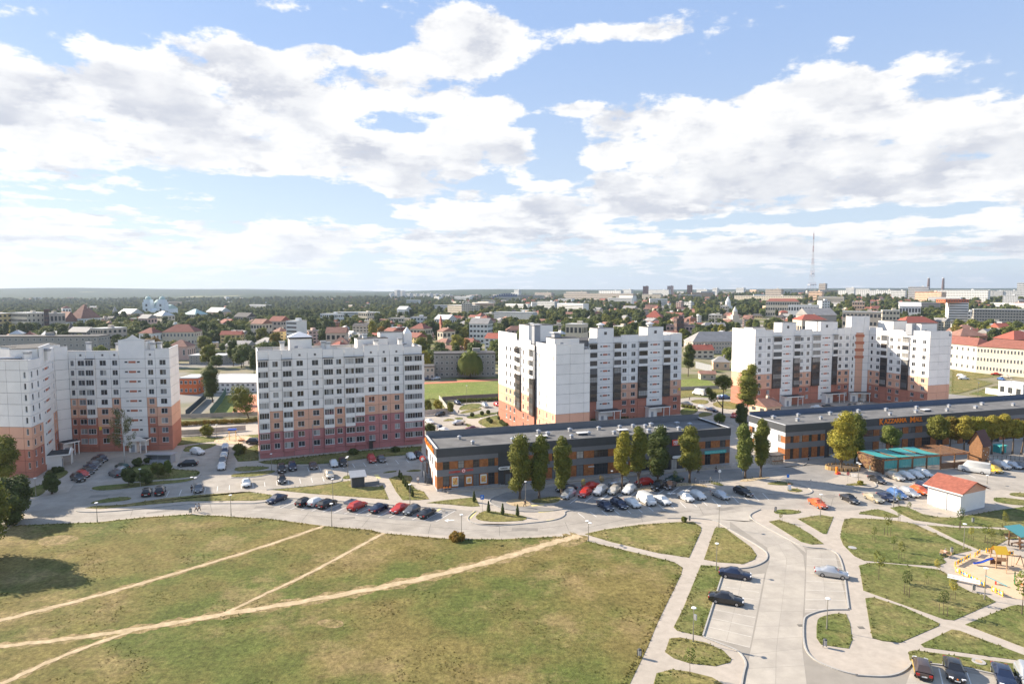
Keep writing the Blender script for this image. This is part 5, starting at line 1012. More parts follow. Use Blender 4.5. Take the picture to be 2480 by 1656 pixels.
put('B1', 1150, 1160, 615, 850, 1270, 1090, G1, 'loose leaning tree at the sports court', 5000, .2, seed=43, core=.5); put('B1', 940, 1110, 985, 905, 975, 1070, G1, 'tiny tree in front of the orange court', 900, .15, seed=44)
put('Z5', -10, 600, 40, -260, 190, 430, G1, 'big tree behind the dark bushes cut by the picture border', 9000, .22, seed=45); put('Z5', 130, 800, 400, -40, 285, 740, G2, 'dark spreading tree overhanging the junction', 8000, .2, seed=46); put('Z5', 60, 860, 520, -120, 240, 850, G2, 'dense dark bush under the spreading tree', 5000, .2, seed=47, name='bush', cat='bush')
tree('tree beyond the picture edge casting shade on the meadow', (-92, 107), trunk_mesh(6, .4), crown_mesh('crown', blob(13, 3, 6.5, 48, 9), 6000, .25, G1, seed=48))
put('Z5', 470, 580, 380, 400, 545, 575, G2, 'dark bush at the corner of the first car park', 3000, .17, seed=49, name='bush', cat='bush')
BUSH = [('Z5', 1160, 505, 330, 1095, 1240, G2, 'dark lilac bush beside the birch tree'), ('Z5', 1320, 500, 350, 1240, 1390, G2, 'broad dark bush behind the slim lamp post'), ('Z5', 1430, 430, 290, 1360, 1500, G1, 'bush in front of the grey refuse shelter'), ('Z5', 1530, 420, 260, 1480, 1560, G4, 'light feathery bush beside the refuse shelter'), ('Z5', 520, 385, 340, 470, 570, G2, 'low bush under the porch of the two winged block'),
        ('Z6', 75, 215, 130, 15, 142, G1, 'round bush at the corner of the slab block'), ('B1', 500, 1420, 1245, 385, 630, G1, 'large round bush behind the small playground'), ('Z5', 1230, 330, 260, 1190, 1290, G2, 'shaded bush behind the birch trunk'), ('Z5', 1330, 300, 255, 1300, 1370, G2, 'small shaded bush by the refuse shelter roof'),
        ('B2', 250, 1470, 1310, 110, 390, G2, 'long dark hedge bush at the corner of the slab block'), ('B2', 640, 1120, 870, 560, 710, G1, 'shrub at the end of the concrete fence'), ('B2', 200, 1080, 830, 110, 300, G1, 'tall bushes inside the pale fence'), ('B2', 400, 1070, 830, 300, 510, G3, 'yellow green bushes at the pale fence corner'),
        ('Z2', 1480, 1320, 1280, 1440, 1530, G2, 'small bush under the slab block windows'), ('Z2', 1100, 1345, 1300, 1060, 1150, G2, 'low bush beside the rear door path'), ('Z8', 1180, 1310, 1245, 1150, 1215, G1, 'weedy bush beside the litter bin at the lawn corner'), ('Z6', 2040, 995, 940, 1960, 2120, G5, 'rusty weeds around the small bollard'), ('A4', 1400, 925, 850, 1360, 1450, G3, 'yellow bush on the traffic island')]
for i, (z, x, y, ty, xa, xb, mt, lab) in enumerate(BUSH): put(z, x, y, ty, xa, xb, y - (y - ty) * .12, mt, lab, 2200, .15, seed=60 + i, name='bush', cat='bush', tr=.06, group='bushes around the blocks')
# clipped balls and little conifers: shared meshes
ball_c = crown_mesh('ball_crown', [(0, 0, .8, .8, .8, .75)], 1400, .09, G2, seed=80); ball_t = trunk_mesh(.5, .05)
for i, (x, y, lab) in enumerate(((1045, 1165, 'nearest'), (1232, 1135, 'middle'), (1350, 1115, 'farthest'), (1357, 1255, 'upper'), (1400, 1290, 'lower'), (1560, 1140, 'topmost'), (1565, 1225, 'lower'))):
    tree(['first clipped ball shrub of the three on the curved verge', 'second clipped ball shrub of the three on the curved verge', 'third clipped ball shrub of the three on the curved verge', 'upper of the paired ball shrubs on the wide lawn', 'lower of the paired ball shrubs on the wide lawn', 'ball shrub at the corner of the L shaped block', 'ball shrub nearest the wall of the L shaped block'][i], g('B2', x, y), ball_t, ball_c, i, 1.0, None, 'ball_shrub', 'clipped ball shrubs', cat='shrub')
cone_c = crown_mesh('cone_crown', [(0, 0, .5, .42, .42, .45), (0, 0, 1.05, .32, .32, .45), (0, 0, 1.6, .18, .18, .4)], 900, .07, G2, seed=81); cone_t = trunk_mesh(.4, .04)
CON = [('Z6', 1523, 432, 'top'), ('Z6', 1541, 456, '2nd'), ('Z6', 1558, 490, '3rd'), ('Z6', 1578, 518, '4th'), ('Z6', 1597, 542, '5th'), ('Z6', 1618, 574, '6th'), ('Z6', 1638, 607, '7th'), ('Z7', 683, 1085, ''), ('Z7', 845, 1200, ''), ('Z7', 1002, 1230, ''), ('Z7', 1168, 1243, '')]
for i, (z, x, y, _) in enumerate(CON):
    lab = ('%s little cypress in the row of seven beside the shop corner' % ['first', 'second', 'third', 'fourth', 'fifth', 'sixth', 'seventh'][i]) if i < 7 else ['lone little cypress beside the blue parking sign', 'westernmost cypress of the three on the traffic island', 'middle cypress of the three on the traffic island', 'easternmost cypress of the three on the traffic island'][i - 7]
    tree(lab, g(z, x, y), cone_t, cone_c, i * 1.3, (1., 1., 1.25 if i > 6 else .95), None, 'cypress', 'little cypresses', cat='cypress')
# staked saplings in the little park
sap_c = [crown_mesh('sapling_crown', [(0, 0, 2.6, .6, .6, .9), (.3, .1, 2.1, .4, .4, .5), (-.25, .2, 3.1, .35, .35, .5)], 700, .1, G1, fill=False, seed=83 + i, r0=.2) for i in range(2)]; sap_t = trunk_mesh(2.6, .035); stake = MB().box(-.55, -.03, 0, -.49, .03, 1.3).box(.49, -.03, 0, .55, .03, 1.3).mesh('stake', m_bark)
SAP = [('Z9', 1080, 1255, 1.15, 'tallest staked sapling on the oval lawn', G1), ('Z9', 960, 1310, .8, 'slim sapling on the oval lawn beside the low shrub', G4), ('Z9', 1135, 1395, .8, 'faint sapling in the middle of the oval lawn', G4), ('Z9', 1205, 1480, .9, 'staked sapling at the lower edge of the oval lawn', G1), ('Z9', 1185, 1130, .7, 'little sapling on the path corner above the oval lawn', G4), ('Z9', 1275, 1060, .7, 'little sapling left of the white house', G1), ('Z9', 1735, 1200, 1.2, 'dense sapling beside the lamp near the white house', G2), ('Z9', 2145, 1200, .9, 'staked sapling below the shade of the white house', G1), ('Z9', 2140, 1125, .6, 'tiny sapling in the shade of the white house', G1), ('Z9', 1835, 1300, .7, 'yellow sapling on the strip above the playground', G3), ('Z9', 1180, 990, .8, 'sapling beside the row of blue cars', G4),
       ('Z11', 605, 660, 1.3, 'tall sapling at the top corner of the middle lawn', G1), ('Z11', 848, 800, 1.15, 'dense dark sapling in the middle lawn', G2), ('Z11', 1020, 700, .6, 'bare sapling stem right of the dense dark sapling', G4), ('Z11', 1110, 615, .7, 'yellow bushy sapling at the tip of the middle lawn', GY), ('Z11', 1250, 840, .9, 'pale yellow sapling near the white bench', GY), ('Z11', 1165, 965, 1.05, 'vase shaped sapling at the bottom of the middle lawn', G2), ('Z11', 1850, 960, 1.8, 'bright leafy tree at the corner of the sand pit', G4), ('Z11', 1580, 365, 1.0, 'bushy sapling behind the wooden table', G1), ('Z11', 1530, 330, .9, 'thin grey green sapling beside the bushy one', G4),
       ('Z10', 700, 1490, 1.0, 'thin sapling at the bottom lawn by the pavement', G4), ('Z7', 1900, 965, .8, 'yellow sapling between the parked red cars', GY), ('Z7', 2105, 940, .9, 'orange sapling beside the parked red car', G5), ('Z8', 1085, 880, .9, 'young tree in front of the dark green car', G4), ('Z9', 115, 1135, .55, 'tiny shrub on the wedge shaped lawn', G1), ('Z6', 1295, 250, .6, 'thin sapling at the shaded car park edge', G4), ('A5', 1230, 300, .6, 'low shrub behind the wooden table', G2)]
for i, (z, x, y, s, lab, mt) in enumerate(SAP):
    o = tree(lab, g(z, x, y), sap_t, sap_c[i % 2], i * 1.7, s, mt, 'sapling', 'young park trees', z=.04)
    if i % 3 != 2: O('stakes', stake, o)
# ================================================================== vehicles
m_tyre = M('tyre', (.02, .02, .02), .85); m_rim = M('rim', (.45, .45, .46), .35, metal=.7); m_cgl = M('car_glass', (.02, .023, .026), .05, spec=.8); m_hl = M('headlight', (.75, .76, .78), .15, spec=.8); m_tl = M('taillight', (.45, .02, .015), .25, spec=.6); m_plate = M('number_plate', (.75, .75, .72), .5); m_trim = M('black_trim', (.02, .02, .022), .5)
PAINT = {}
def paint(n):
    if n not in PAINT:
        c, met = {'black': ((.012, .012, .014), 0), 'navy': ((.012, .02, .05), .1), 'white': ((.62, .62, .60), 0), 'silver': ((.46, .47, .48), .5), 'grey': ((.12, .125, .13), .4), 'red': ((.42, .025, .015), 0), 'orange': ((.62, .10, .02), 0), 'darkgreen': ((.012, .05, .04), .1), 'blue': ((.07, .15, .33), .2), 'brown': ((.085, .06, .05), .3), 'beige': ((.52, .47, .39), .3), 'gold': ((.45, .39, .27), .4), 'maroon': ((.10, .012, .02), .1), 'yellow': ((.65, .42, .05), 0)}[n]
        PAINT[n] = M('paint_' + n, c, .28, spec=.5, metal=met, coat=.6, var=.04, vs=3.)
    return PAINT[n]
# profile stations: x (front +), hood/belt height, half width ; greenhouse: belt and roof x positions
CT = {'sedan': dict(L=4.65, W=1.8, H=1.45, belt=.92, hood=.88, rear=.98, c=(1.05, .38, -.75, -1.62), rw=.60), 'hatch': dict(L=4.05, W=1.74, H=1.5, belt=.96, hood=.92, rear=1.0, c=(1.05, .40, -1.35, -1.9), rw=.60),
      'wagon': dict(L=4.75, W=1.8, H=1.5, belt=.95, hood=.88, rear=1.0, c=(1.1, .42, -1.75, -2.22), rw=.60), 'suv': dict(L=4.55, W=1.86, H=1.72, belt=1.08, hood=1.05, rear=1.15, c=(1.05, .45, -1.55, -2.1), rw=.62),
      'mpv': dict(L=4.5, W=1.82, H=1.68, belt=1.0, hood=.95, rear=1.05, c=(1.45, .45, -1.65, -2.1), rw=.62), 'van': dict(L=5.0, W=1.95, H=1.98, belt=1.12, hood=1.1, rear=1.2, c=(1.85, 1.1, -2.2, -2.42), rw=.72), 'panel': dict(L=6.4, W=2.05, H=2.65, belt=1.35, hood=1.25, rear=1.5, c=(2.45, 1.55, -3.0, -3.15), rw=.86)}
CARM = {}
def car_meshes(t):
    if t in CARM: return CARM[t]
    p = CT[t]; L, W, Hh, bl, hd, rr = p['L'] / 2, p['W'] / 2, p['H'], p['belt'], p['hood'], p['rear']; c = p['c']; rw = p['rw'] * p['W'] / 1.8
    gz = .2 if t not in ('suv', 'panel') else .27
    st = [(L, .52, .70), (L - .06, hd - .22, .84), (L - .35, hd - .08, .95), (L - .9, hd, .99), (c[0], bl, 1.), (c[1], bl + .02, 1.), (0, bl + .03, 1.), (c[2], rr - .02, 1.), (c[3], rr, .99), (-L + .35, rr - .02 if t in ('sedan',) else rr, .95), (-L + .05, rr - .16, .88), (-L, .5, .78)]
    b = MB(); rows = []
    for x, h, w in st:
        w *= W; lo_ = gz + (.1 if abs(x) > L - .1 else 0); pts = [(x, -w * .93, lo_), (x, -w, lo_ + .22), (x, -w, (h + lo_) * .55), (x, -w * .97, h - .06), (x, -w * .88, h), (x, 0, h + .03), (x, w * .88, h), (x, w * .97, h - .06), (x, w, (h + lo_) * .55), (x, w, lo_ + .22), (x, w * .93, lo_)]; rows.append(pts)
    i0 = len(b.v)
    for r_ in rows: b.v += r_
    n = 11
    for i in range(len(rows) - 1):
        for j in range(n - 1): b.f.append((i0 + i * n + j, i0 + i * n + j + 1, i0 + (i + 1) * n + j + 1, i0 + (i + 1) * n + j)); b.m.append(0)
        b.f.append((i0 + i * n, i0 + (i + 1) * n, i0 + (i + 1) * n + n - 1, i0 + i * n + n - 1)); b.m.append(0)
    b.f.append(tuple(i0 + j for j in range(n - 1, -1, -1))); b.m.append(0); b.f.append(tuple(i0 + (len(rows) - 1) * n + j for j in range(n))); b.m.append(0)
    wb = W * .9; zb = bl
    # greenhouse
    base = [(c[0], wb), (c[1] - .02, wb * 1.01), (c[2], wb * 1.01), (c[3], wb * .93)]; zt = Hh
    bot = [(c[0], -wb * .93, bl), (c[0] - .25, -wb, bl), (c[3] + .2, -wb, rr - .02), (c[3], -wb * .9, rr - .02), (c[3], wb * .9, rr - .02), (c[3] + .2, wb, rr - .02), (c[0] - .25, wb, bl), (c[0], wb * .93, bl)]
    top = [(c[1], -rw * .92, zt - .05), (c[1] - .15, -rw, zt - .02), (c[2] + .15, -rw, zt - .02), (c[2], -rw * .9, zt - .06), (c[2], rw * .9, zt - .06), (c[2] + .15, rw, zt - .02), (c[1] - .15, rw, zt - .02), (c[1], rw * .92, zt - .05)]
    i0 = len(b.v); b.v += bot + top
    for k in range(8): b.f.append((i0 + k, i0 + (k + 1) % 8, i0 + 8 + (k + 1) % 8, i0 + 8 + k)); b.m.append(0)
    i1 = len(b.v); mid = [(x * .98 - .0, y * .8, zt + .02) for x, y, z in top]; b.v += mid
    for k in range(8): b.f.append((i0 + 8 + k, i0 + 8 + (k + 1) % 8, i1 + (k + 1) % 8, i1 + k)); b.m.append(0)
    b.f.append(tuple(range(i1, i1 + 8))); b.m.append(0)
    body = b.mesh('car_body', paint('white'), smooth=True)
    try: body.set_sharp_from_angle(angle=R(38))
    except Exception: pass
    def lerp3(a, b_, t_): return tuple(a[i] + (b_[i] - a[i]) * t_ for i in range(3))
    def glassq(q, push):
        cx = Vector(q[0]); nrm = (Vector(q[1]) - cx).cross(Vector(q[3]) - cx).normalized() * push; return [tuple(Vector(p_) + nrm) for p_ in q]
    G = {}
    def inner(A0, B0, A1, B1, u0, u1, v0, v1, s=1):   # patch on a bilinear face
        P = lambda u, v: lerp3(lerp3(A0, B0, u), lerp3(A1, B1, u), v)
        q = [P(u0, v0), P(u1, v0), P(u1, v1), P(u0, v1)]; return glassq(q, .012)
    G['windscreen'] = MB().face(inner(bot[7], bot[0], top[7], top[0], .06, .94, .06, .92)).mesh('windscreen', m_cgl)
    G['rear_window'] = MB().face(inner(bot[3], bot[4], top[3], top[4], .08, .92, .14, .9)).mesh('rear_window', m_cgl)
    cuts = [(.05, .36), (.39, .66), (.69, .93)] if t not in ('sedan', 'panel', 'hatch') else ([(.06, .47), (.51, .9)] if t != 'panel' else [(.03, .2)])
    sd = []
    for u0, u1 in cuts:
        sd.append(MB().face(inner(bot[1], bot[2], top[1], top[2], u0, u1, .08, .88)).mesh('side_window', m_cgl)); sd.append(MB().face(inner(bot[5], bot[6], top[5], top[6], 1 - u1, 1 - u0, .08, .88)).mesh('side_window', m_cgl))
    G['side'] = sd
    r = .31 if t not in ('suv', 'panel', 'van') else .36
    G['wheel'] = MB().cyl((0, -.1, 0), (0, .1, 0), r, n=14).mesh('wheel', m_tyre); G['rim'] = MB().cyl((0, -.115, 0), (0, .115, 0), r * .62, n=12).mesh('rim', m_rim); G['r'] = r; G['wx'] = (L * .60, -L * .58) if t != 'panel' else (L * .62, -L * .5)
    hz = hd - .22; G['headlight'] = MB().box(-.16, -.2, -.08, .04, .2, .07).mesh('headlight', m_hl); G['hp'] = (L - .1, W * .66, hz); G['taillight'] = MB().box(-.05, -.16, -.12, .12, .16, .12).mesh('taillight', m_tl); G['tp'] = (-L + .02, W * .70, rr - .28)
    G['plate'] = MB().box(-.02, -.26, -.06, .02, .26, .06).mesh('plate', m_plate); G['bumper'] = MB().box(-.06, -W * .7, -.12, .03, W * .7, .12).mesh('bumper', m_trim); G['mirror'] = MB().box(-.08, -.1, -.06, .08, .1, .08).mesh('mirror', m_trim); G['mp'] = (c[0] - .32, W * 1.04, bl + .08)
    CARM[t] = (body, G); return CARM[t]
def car(P, head, typ, colr, label, full=True, group='parked cars', name=None):
    body, G = car_meshes(typ); p = CT[typ]; L = p['L'] / 2
    nm = name or {'suv': 'off_road_car', 'van': 'minibus', 'panel': 'delivery_van', 'wagon': 'estate_car', 'hatch': 'hatchback_car', 'sedan': 'saloon_car', 'mpv': 'people_carrier'}[typ]
    o = thing(nm, label, 'van' if typ in ('van', 'panel') else 'car', (P[0], P[1], .015), ang(head), group); pm = paint(colr); o.scale = (1.06,) * 3
    O('body', body, o, mat=pm)
    for k in ('windscreen', 'rear_window'):
        if not (k == 'rear_window' and typ == 'panel'): O(k, G[k], o)
    for m in G['side']: O('side_window', m, o)
    for x in G['wx']:
        for s in (-1, 1):
            w = O('wheel', G['wheel'], o, (x, s * (p['W'] / 2 - .08), G['r']))
            if full: O('rim', G['rim'], w)
    for s in (-1, 1):
        q = G['hp']; O('headlight', G['headlight'], o, (q[0], s * q[1], q[2]), s * .35); q = G['tp']; O('taillight', G['taillight'], o, (q[0], s * q[1], q[2]))
        if full: q = G['mp']; O('mirror', G['mirror'], o, (q[0], s * q[1], q[2]), mat=pm)
    if full:
        O('plate', G['plate'], o, (-L - .01, 0, .55)); O('plate', G['plate'], o, (L + .015, 0, .42)); O('bumper', G['bumper'], o, (L - .01, 0, .38)); O('bumper', G['bumper'], o, (-L + .03, 0, .38))
    return o
def dr(z, a, b): return (g(z, *b) - g(z, *a)).normalized()
D1 = dr('Z6', (440, 710), (600, 645)); D2 = dr('Z6', (1135, 305), (1165, 350)); D3 = dr('Z6', (615, 440), (632, 492)); D4 = dr('Z8', (100, 1170), (215, 1250)); D5 = dr('Z8', (240, 1075), (335, 1005)); D6 = dr('Z10', (990, 630), (1330, 680)); D7 = dr('Z11', (1130, 1440), (1175, 1600)); D8 = dr('Z9', (640, 890), (830, 985)); D9 = dr('Z5', (650, 430), (775, 480)); DP = dr('Z5', (2030, 150), (1998, 380)); DR = dr('Z7', (1600, 980), (2100, 920))
CARS = [('Z6', 410, 648, D1, -1, 'sedan', 'navy', 'dark blue saloon alone at the start of the angled bays'), ('Z6', 665, 678, D1, 1, 'hatch', 'black', 'black hatchback parked beside the white hatchback'), ('Z6', 768, 678, D1, 1, 'hatch', 'white', 'white hatchback between two black cars'), ('Z6', 868, 692, D1, 1, 'wagon', 'black', 'black estate car behind a lamp post'), ('Z6', 1142, 712, D1, 1, 'wagon', 'red', 'red estate car beside the small trailer'), ('Z6', 1338, 730, D1, 1, 'sedan', 'navy', 'blue saloon with its door standing open'), ('Z6', 1522, 735, D1, -1, 'sedan', 'red', 'red car facing the road in the angled bays'), ('Z6', 1632, 752, D1, -1, 'hatch', 'grey', 'dark grey hatchback beside the red car'), ('Z6', 1772, 778, D1, 1, 'sedan', 'black', 'low black coupe last in the angled row'),
        ('Z6', 455, 378, D2, 1, 'suv', 'black', 'black boxy off road car near the round lamp'), ('Z6', 553, 358, D2, 1, 'suv', 'navy', 'dark blue car beside the boxy black one'), ('Z6', 742, 346, D2, 1, 'sedan', 'brown', 'brown saloon alone in the sunny bay'), ('Z6', 928, 325, D2, 1, 'sedan', 'white', 'white saloon beside a black car by the twin lamp'), ('Z6', 1012, 320, D2, 1, 'suv', 'black', 'black car behind the twin headed lamp'), ('Z6', 1270, 288, D2, 1, 'mpv', 'red', 'red people carrier in the shade of the slab block'), ('Z6', 1358, 284, D2, 1, 'sedan', 'grey', 'dark saloon beside the red people carrier'), ('Z6', 1625, 258, D2, 1, 'sedan', 'white', 'white saloon in the shaded bays near the shop corner'), ('Z6', 1695, 250, D2, 1, 'hatch', 'black', 'black car half hidden by the shop corner'),
        ('Z6', 137, 503, D3, 1, 'sedan', 'white', 'white saloon at the open end of the lower bays'), ('Z6', 457, 475, D3, 1, 'hatch', 'black', 'small black hatchback in the middle of the lower bays'), ('Z6', 888, 425, D3, 1, 'sedan', 'beige', 'pale beige saloon near the grey kiosk'), ('Z5', 1330, 590, D3, -1, 'hatch', 'black', 'black hatchback first in the shaded lower bays'), ('Z5', 1450, 580, D3, -1, 'suv', 'black', 'black off road car second in the shaded lower bays'), ('Z5', 1797, 552, D3, 1, 'sedan', 'grey', 'grey saloon with a person standing at its side'),
        ('Z5', 708, 462, D9, 1, 'suv', 'black', 'black off road car nearest in the dark courtyard row'), ('Z5', 752, 425, D9, 1, 'hatch', 'red', 'red car in the dark courtyard row'), ('Z5', 790, 393, D9, 1, 'sedan', 'black', 'black saloon third in the courtyard row'), ('Z5', 820, 360, D9, 1, 'sedan', 'navy', 'dark blue saloon fourth in the courtyard row'), ('Z5', 852, 330, D9, 1, 'sedan', 'grey', 'dark grey saloon fifth in the courtyard row'), ('Z5', 885, 302, D9, 1, 'hatch', 'black', 'black hatchback sixth in the courtyard row'), ('Z5', 920, 280, D9, 1, 'hatch', 'navy', 'farthest dark car of the courtyard row'), ('Z5', 1048, 418, D9, -1, 'wagon', 'grey', 'grey estate car opposite the courtyard row'), ('Z5', 1095, 388, D9, -1, 'hatch', 'silver', 'silver car behind the grey estate'), ('Z5', 1105, 355, D9, -1, 'wagon', 'darkgreen', 'dark green estate under the birch tree'), ('Z5', 1700, 328, dr('Z5', (1600, 335), (1790, 325)), -1, 'mpv', 'black', 'black people carrier beside the refuse shelter'), ('Z5', 1787, 222, dr('Z5', (1740, 215), (1830, 235)), 1, 'suv', 'white', 'white off road car behind the refuse shelter'),
        ('Z5', 2005, 352, DP, 1, 'sedan', 'white', 'white saloon at the front of the single file'), ('Z5', 2014, 303, DP, 1, 'suv', 'grey', 'grey off road car second in the single file'), ('Z5', 2024, 256, DP, 1, 'sedan', 'silver', 'silver saloon third in the single file'), ('Z5', 2035, 213, DP, 1, 'sedan', 'navy', 'dark blue saloon fourth in the single file'), ('Z5', 2037, 172, DP, 1, 'sedan', 'silver', 'pale car at the back of the single file'), ('Z2', 215, 1250, dr('Z2', (180, 1250), (250, 1250)), 1, 'suv', 'black', 'black off road car behind the slab block corner'),
        ('Z2', 1888, 995, dr('Z2', (1840, 1005), (1930, 985)), -1, 'hatch', 'black', 'black hatchback beside the pale fence'), ('Z2', 1795, 1062, dr('Z2', (1770, 1050), (1830, 1075)), 1, 'sedan', 'white', 'white saloon behind the slab block end wall'), ('Z2', 2050, 1075, dr('Z2', (2090, 1070), (1990, 1080)), 1, 'hatch', 'silver', 'silver hatchback turning beside the small verges'), ('Z2', 1890, 1122, dr('Z2', (1870, 1100), (1905, 1140)), 1, 'hatch', 'navy', 'dark blue car beside the dark hedge bush'), ('Z2', 1930, 1142, dr('Z2', (1900, 1130), (1960, 1142)), 1, 'sedan', 'white', 'white car in shade behind the shop roof edge'), ('Z2', 2190, 1128, dr('Z2', (2140, 1130), (2230, 1125)), 1, 'sedan', 'maroon', 'dark red car peeping over the shop roof'), ('B2', 1290, 985, dr('B2', (1220, 950), (1350, 1020)), 1, 'mpv', 'silver', 'silver people carrier near the L shaped block'), ('B2', 1525, 965, dr('B2', (1450, 930), (1590, 985)), 1, 'hatch', 'red', 'red car beside the L shaped block'), ('B2', 1625, 945, dr('B2', (1590, 925), (1640, 960)), 1, 'suv', 'white', 'white car half hidden by the L shaped block'), ('B2', 770, 930, dr('B2', (750, 920), (790, 940)), 1, 'hatch', 'navy', 'tiny dark car on the path by the pitch'), ('B2', 190, 480, dr('B2', (120, 480), (260, 480)), 1, 'sedan', 'navy', 'dark saloon in front of the school annex'), ('B2', 360, 465, dr('B2', (420, 460), (290, 475)), 1, 'wagon', 'silver', 'silver estate in front of the grey school'),
        ('Z7', 1712, 960, DR, -1, 'sedan', 'black', 'black saloon on the shop road behind the limes'), ('Z7', 1992, 935, DR, -1, 'sedan', 'red', 'dark red saloon behind the yellow sapling'), ('Z8', 455, 900, DR, -1, 'suv', 'silver', 'silver pickup style car on the shop road'), ('Z8', 735, 890, DR, -1, 'hatch', 'red', 'bright red hatchback under the broad lime'), ('Z8', 1070, 858, DR, -1, 'sedan', 'darkgreen', 'dark green saloon behind the young tree'),
        ('Z7', 1735, 1030, D5, -1, 'mpv', 'silver', 'silver people carrier first in the inner bays'), ('Z7', 1920, 1015, D5, -1, 'hatch', 'red', 'small bright red hatchback in the inner bays'), ('Z7', 2092, 992, D5, -1, 'suv', 'silver', 'silver off road car with spare wheel on the back'), ('Z7', 2245, 985, D5, -1, 'hatch', 'beige', 'champagne hatchback in the inner bays'), ('Z8', 565, 975, D5, -1, 'wagon', 'white', 'white estate car in the inner bays'), ('Z8', 885, 938, D5, -1, 'suv', 'black', 'black hatchback under the dark lime tree'), ('Z8', 1030, 925, D5, -1, 'sedan', 'brown', 'old brown grey saloon in the inner bays'),
        ('Z8', 305, 1155, D4, 1, 'sedan', 'navy', 'navy saloon first in the outer bays'), ('Z8', 460, 1135, D4, 1, 'wagon', 'navy', 'dark blue estate second in the outer bays'), ('Z8', 605, 1122, D4, 1, 'sedan', 'white', 'white saloon beside the white minibus, nearer the navy cars'), ('Z8', 765, 1095, D4, 1, 'van', 'white', 'white minibus in the outer bays'), ('Z8', 940, 1092, D4, 1, 'sedan', 'white', 'white saloon on the far side of the minibus'), ('Z8', 1205, 1062, D4, 1, 'hatch', 'white', 'first of the two small white hatchbacks standing together'), ('Z8', 1338, 1040, D4, 1, 'hatch', 'white', 'second of the two small white hatchbacks standing together'), ('Z8', 1588, 1032, D4, 1, 'sedan', 'silver', 'silver saloon alone in the outer bays'), ('Z8', 1845, 1000, D4, 1, 'wagon', 'black', 'black estate last in the outer bays'),
        ('Z9', 450, 990, D8, 1, 'sedan', 'orange', 'orange red saloon driving past the round island'), ('Z9', 738, 948, D8, 1, 'sedan', 'black', 'black saloon behind the orange red car'), ('Z9', 955, 940, D8, 1, 'sedan', 'gold', 'gold saloon first in the row by the white house'), ('Z9', 1075, 930, D8, 1, 'sedan', 'navy', 'navy car second in the row by the white house'), ('Z9', 1170, 905, D8, 1, 'wagon', 'blue', 'light blue estate in the row by the white house'), ('Z9', 1280, 890, D8, 1, 'wagon', 'silver', 'silver and black car in the row by the white house'), ('Z9', 1372, 872, D8, 1, 'hatch', 'orange', 'bright red car half hidden by the white house'), ('Z9', 1420, 835, D8, 1, 'hatch', 'navy', 'dark car peeping past the white house'),
        ('Z9', 985, 770, D8, 1, 'sedan', 'black', 'black saloon at the mall island'), ('Z9', 1150, 745, D8, 1, 'wagon', 'beige', 'pale estate car first before the pergola'), ('Z9', 1250, 738, D8, 1, 'hatch', 'white', 'white hatchback second before the pergola'), ('Z9', 1335, 728, D8, 1, 'hatch', 'white', 'white hatchback third before the pergola'), ('Z9', 1405, 712, D8, 1, 'wagon', 'white', 'white estate fourth before the pergola'), ('Z9', 1865, 685, dr('Z9', (2000, 705), (1735, 665)), 1, 'panel', 'white', 'big white delivery van below the timber tower'), ('Z9', 2045, 680, D8, 1, 'hatch', 'yellow', 'yellow and black taxi behind the delivery van'), ('Z9', 2105, 645, D8, 1, 'suv', 'white', 'white off road car right of the delivery van'), ('Z9', 2205, 640, D8, 1, 'wagon', 'silver', 'silver estate beside the white off road car'), ('Z9', 2275, 645, D8, 1, 'hatch', 'grey', 'dark car at the end of the delivery van row'),
        ('Z10', 1105, 615, D6, 1, 'sedan', 'navy', 'dark blue saloon in the upper bay of the concrete road'), ('Z10', 1025, 840, D6, 1, 'sedan', 'black', 'black saloon in the bay below the dark blue one'), ('Z10', 1965, 605, D6, 1, 'sedan', 'silver', 'silver saloon across the concrete road'), ('A6', 415, 370, D7, -1, 'hatch', 'brown', 'brown hatchback with yellow sides at the bottom lawn'), ('A6', 1020, 400, D7, 1, 'sedan', 'black', 'shiny black saloon beside the brown hatchback'), ('A6', 1960, 520, D7, 1, 'sedan', 'navy', 'navy saloon with a bay free beside it'), ('A6', 2420, 560, D7, 1, 'mpv', 'silver', 'silver car cut by the picture corner'),
        ('B3', 420, 1070, dr('B3', (500, 1090), (330, 1060)), 1, 'panel', 'white', 'white panel van behind the L shaped block'), ('B3', 180, 1262, dr('B3', (270, 1260), (120, 1240)), -1, 'sedan', 'grey', 'dark saloon first at the hedge behind the shops'), ('B3', 500, 1340, dr('B3', (420, 1320), (580, 1350)), 1, 'wagon', 'silver', 'silver estate second at the hedge behind the shops'), ('B3', 665, 1380, dr('B3', (580, 1360), (750, 1395)), 1, 'sedan', 'navy', 'navy saloon third at the hedge behind the shops'), ('B3', 1075, 1490, dr('B3', (1050, 1510), (1100, 1440)), -1, 'hatch', 'red', 'red hatchback behind the tall poplar'), ('B3', 905, 1140, dr('B3', (820, 1140), (945, 1130)), 1, 'mpv', 'blue', 'blue car at the bright end wall'), ('B3', 800, 1140, dr('B3', (760, 1140), (820, 1130)), 1, 'hatch', 'silver', 'pale car behind the two headed tree'),
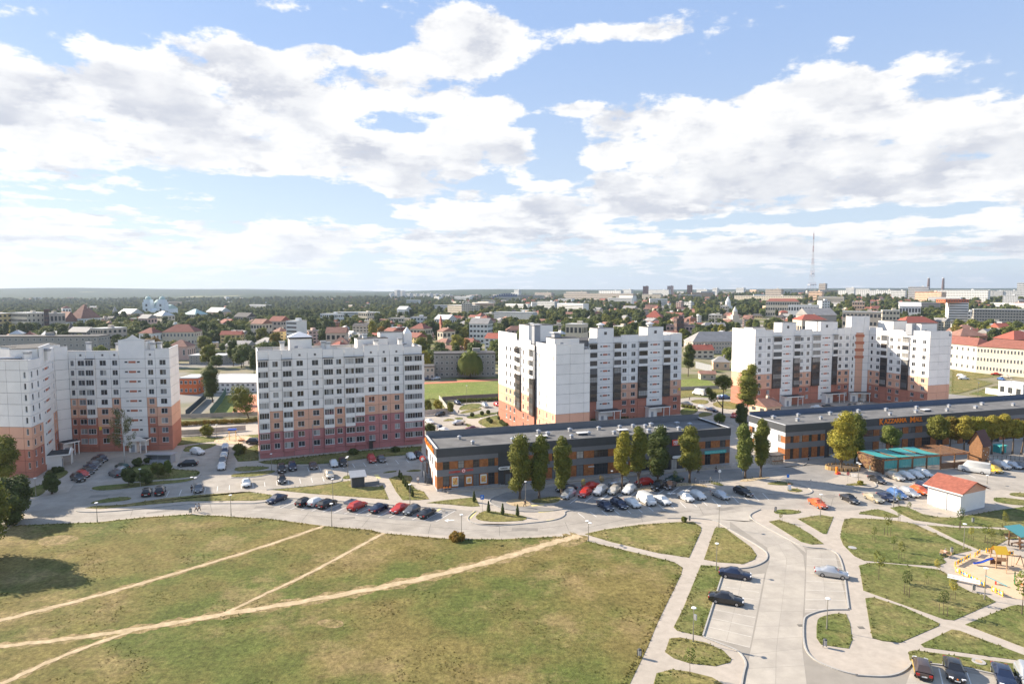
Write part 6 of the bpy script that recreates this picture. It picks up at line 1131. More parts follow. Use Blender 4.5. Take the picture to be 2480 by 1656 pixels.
        ('Z4', 800, 895, dr('Z4', (770, 890), (835, 895)), 1, 'sedan', 'white', 'white saloon in the corner block courtyard'), ('Z4', 885, 890, dr('Z4', (850, 885), (920, 890)), 1, 'sedan', 'black', 'black saloon in the corner block courtyard'), ('Z4', 1122, 875, dr('Z4', (1095, 875), (1150, 870)), 1, 'sedan', 'beige', 'pale car under the striped stair tower'), ('Z4', 1070, 882, dr('Z4', (1040, 885), (1100, 878)), 1, 'wagon', 'grey', 'dark estate under the striped stair tower'), ('B4', 345, 945, dr('B4', (270, 930), (430, 945)), 1, 'hatch', 'white', 'upper of two white cars parked on the grass'), ('B4', 385, 990, dr('B4', (300, 980), (460, 985)), 1, 'sedan', 'white', 'lower of two white cars parked on the grass'), ('B4', 950, 915, dr('B4', (890, 910), (1010, 915)), 1, 'sedan', 'red', 'red car in front of the cream school'), ('B4', 1030, 1000, dr('B4', (950, 980), (1110, 1015)), 1, 'sedan', 'blue', 'pale blue car on the school drive'), ('B4', 1120, 960, dr('B4', (1060, 950), (1190, 965)), 1, 'sedan', 'beige', 'beige car behind the pale blue one'), ('B4', 1065, 1375, dr('B4', (960, 1350), (1190, 1390)), 1, 'sedan', 'white', 'white car on the street behind the mall'), ('B4', 390, 1385, dr('B4', (270, 1365), (500, 1380)), 1, 'wagon', 'grey', 'dark estate behind the mall roof')]
for i, (z, x, y, d, s, t, c, lab) in enumerate(CARS):
    P = g(z, x, y); car(P, d * s, t, c, lab, P.y < 215)
# extras on single cars: open door, spare wheel, taxi bands, trailer
def find(lab): return next(o for o in bpy.data.objects if o.get('label') == lab)
o = find('blue saloon with its door standing open'); O('open_door', MB().box(-.5, -.03, 0, .5, .03, .75).mesh('door', m_trim), o, (.55, -1.3, .35), 1.1, paint('navy'))
o = find('silver off road car with spare wheel on the back'); O('spare_wheel', MB().cyl((-.1, 0, 0), (.08, 0, 0), .34, n=14).mesh('spare', m_signw), o, (-2.38, 0, .95))
o = find('brown hatchback with yellow sides at the bottom lawn'); [O('side_stripe', MB().box(-1.5, -.01, 0, 1.4, .01, .35).mesh('stripe', paint('yellow')), o, (0, s * .885, .45)) for s in (-1, 1)]
o = find('shiny black saloon beside the brown hatchback'); O('badge', MB().cyl((0, 0, 0), (.03, 0, 0), .09, n=10).mesh('badge', m_orange), o, (2.3, 0, .62))
P = g('Z6', 1078, 682); o = thing('car_trailer', 'small grey trailer with mesh sides beside the red estate', 'trailer', (P.x, P.y, 0), ang(D1)); O('bed', MB().box(-1.3, -.75, .5, 1.3, .75, .58).mesh('bed', m_metal), o)
for s in (-1, 1): O('side', MB().box(-1.3, s * .75 - .02, .58, 1.3, s * .75 + .02, 1.0).mesh('tside', m_metal), o); O('wheel', MB().cyl((0, s * .8, .3), (0, s * .95, .3), .3, n=12).mesh('twheel', m_tyre), o); O('end', MB().box(s * 1.3 - .02, -.73, .58, s * 1.3 + .02, .73, 1.0).mesh('tend', m_metal), o)
O('drawbar', MB().beam((1.3, 0, .5), (2.4, 0, .45), .08).mesh('bar', m_metal), o)
# ================================================================== lamps, signs, shelters, playground, people
lamp_m = {}
def lamp(z, x, y, ty, label, double=False, group='street lamps'):
    P = g(z, x, y); h = round((y - ty) / ZM[z][2] / scale_at(P), 1); o = thing('street_lamp', label, 'street lamp', (P.x, P.y, 0), rnd.uniform(0, 3), group)
    k = (h, double)
    if k not in lamp_m:
        hd = MB()
        for dx in ((-.55, .55) if double else (0,)): hd.cyl((dx, 0, h - .05), (dx, 0, h + .1), .1, .34, 12).cyl((dx, 0, h + .1), (dx, 0, h + .16), .34, .28, 12)
        lamp_m[k] = (MB().cyl((0, 0, 0), (0, 0, h * .3), .075, .07, 8).cyl((0, 0, h * .3), (0, 0, h), .055, .045, 8).mesh('lamp_pole', m_steel), hd.mesh('lamp_head', m_signw), MB().beam((-.55, 0, h - .12), (.55, 0, h - .12), .06).mesh('lamp_arm', m_steel), MB().cyl((0, 0, 0), (0, 0, .5), .1, n=8).mesh('lamp_base', m_steel))
    a = lamp_m[k]; O('pole', a[0], o); O('lamp_head', a[1], o); O('base', a[3], o)
    if double: O('arm', a[2], o)
    return o
for a in (('Z5', 1270, 515, 355, 'lamp post among the dark bushes', 0), ('Z5', 325, 600, 440, 'lamp post beside the dark tree at the junction', 0), ('Z5', 880, 835, 662, 'lamp post at the meadow edge farthest along the road', 0), ('Z5', 2090, 778, 590, 'lamp post at the meadow edge near the two walkers', 0), ('Z5', 1758, 590, 435, 'twin headed lamp behind the grey saloon', 1), ('Z6', 365, 368, 220, 'globe lamp before the slab block corner', 0), ('Z6', 1053, 425, 250, 'twin headed lamp in the middle of the car park', 1), ('Z6', 920, 635, 445, 'lamp post behind the angled bays near the black estate', 0), ('Z6', 910, 878, 668, 'lamp post at the end of the first trodden path', 0), ('Z6', 1617, 695, 495, 'lamp post beside the little cypress row', 0), ('Z6', 2083, 982, 768, 'lamp post beside the rusty weeds', 0),
          ('Z7', 1258, 1100, 858, 'lamp post at the bare earth circle', 0), ('Z8', 376, 905, 738, 'lamp post behind the silver pickup style car', 0), ('Z8', 1572, 1370, 1130, 'lamp post at the tip of the drop shaped lawn', 0), ('Z8', 115, 1515, 1308, 'twin headed lamp at the meadow corner', 1), ('Z9', 473, 1090, 885, 'lamp post on the triangular lawn by the orange red car', 0), ('Z9', 815, 782, 605, 'twin headed lamp on the traffic island', 1), ('Z9', 1135, 1005, 822, 'lamp post in front of the blue estate', 0), ('Z9', 1980, 790, 712, 'short lamp behind the white house roof', 0), ('Z9', 1768, 1380, 1150, 'lamp post on the path above the playground', 0), ('Z10', 938, 552, 315, 'lamp post behind the dark blue saloon', 0), ('Z10', 731, 1190, 885, 'lamp post with a small grey box by the narrow lawn', 0), ('Z10', 1922, 1078, 802, 'lamp post on the lawn island across the concrete road', 0), ('Z11', 1525, 832, 555, 'lamp post at the sand pit fence', 0), ('B2', 922, 450, 360, 'lamp in front of the weeping willow', 0), ('B1', 660, 1445, 1245, 'globe lamp at the small playground', 0), ('B2', 1218, 1400, 1200, 'slim pole on the lawn behind the shops', 0), ('B2', 945, 960, 580, 'tall thin mast beside the pitch', 0), ('Z4', 2000, 850, 700, 'lamp post on the street behind the mall', 0), ('B4', 1185, 1340, 980, 'lamp post before the white boundary wall', 0)): lamp(*a[:5], bool(a[5]))
o = find('lamp post with a small grey box by the narrow lawn'); O('control_box', MB().box(-.45, -.1, 0, -.1, .1, .7).mesh('cbox', m_metal), o, (0, 0, 3.1))
def bin_(z, x, y, label):
    P = g(z, x, y); o = thing('litter_bin', label, 'litter bin', (P.x, P.y, .05), rnd.uniform(0, 1), 'litter bins'); O('bucket', MB().cyl((0, 0, .25), (0, 0, .95), .22, .24, 12).mesh('bin', m_metal), o); O('lid', MB().cyl((0, 0, .95), (0, 0, 1.1), .26, .16, 12).mesh('binlid', m_antr), o)
    for s in (-1, 1): O('leg', MB().box(s * .26 - .03, -.03, 0, s * .26 + .03, .03, 1.).mesh('binleg', m_antr), o)
for a in (('Z10', 1905, 1240, 'litter bin on the lawn island of the concrete road'), ('Z11', 1432, 762, 'litter bin beside the white bench'), ('Z11', 1240, 432, 'litter bin beside the person on the bench'), ('Z9', 68, 1045, 'litter bin on the small leaf shaped lawn'), ('Z8', 1245, 1302, 'litter bin at the lawn corner by the road'), ('Z9', 1853, 1145, 'pale litter bin below the white house'), ('Z10', 252, 1330, 'low bollard lamp at the meadow edge pavement'), ('Z5', 1722, 760, 'grey litter bin beside the two walkers'), ('Z6', 2035, 978, 'bollard in the rusty weeds'), ('Z8', 1310, 865, 'white bollard under the twin stemmed lime'), ('Z8', 1485, 858, 'white bollard beside the round sign'), ('B2', 792, 1100, 'dark bollard at the curved verge')): bin_(*a)
def sign(z, x, y, ty, label, shape='sq', mat=None, w=.7, txt=None):
    P = g(z, x, y); h = (y - ty) / ZM[z][2] / scale_at(P); o = thing('road_sign', label, 'road sign', (P.x, P.y, 0), 0, 'road signs'); O('post', MB().cyl((0, 0, 0), (0, 0, h), .04, n=6).mesh('signpost', m_metal), o)
    if shape == 'sq': O('plate', MB().box(-w / 2, -.06, h - 1.3 * w, w / 2, -.03, h).mesh('plate', mat), o)
    else: O('plate', MB().cyl((0, -.06, h - w / 2), (0, -.03, h - w / 2), w / 2, n=16).mesh('plate', mat), o)
    if txt: text(o, txt, (-.2, -.08, h - .75), 0, .6, m_signw, .01)
    if mat is m_redsign: O('bar', MB().box(-w * .35, -.08, h - w * .58, w * .35, -.061, h - w * .42).mesh('bar', m_signw), o)
sign('Z7', 775, 1190, 1000, 'blue parking sign at the traffic island', 'sq', m_blue, .75, 'P'); sign('Z9', 178, 800, 700, 'blue sign on the tongue shaped island', 'sq', m_blue, .6); sign('Z8', 1580, 850, 722, 'round pale sign on the shop road', 'r', m_signw, .7); sign('A4', 1195, 880, 705, 'round red no entry sign before the planter', 'r', m_redsign, .75); sign('Z8', 1835, 815, 700, 'small blue sign beside the gap limes', 'sq', m_blue, .6); sign('A4', 573, 955, 830, 'thin post on the tongue shaped island', 'sq', m_metal, .3)
P = g('A4', 215, 1005); o = thing('folding_sign', 'white and orange folding board on the small round verge', 'sign board', (P.x, P.y, .06), .3)
for s in (-1, 1): O('board', MB().face([(-.4, s * .35, 0), (.4, s * .35, 0), (.35, 0, 1.3), (-.35, 0, 1.3)][::s]).face([(-.4, s * .33, 0), (.4, s * .33, 0), (.35, -.02 * s, 1.3), (-.35, -.02 * s, 1.3)][::-s]).mesh('board', m_signw), o)
O('stripe', MB().box(-.36, -.03, 1.2, .36, .03, 1.34).mesh('bstripe', m_orange), o)
P = g('A4', 1030, 745); o = thing('barrier_post', 'orange parking barrier cabinet before the timber planter', 'barrier', (P.x, P.y, 0), .2); O('cabinet', MB().box(-.5, -.4, 0, .5, .4, .55).mesh('cab', m_redsign), o); O('column', MB().box(-.6, -.2, .3, -.2, .2, 1.9).mesh('colm', m_orange), o)
railing('bike_rack', 'pale bicycle rack before the timber planter', [g('A4', 1260, 790), g('A4', 1345, 790)], 6, 'bike rack', .8, m_signw, None)
railing('railing', 'thin barrier rail on the verge below the twin stemmed lime', [g('Z8', 1360, 890), g('Z8', 1600, 880)], 8)
# round timber planter around the yellow green tree
P = g('A4', 1110, 660); o = thing('tree_planter', 'round planter with slatted timber walls around the tree', 'planter', (P.x, P.y, 0), 0); sm = MB().box(-.3, -.05, 0, .3, .05, .95).mesh('slat', M('pale_timber', (.42, .27, .12), .7, .2, 3.))
for i in range(26): a = i * 2 * math.pi / 26; O('slat', sm, o, (4.3 * math.cos(a), 2.5 * math.sin(a), 0), math.atan2(2.5 * math.cos(a), -4.3 * math.sin(a)))
O('soil', MB().cyl((0, 0, 0), (0, 0, .6), 2.4, n=20).mesh('soil', m_bark), o, scale=(1.7, 1, 1))
P = g('A4', 985, 560); o = thing('cafe_parasol', 'grey and yellow cafe parasol at the planter', 'parasol', (P.x, P.y, 0), 0); O('pole', MB().cyl((0, 0, 0), (0, 0, 2.6), .05, n=6).mesh('ppole', m_wood), o); b = MB()
for i in range(8): a, c = i * .785, (i + 1) * .785; b.face([(1.7 * math.cos(a), 1.7 * math.sin(a), 2.0), (1.7 * math.cos(c), 1.7 * math.sin(c), 2.0), (0, 0, 2.7)], i % 2)
O('canopy', b.mesh('pcanopy', m_grey, paint('yellow')), o)
# teal pergola cafe and the timber tower
m_tealc = bpy.data.materials.new('teal_sheet'); m_tealc.use_nodes = True; T_ = NT(m_tealc.node_tree); T_.n('ShaderNodeOutputMaterial', {0: T_.n('ShaderNodeMixShader', {0: .28, 1: T_.n('ShaderNodeBsdfPrincipled', {'Base Color': (.07, .42, .40, 1), 'Roughness': .35}).outputs[0], 2: T_.n('ShaderNodeBsdfTransparent').outputs[0]}).outputs[0]})
m_dwood = M('dark_timber', (.16, .085, .045), .75, .25, 3.); m_twr = M('tower_timber', (.26, .13, .06), .75, .25, 2.5); m_shing = M('brown_roof', (.085, .04, .035), .7, .2, 2.)
def pergola():
    A, B = g('A3', 440, 945), g('A3', 1270, 870); e = (B - A).normalized(); nin = Vector((-e.y, e.x)); L = 27; D = 8; hh = 3.8
    o = thing('pergola', 'timber pergola cafe with teal roof sheets and curtains', 'pergola', (A.x, A.y, 0), ang(e)); n = 6
    for i in range(n + 1):
        for y in (0, D): O('post', MB().box(-.13, -.13, 0, .13, .13, hh).mesh('ppost', m_dwood), o, (L * i / n, y, 0))
        O('rafter', MB().box(-.08, -.3, 0, .08, D + .3, .25).mesh('rafter', m_dwood), o, (L * i / n, 0, hh))
    for y in (0, D): O('beam', MB().box(-.4, -.12, hh - .3, L + .4, .12, hh).mesh('beam', m_wood), o, (0, y, 0))
    for i in range(n):
        if i < 4: x0, x1 = L * i / n + .2, L * (i + 1) / n - .2; b = MB()
        else: continue
        for k in range(6):
            z = lambda t: hh + .3 - .35 * math.sin(math.pi * t); b.face([(x0, D * k / 6, z(k / 6)), (x1, D * k / 6, z(k / 6)), (x1, D * (k + 1) / 6, z((k + 1) / 6)), (x0, D * (k + 1) / 6, z((k + 1) / 6))])
        O('roof_sheet', b.mesh('roof_sheet', m_tealc), o)
        for yy in ((.15, D - .15) ):
            b = MB()
            for k in range(8):
                xa, xb = x0 + (x1 - x0) * k / 8, x0 + (x1 - x0) * (k + 1) / 8; ya, yb = yy + .12 * (k % 2), yy + .12 * ((k + 1) % 2); b.face([(xa, ya, 1.3 if yy < 1 else .5), (xb, yb, 1.3 if yy < 1 else .5), (xb, yb, hh - .3), (xa, ya, hh - .3)])
            O('curtain', b.mesh('curtain', m_tealc), o)
    for i in range(12): O('slat', MB().box(-.04, -.4, 0, .04, D + .4, .1).mesh('pslat', m_dwood), o, (L * (4 + i / 7) / n + .2, 0, hh + .25))
    for k in range(5): O('board', MB().box(.2, -.03, 0, L / 6 * 2, .03, .26).mesh('pboard', m_dwood), o, (L * 4 / 6 - .3, -.02, .15 + k * .3))
    O('side_mural', MB().box(-.1, .2, .3, 0, D - .2, 3.6).mesh('mural', M('mural', (.12, .06, .04), .8, .6, 2., c2=(.20, .12, .05), cs=1.)), o)
    for x in (7, 12, 17): O('table', MB().cyl((x, 3, 0), (x, 3, .75), .08, n=6).cyl((x, 3, .72), (x, 3, .78), .6, n=12).mesh('table', m_dwood), o)
    P = g('A3', 1730, 830); t = thing('timber_tower', 'tall plank playhouse tower with steep brown roof', 'tower', (P.x, P.y, 0), ang(e) + .25, None); w, d, h = 3.6, 3.0, 6.6
    bm = MB().box(-w / 2, -.05, 0, w / 2, .05, .29).mesh('plank', m_twr); bs = MB().box(-d / 2, -.05, 0, d / 2, .05, .29).mesh('plank', m_twr)
    for k in range(22): O('plank', bm, t, (0, -d / 2, k * .3)); O('plank', bm, t, (0, d / 2, k * .3)); O('plank', bs, t, (-w / 2, 0, k * .3), math.pi / 2); O('plank', bs, t, (w / 2, 0, k * .3), math.pi / 2)
    for s in (-1, 1): O('gable', MB().face([(s * w / 2, -d / 2, h), (s * w / 2, d / 2, h), (s * w / 2, 0, h + 2.9)][::s]).mesh('gable', m_twr), t)
    for s in (-1, 1): O('roof', MB().face([(-w / 2 - .4, s * (d / 2 + .5), h - .9), (w / 2 + .4, s * (d / 2 + .5), h - .9), (w / 2 + .4, 0, h + 3.), (-w / 2 - .4, 0, h + 3.)][::-s]).face([(-w / 2 - .4, s * (d / 2 + .45), h - 1.), (w / 2 + .4, s * (d / 2 + .45), h - 1.), (w / 2 + .4, 0, h + 2.88), (-w / 2 - .4, 0, h + 2.88)][::s]).mesh('troof', m_shing), t)
    for k in range(9): O('climbing_hold', MB().ball((0, 0, 0), .13, 6, 4).mesh('hold', m_signw), t, (rnd.uniform(-1.4, 1.4), -d / 2 - .1, 1 + k * .6))
    O('window', MB().box(-.5, -.02, 0, .5, .02, .8).mesh('twin', m_fdark), t, (.4, -d / 2 - .06, 1.2))
    P = g('A3', 2015, 640); s = thing('garden_shed', 'small teal shed beside the timber tower', 'shed', (P.x, P.y, 0), ang(e)); O('wall', MB().box(-1.2, -1, 0, 1.2, 1, 2).mesh('shed', m_teal), s); O('roof', MB().box(-1.4, -1.2, 2, 1.4, 1.2, 2.12).mesh('shedroof', M('teal_roof', (.1, .5, .48))), s); O('door', MB().box(-.4, -1.04, 0, .4, -1.0, 1.7).mesh('sdoor', m_dwood), s)
    railing('net_fence', 'dark fence with teal netting beyond the timber tower', [g('A3', 1870, 770), g('A3', 2340, 760)], 8, 'fence', 1.6, m_black, None)
    railing('net_fence', 'teal netted fence before the pergola', [g('A3', 260, 890), g('A3', 640, 880)], 6, 'fence', 1.3, m_teal, None)
pergola()
P = g('Z9', 60, 600); o = thing('market_kiosk', 'dark roofed coffee kiosk at the mall corner', 'kiosk', (P.x, P.y, 0), rz1); O('wall', MB().box(-1.8, -1.2, 0, 1.8, 1.2, 2.3).mesh('kwall', M('kiosk_goods', (.45, .38, .3), .7, .5, 3.)), o); O('roof', MB().box(-2.2, -1.6, 2.3, 2.2, 1.6, 2.5).mesh('kroof', m_fdark), o); O('counter', MB().box(-1.8, -1.6, .9, 1.8, -1.2, 1.0).mesh('kcount', m_wood), o)
# grey kiosk and refuse shelter
P = g('Z6', 1165, 505); o = thing('waste_shelter', 'grey refuse shelter with sloping metal roof on the lawn', 'shelter', (P.x, P.y, .05), .35); O('wall', MB().box(-2, -1.4, 0, .9, -1.3, 2.4).box(-2, 1.3, 0, .9, 1.4, 2.).box(-2, -1.3, 0, -1.9, 1.3, 2.1).mesh('wsw', m_antr), o); O('roof', MB().face([(-2.4, -1.8, 2.5), (1.4, -1.8, 2.5), (1.4, 1.8, 3.2), (-2.4, 1.8, 3.2)]).face([(-2.4, 1.8, 3.1), (1.4, 1.8, 3.1), (1.4, -1.8, 2.4), (-2.4, -1.8, 2.4)]).mesh('wsr', m_metal), o)
for x in (-1.2, 0): O('container', MB().box(x - .45, -.5, .1, x + .45, .5, 1.3).mesh('cont', m_mid), o)
O('yard_wall', MB().box(.95, -1.4, 0, 4.2, -1.3, 1.).box(4.2, -1.4, 0, 4.3, 1.4, 1.).mesh('wsy', m_mid), o)
P = g('Z5', 1455, 295); o = thing('bin_shelter', 'long grey flat roofed shelter beside the first car park', 'shelter', (P.x, P.y, 0), -.05); O('wall', MB().box(-3.4, .9, 0, 3.4, 1, 2.2).box(-3.4, -1, 0, -3.3, .9, 2.2).box(3.3, -1, 0, 3.4, .9, 2.2).box(-3.3, -1, 0, 3.3, -.92, 1.0).mesh('bsw', m_grey), o); O('roof', MB().box(-3.8, -1.5, 2.3, 3.8, 1.5, 2.45).mesh('bsr', m_metal), o)
for x in (-3.5, 0, 3.5): O('post', MB().box(x - .05, -1.35, 0, x + .05, -1.25, 2.3).mesh('bsp', m_metal), o)
# white transformer house with red tiled roof, every tile course a strip
def house():
    A, B, C = g('Z9', 1408, 985), g('Z9', 1735, 1063), g('Z9', 2035, 1035); L = (B - A).length; D = (C - B).length; e = (B - A).normalized(); f = (C - B).normalized(); e = (e + Vector((f.y, -f.x))).normalized(); nin = Vector((-e.y, e.x)); A = B - e * L; o = thing('transformer_house', 'white windowless utility house with red tiled gable roof', 'house', (A.x, A.y, 0), ang(e)); h = 4.5
    mw = M('white_render', (.80, .78, .75), .85, .04, .6); mt = M('red_tile', (.36, .125, .085), .75, .15, 1.5, rand=.15)
    O('wall', MB().box(0, 0, 0, L, D, h).mesh('wall', mw), o); ov = .7; hr = 1.75
    O('gable', MB().face([(L, 0, h), (L, D, h), (L, D / 2, h + hr)]).face([(0, D, h), (0, 0, h), (0, D / 2, h + hr)]).mesh('gable', m_peach), o)
    O('gable_band', MB().box(L, 0, h - .5, L + .03, D, h).mesh('gband', m_peach), o); O('gable_window', MB().box(L, D / 2 - .3, h + .7, L + .05, D / 2 + .3, h + 1.5).mesh('gwin', m_grey), o); O('eaves_board', MB().box(-ov, -ov, h - .42, L + ov, -ov + .06, h - .15).mesh('eave', m_signw), o)
    sl = math.atan2(hr, D / 2); nx, ny = 22, 9; ln = (D / 2 + ov) / math.cos(sl); tw = (L + 2 * ov) / nx; tl = ln / ny
    tm = MB(); 
    for k in range(3): x0, x1 = tw * k / 3, tw * (k + 1) / 3; tm.face([(x0, 0, .02), (x1, 0, .02 + .05 * (k == 1)), (x1, tl * 1.06, .0 + .05 * (k == 1)), (x0, tl * 1.06, .0)])
    tm.face([(0, 0, -.05), (tw, 0, -.05), (tw, 0, .04), (0, 0, .04)]); tme = tm.mesh('tile', mt)
    for s in (0, 1):
        rf = O('roof', MB().face([(0, 0, -.04), (L + 2 * ov, 0, -.04), (L + 2 * ov, ln, -.04), (0, ln, -.04)]).face([(0, 0, -.12), (0, ln, -.12), (L + 2 * ov, ln, -.12), (L + 2 * ov, 0, -.12)]).mesh('slope', mt), o, (-ov if not s else L + ov, -ov if not s else D + ov, h - ov * math.tan(sl) + .1)); rf.rotation_euler = (sl, 0, math.pi * s)
        for i in range(nx if not s else 0):
            for j in range(ny): O('tile', tme, rf, (i * tw, j * tl, .012 * (j % 2)))
    for x0, w in ((1.2, 2.2), (4.6, 2.6), (8.4, 1.6)): 
        if x0 + w < L: O('door', MB().box(x0, -.03, .1, x0 + w, 0, 3.0).mesh('hdoor', m_signw), o)
    O('drain_pipe', MB().cyl((3.9, -.08, 0), (3.9, -.08, h), .06, n=6).mesh('dp', m_signw), o); O('apron', MB().box(-.8, -1.2, 0, L + .8, D + .8, .08).mesh('apron', m_conc), o)
    O('plinth', MB().box(-.02, -.02, .08, L + .02, D + .02, .3).mesh('plinth', m_grey), o)
house()
# --- people: one skinned body each, clothes as children
def person(z, x, y, label, top, bot, pose='walk', rz=0., group='people', zz=0.05, hair=m_hair, shirt_long=True):
    P = g(z, x, y); o = thing('person', label, 'person', (P.x, P.y, zz), rz, group); st = .32 if pose == 'walk' else .06; hip = .92
    if pose == 'sit': hip = .5
    J = {'pel': (0, 0, hip), 'ch': (0, .0, hip + .38), 'nk': (0, 0, hip + .58), 'hd': (0, .02, hip + .72), 'tp': (0, .02, hip + .84)}
    for s, sd in ((-1, 'l'), (1, 'r')):
        f = st * s
        if pose == 'sit': J['k' + sd] = (s * .12, -.42, hip + .02); J['a' + sd] = (s * .12, -.42, .06); J['t' + sd] = (s * .12, -.56, .04)
        else: J['k' + sd] = (s * .09, -f * .6, .5); J['a' + sd] = (s * .09, f * -.9 if s > 0 else -f * .9, .07); J['t' + sd] = (s * .09, J['a' + sd][1] - .15, .04)
        J['s' + sd] = (s * .19, 0, hip + .5); J['e' + sd] = (s * .25, f * .5, hip + .24); J['w' + sd] = (s * .24, f * .8 - .06, hip + .02); J['f' + sd] = (s * .23, f * .85 - .09, hip - .08)
    def skin(name, keys, rad, edges, mat, par):
        me = bpy.data.meshes.new(name); idx = {k: i for i, k in enumerate(keys)}; me.from_pydata([J[k] for k in keys], [(idx[a], idx[b]) for a, b in edges], []); me.materials.append(mat); ob = O(name, me, par)
        md = ob.modifiers.new('skin', 'SKIN')
        for i, k in enumerate(keys): me.skin_vertices[0].data[i].radius = (rad[k], rad[k] * .8)
        me.skin_vertices[0].data[0].use_root = True; ob.modifiers.new('sub', 'SUBSURF').levels = 1; ob.modifiers['sub'].render_levels = 1; return ob
    R0 = dict(pel=.13, ch=.15, nk=.06, hd=.1, tp=.07, kl=.07, kr=.07, al=.05, ar=.05, tl=.045, tr=.045, sl=.065, sr=.065, el=.045, er=.045, wl=.035, wr=.035, fl=.04, fr=.04)
    Ed = [('pel', 'ch'), ('ch', 'nk'), ('nk', 'hd'), ('hd', 'tp')] + [e_ for s in 'lr' for e_ in (('pel', 'k' + s), ('k' + s, 'a' + s), ('a' + s, 't' + s), ('ch', 's' + s), ('s' + s, 'e' + s), ('e' + s, 'w' + s), ('w' + s, 'f' + s))]
    body = skin('body', list(R0), R0, Ed, m_skin, o)
    g1 = {k: R0[k] + .025 for k in ('pel', 'ch', 'sl', 'sr', 'el', 'er')} | ({'wl': .055, 'wr': .055} if shirt_long else {}); skin('jacket', list(g1), g1, [e_ for e_ in Ed if e_[0] in g1 and e_[1] in g1], top, o)
    g2 = {k: R0[k] + .022 for k in ('pel', 'kl', 'kr', 'al', 'ar')}; skin('trousers', list(g2), g2, [e_ for e_ in Ed if e_[0] in g2 and e_[1] in g2], bot, o)
    O('hair', MB().ball((0, .04, hip + .79), .115, 8, 6, 0, (1, 1.05, .95)).mesh('hair', hair), o); return o
m_jean = M('jeans', (.05, .07, .12), .8); m_whitec = M('white_cloth', (.7, .69, .66), .8); m_dark = M('dark_cloth', (.025, .025, .03), .8); m_pinkc = M('pink_cloth', (.62, .4, .34), .8); m_greyc = M('grey_cloth', (.22, .22, .23), .8)
person('Z5', 1775, 748, 'walker in a light top beside the meadow road, nearer the bin', m_whitec, m_dark, 'walk', 1.8); person('Z5', 1802, 742, 'walker in a grey top beside the meadow road', m_greyc, m_dark, 'walk', 1.8); person('Z6', 1690, 490, 'person in a white jacket standing by the steel stair', m_whitec, m_greyc, 'stand', .3); person('Z7', 1250, 1143, 'person in dark clothes crossing by the bare earth circle', m_dark, m_dark, 'walk', 1.6); person('Z8', 1340, 772, 'person in black walking past the far shop railing', m_dark, m_dark, 'walk', 1.5); person('Z8', 1540, 762, 'person in black striding along the shop road', m_dark, m_jean, 'walk', -1.5); person('Z5', 1735, 572, 'person in dark clothes beside the grey saloon', m_dark, m_dark, 'stand', 1.); person('B3', 232, 1185, 'distant walker behind the L shaped block', m_jean, m_dark, 'walk', .5); person('B4', 705, 1352, 'distant walker on the street behind the mall', m_greyc, m_dark, 'walk', .8); person('Z4', 735, 1285, 'person at the mall entrance', m_dark, m_dark, 'stand', .4)
# --- playground furniture
m_pole = M('play_timber', (.38, .24, .14), .7, .2, 3.); m_ylw = M('play_yellow', (.78, .47, .04), .4); m_plb = M('play_blue', (.03, .10, .50), .35); m_grn = M('play_green', (.04, .22, .09), .5); m_aqua = M('play_aqua', (.18, .55, .55), .5)
def bench(P, rz, label, seatm, group='park benches', L=1.8):
    o = thing('park_bench', label, 'bench', (P.x, P.y, .03), rz, group); sm = MB().box(-L / 2, -.05, 0, L / 2, .05, .04).mesh('bslat', seatm)
    for k in range(4): O('seat_slat', sm, o, (0, -.18 + k * .12, .44))
    for k in range(3): q = O('back_slat', sm, o, (0, .28 + k * .03, .6 + k * .13)); q.rotation_euler = (1.35, 0, 0)
    for s in (-1, 1): O('leg', MB().box(s * L * .4 - .03, -.22, 0, s * L * .4 + .03, .24, .44).mesh('bleg', m_metal), o)
    return o
Pb = g('A5', 215, 575); bench(Pb, -1.0, 'wooden bench with a person sitting beside the oval lawn', m_pole); p_ = person('A5', 238, 585, 'person in a pink shirt sitting on the wooden bench', m_pinkc, m_dark, 'sit', -1.0, zz=.03, hair=m_greyc, shirt_long=False)
p_.location = (Pb.x, Pb.y, .03)
bench(g('A5', 545, 1060), -.62, 'long white bench along the sand pit path', m_signw, L=4.2); bench(g('Z11', 1770, 300), .1, 'dark bench behind the teal play roof', m_dwood, L=3.)
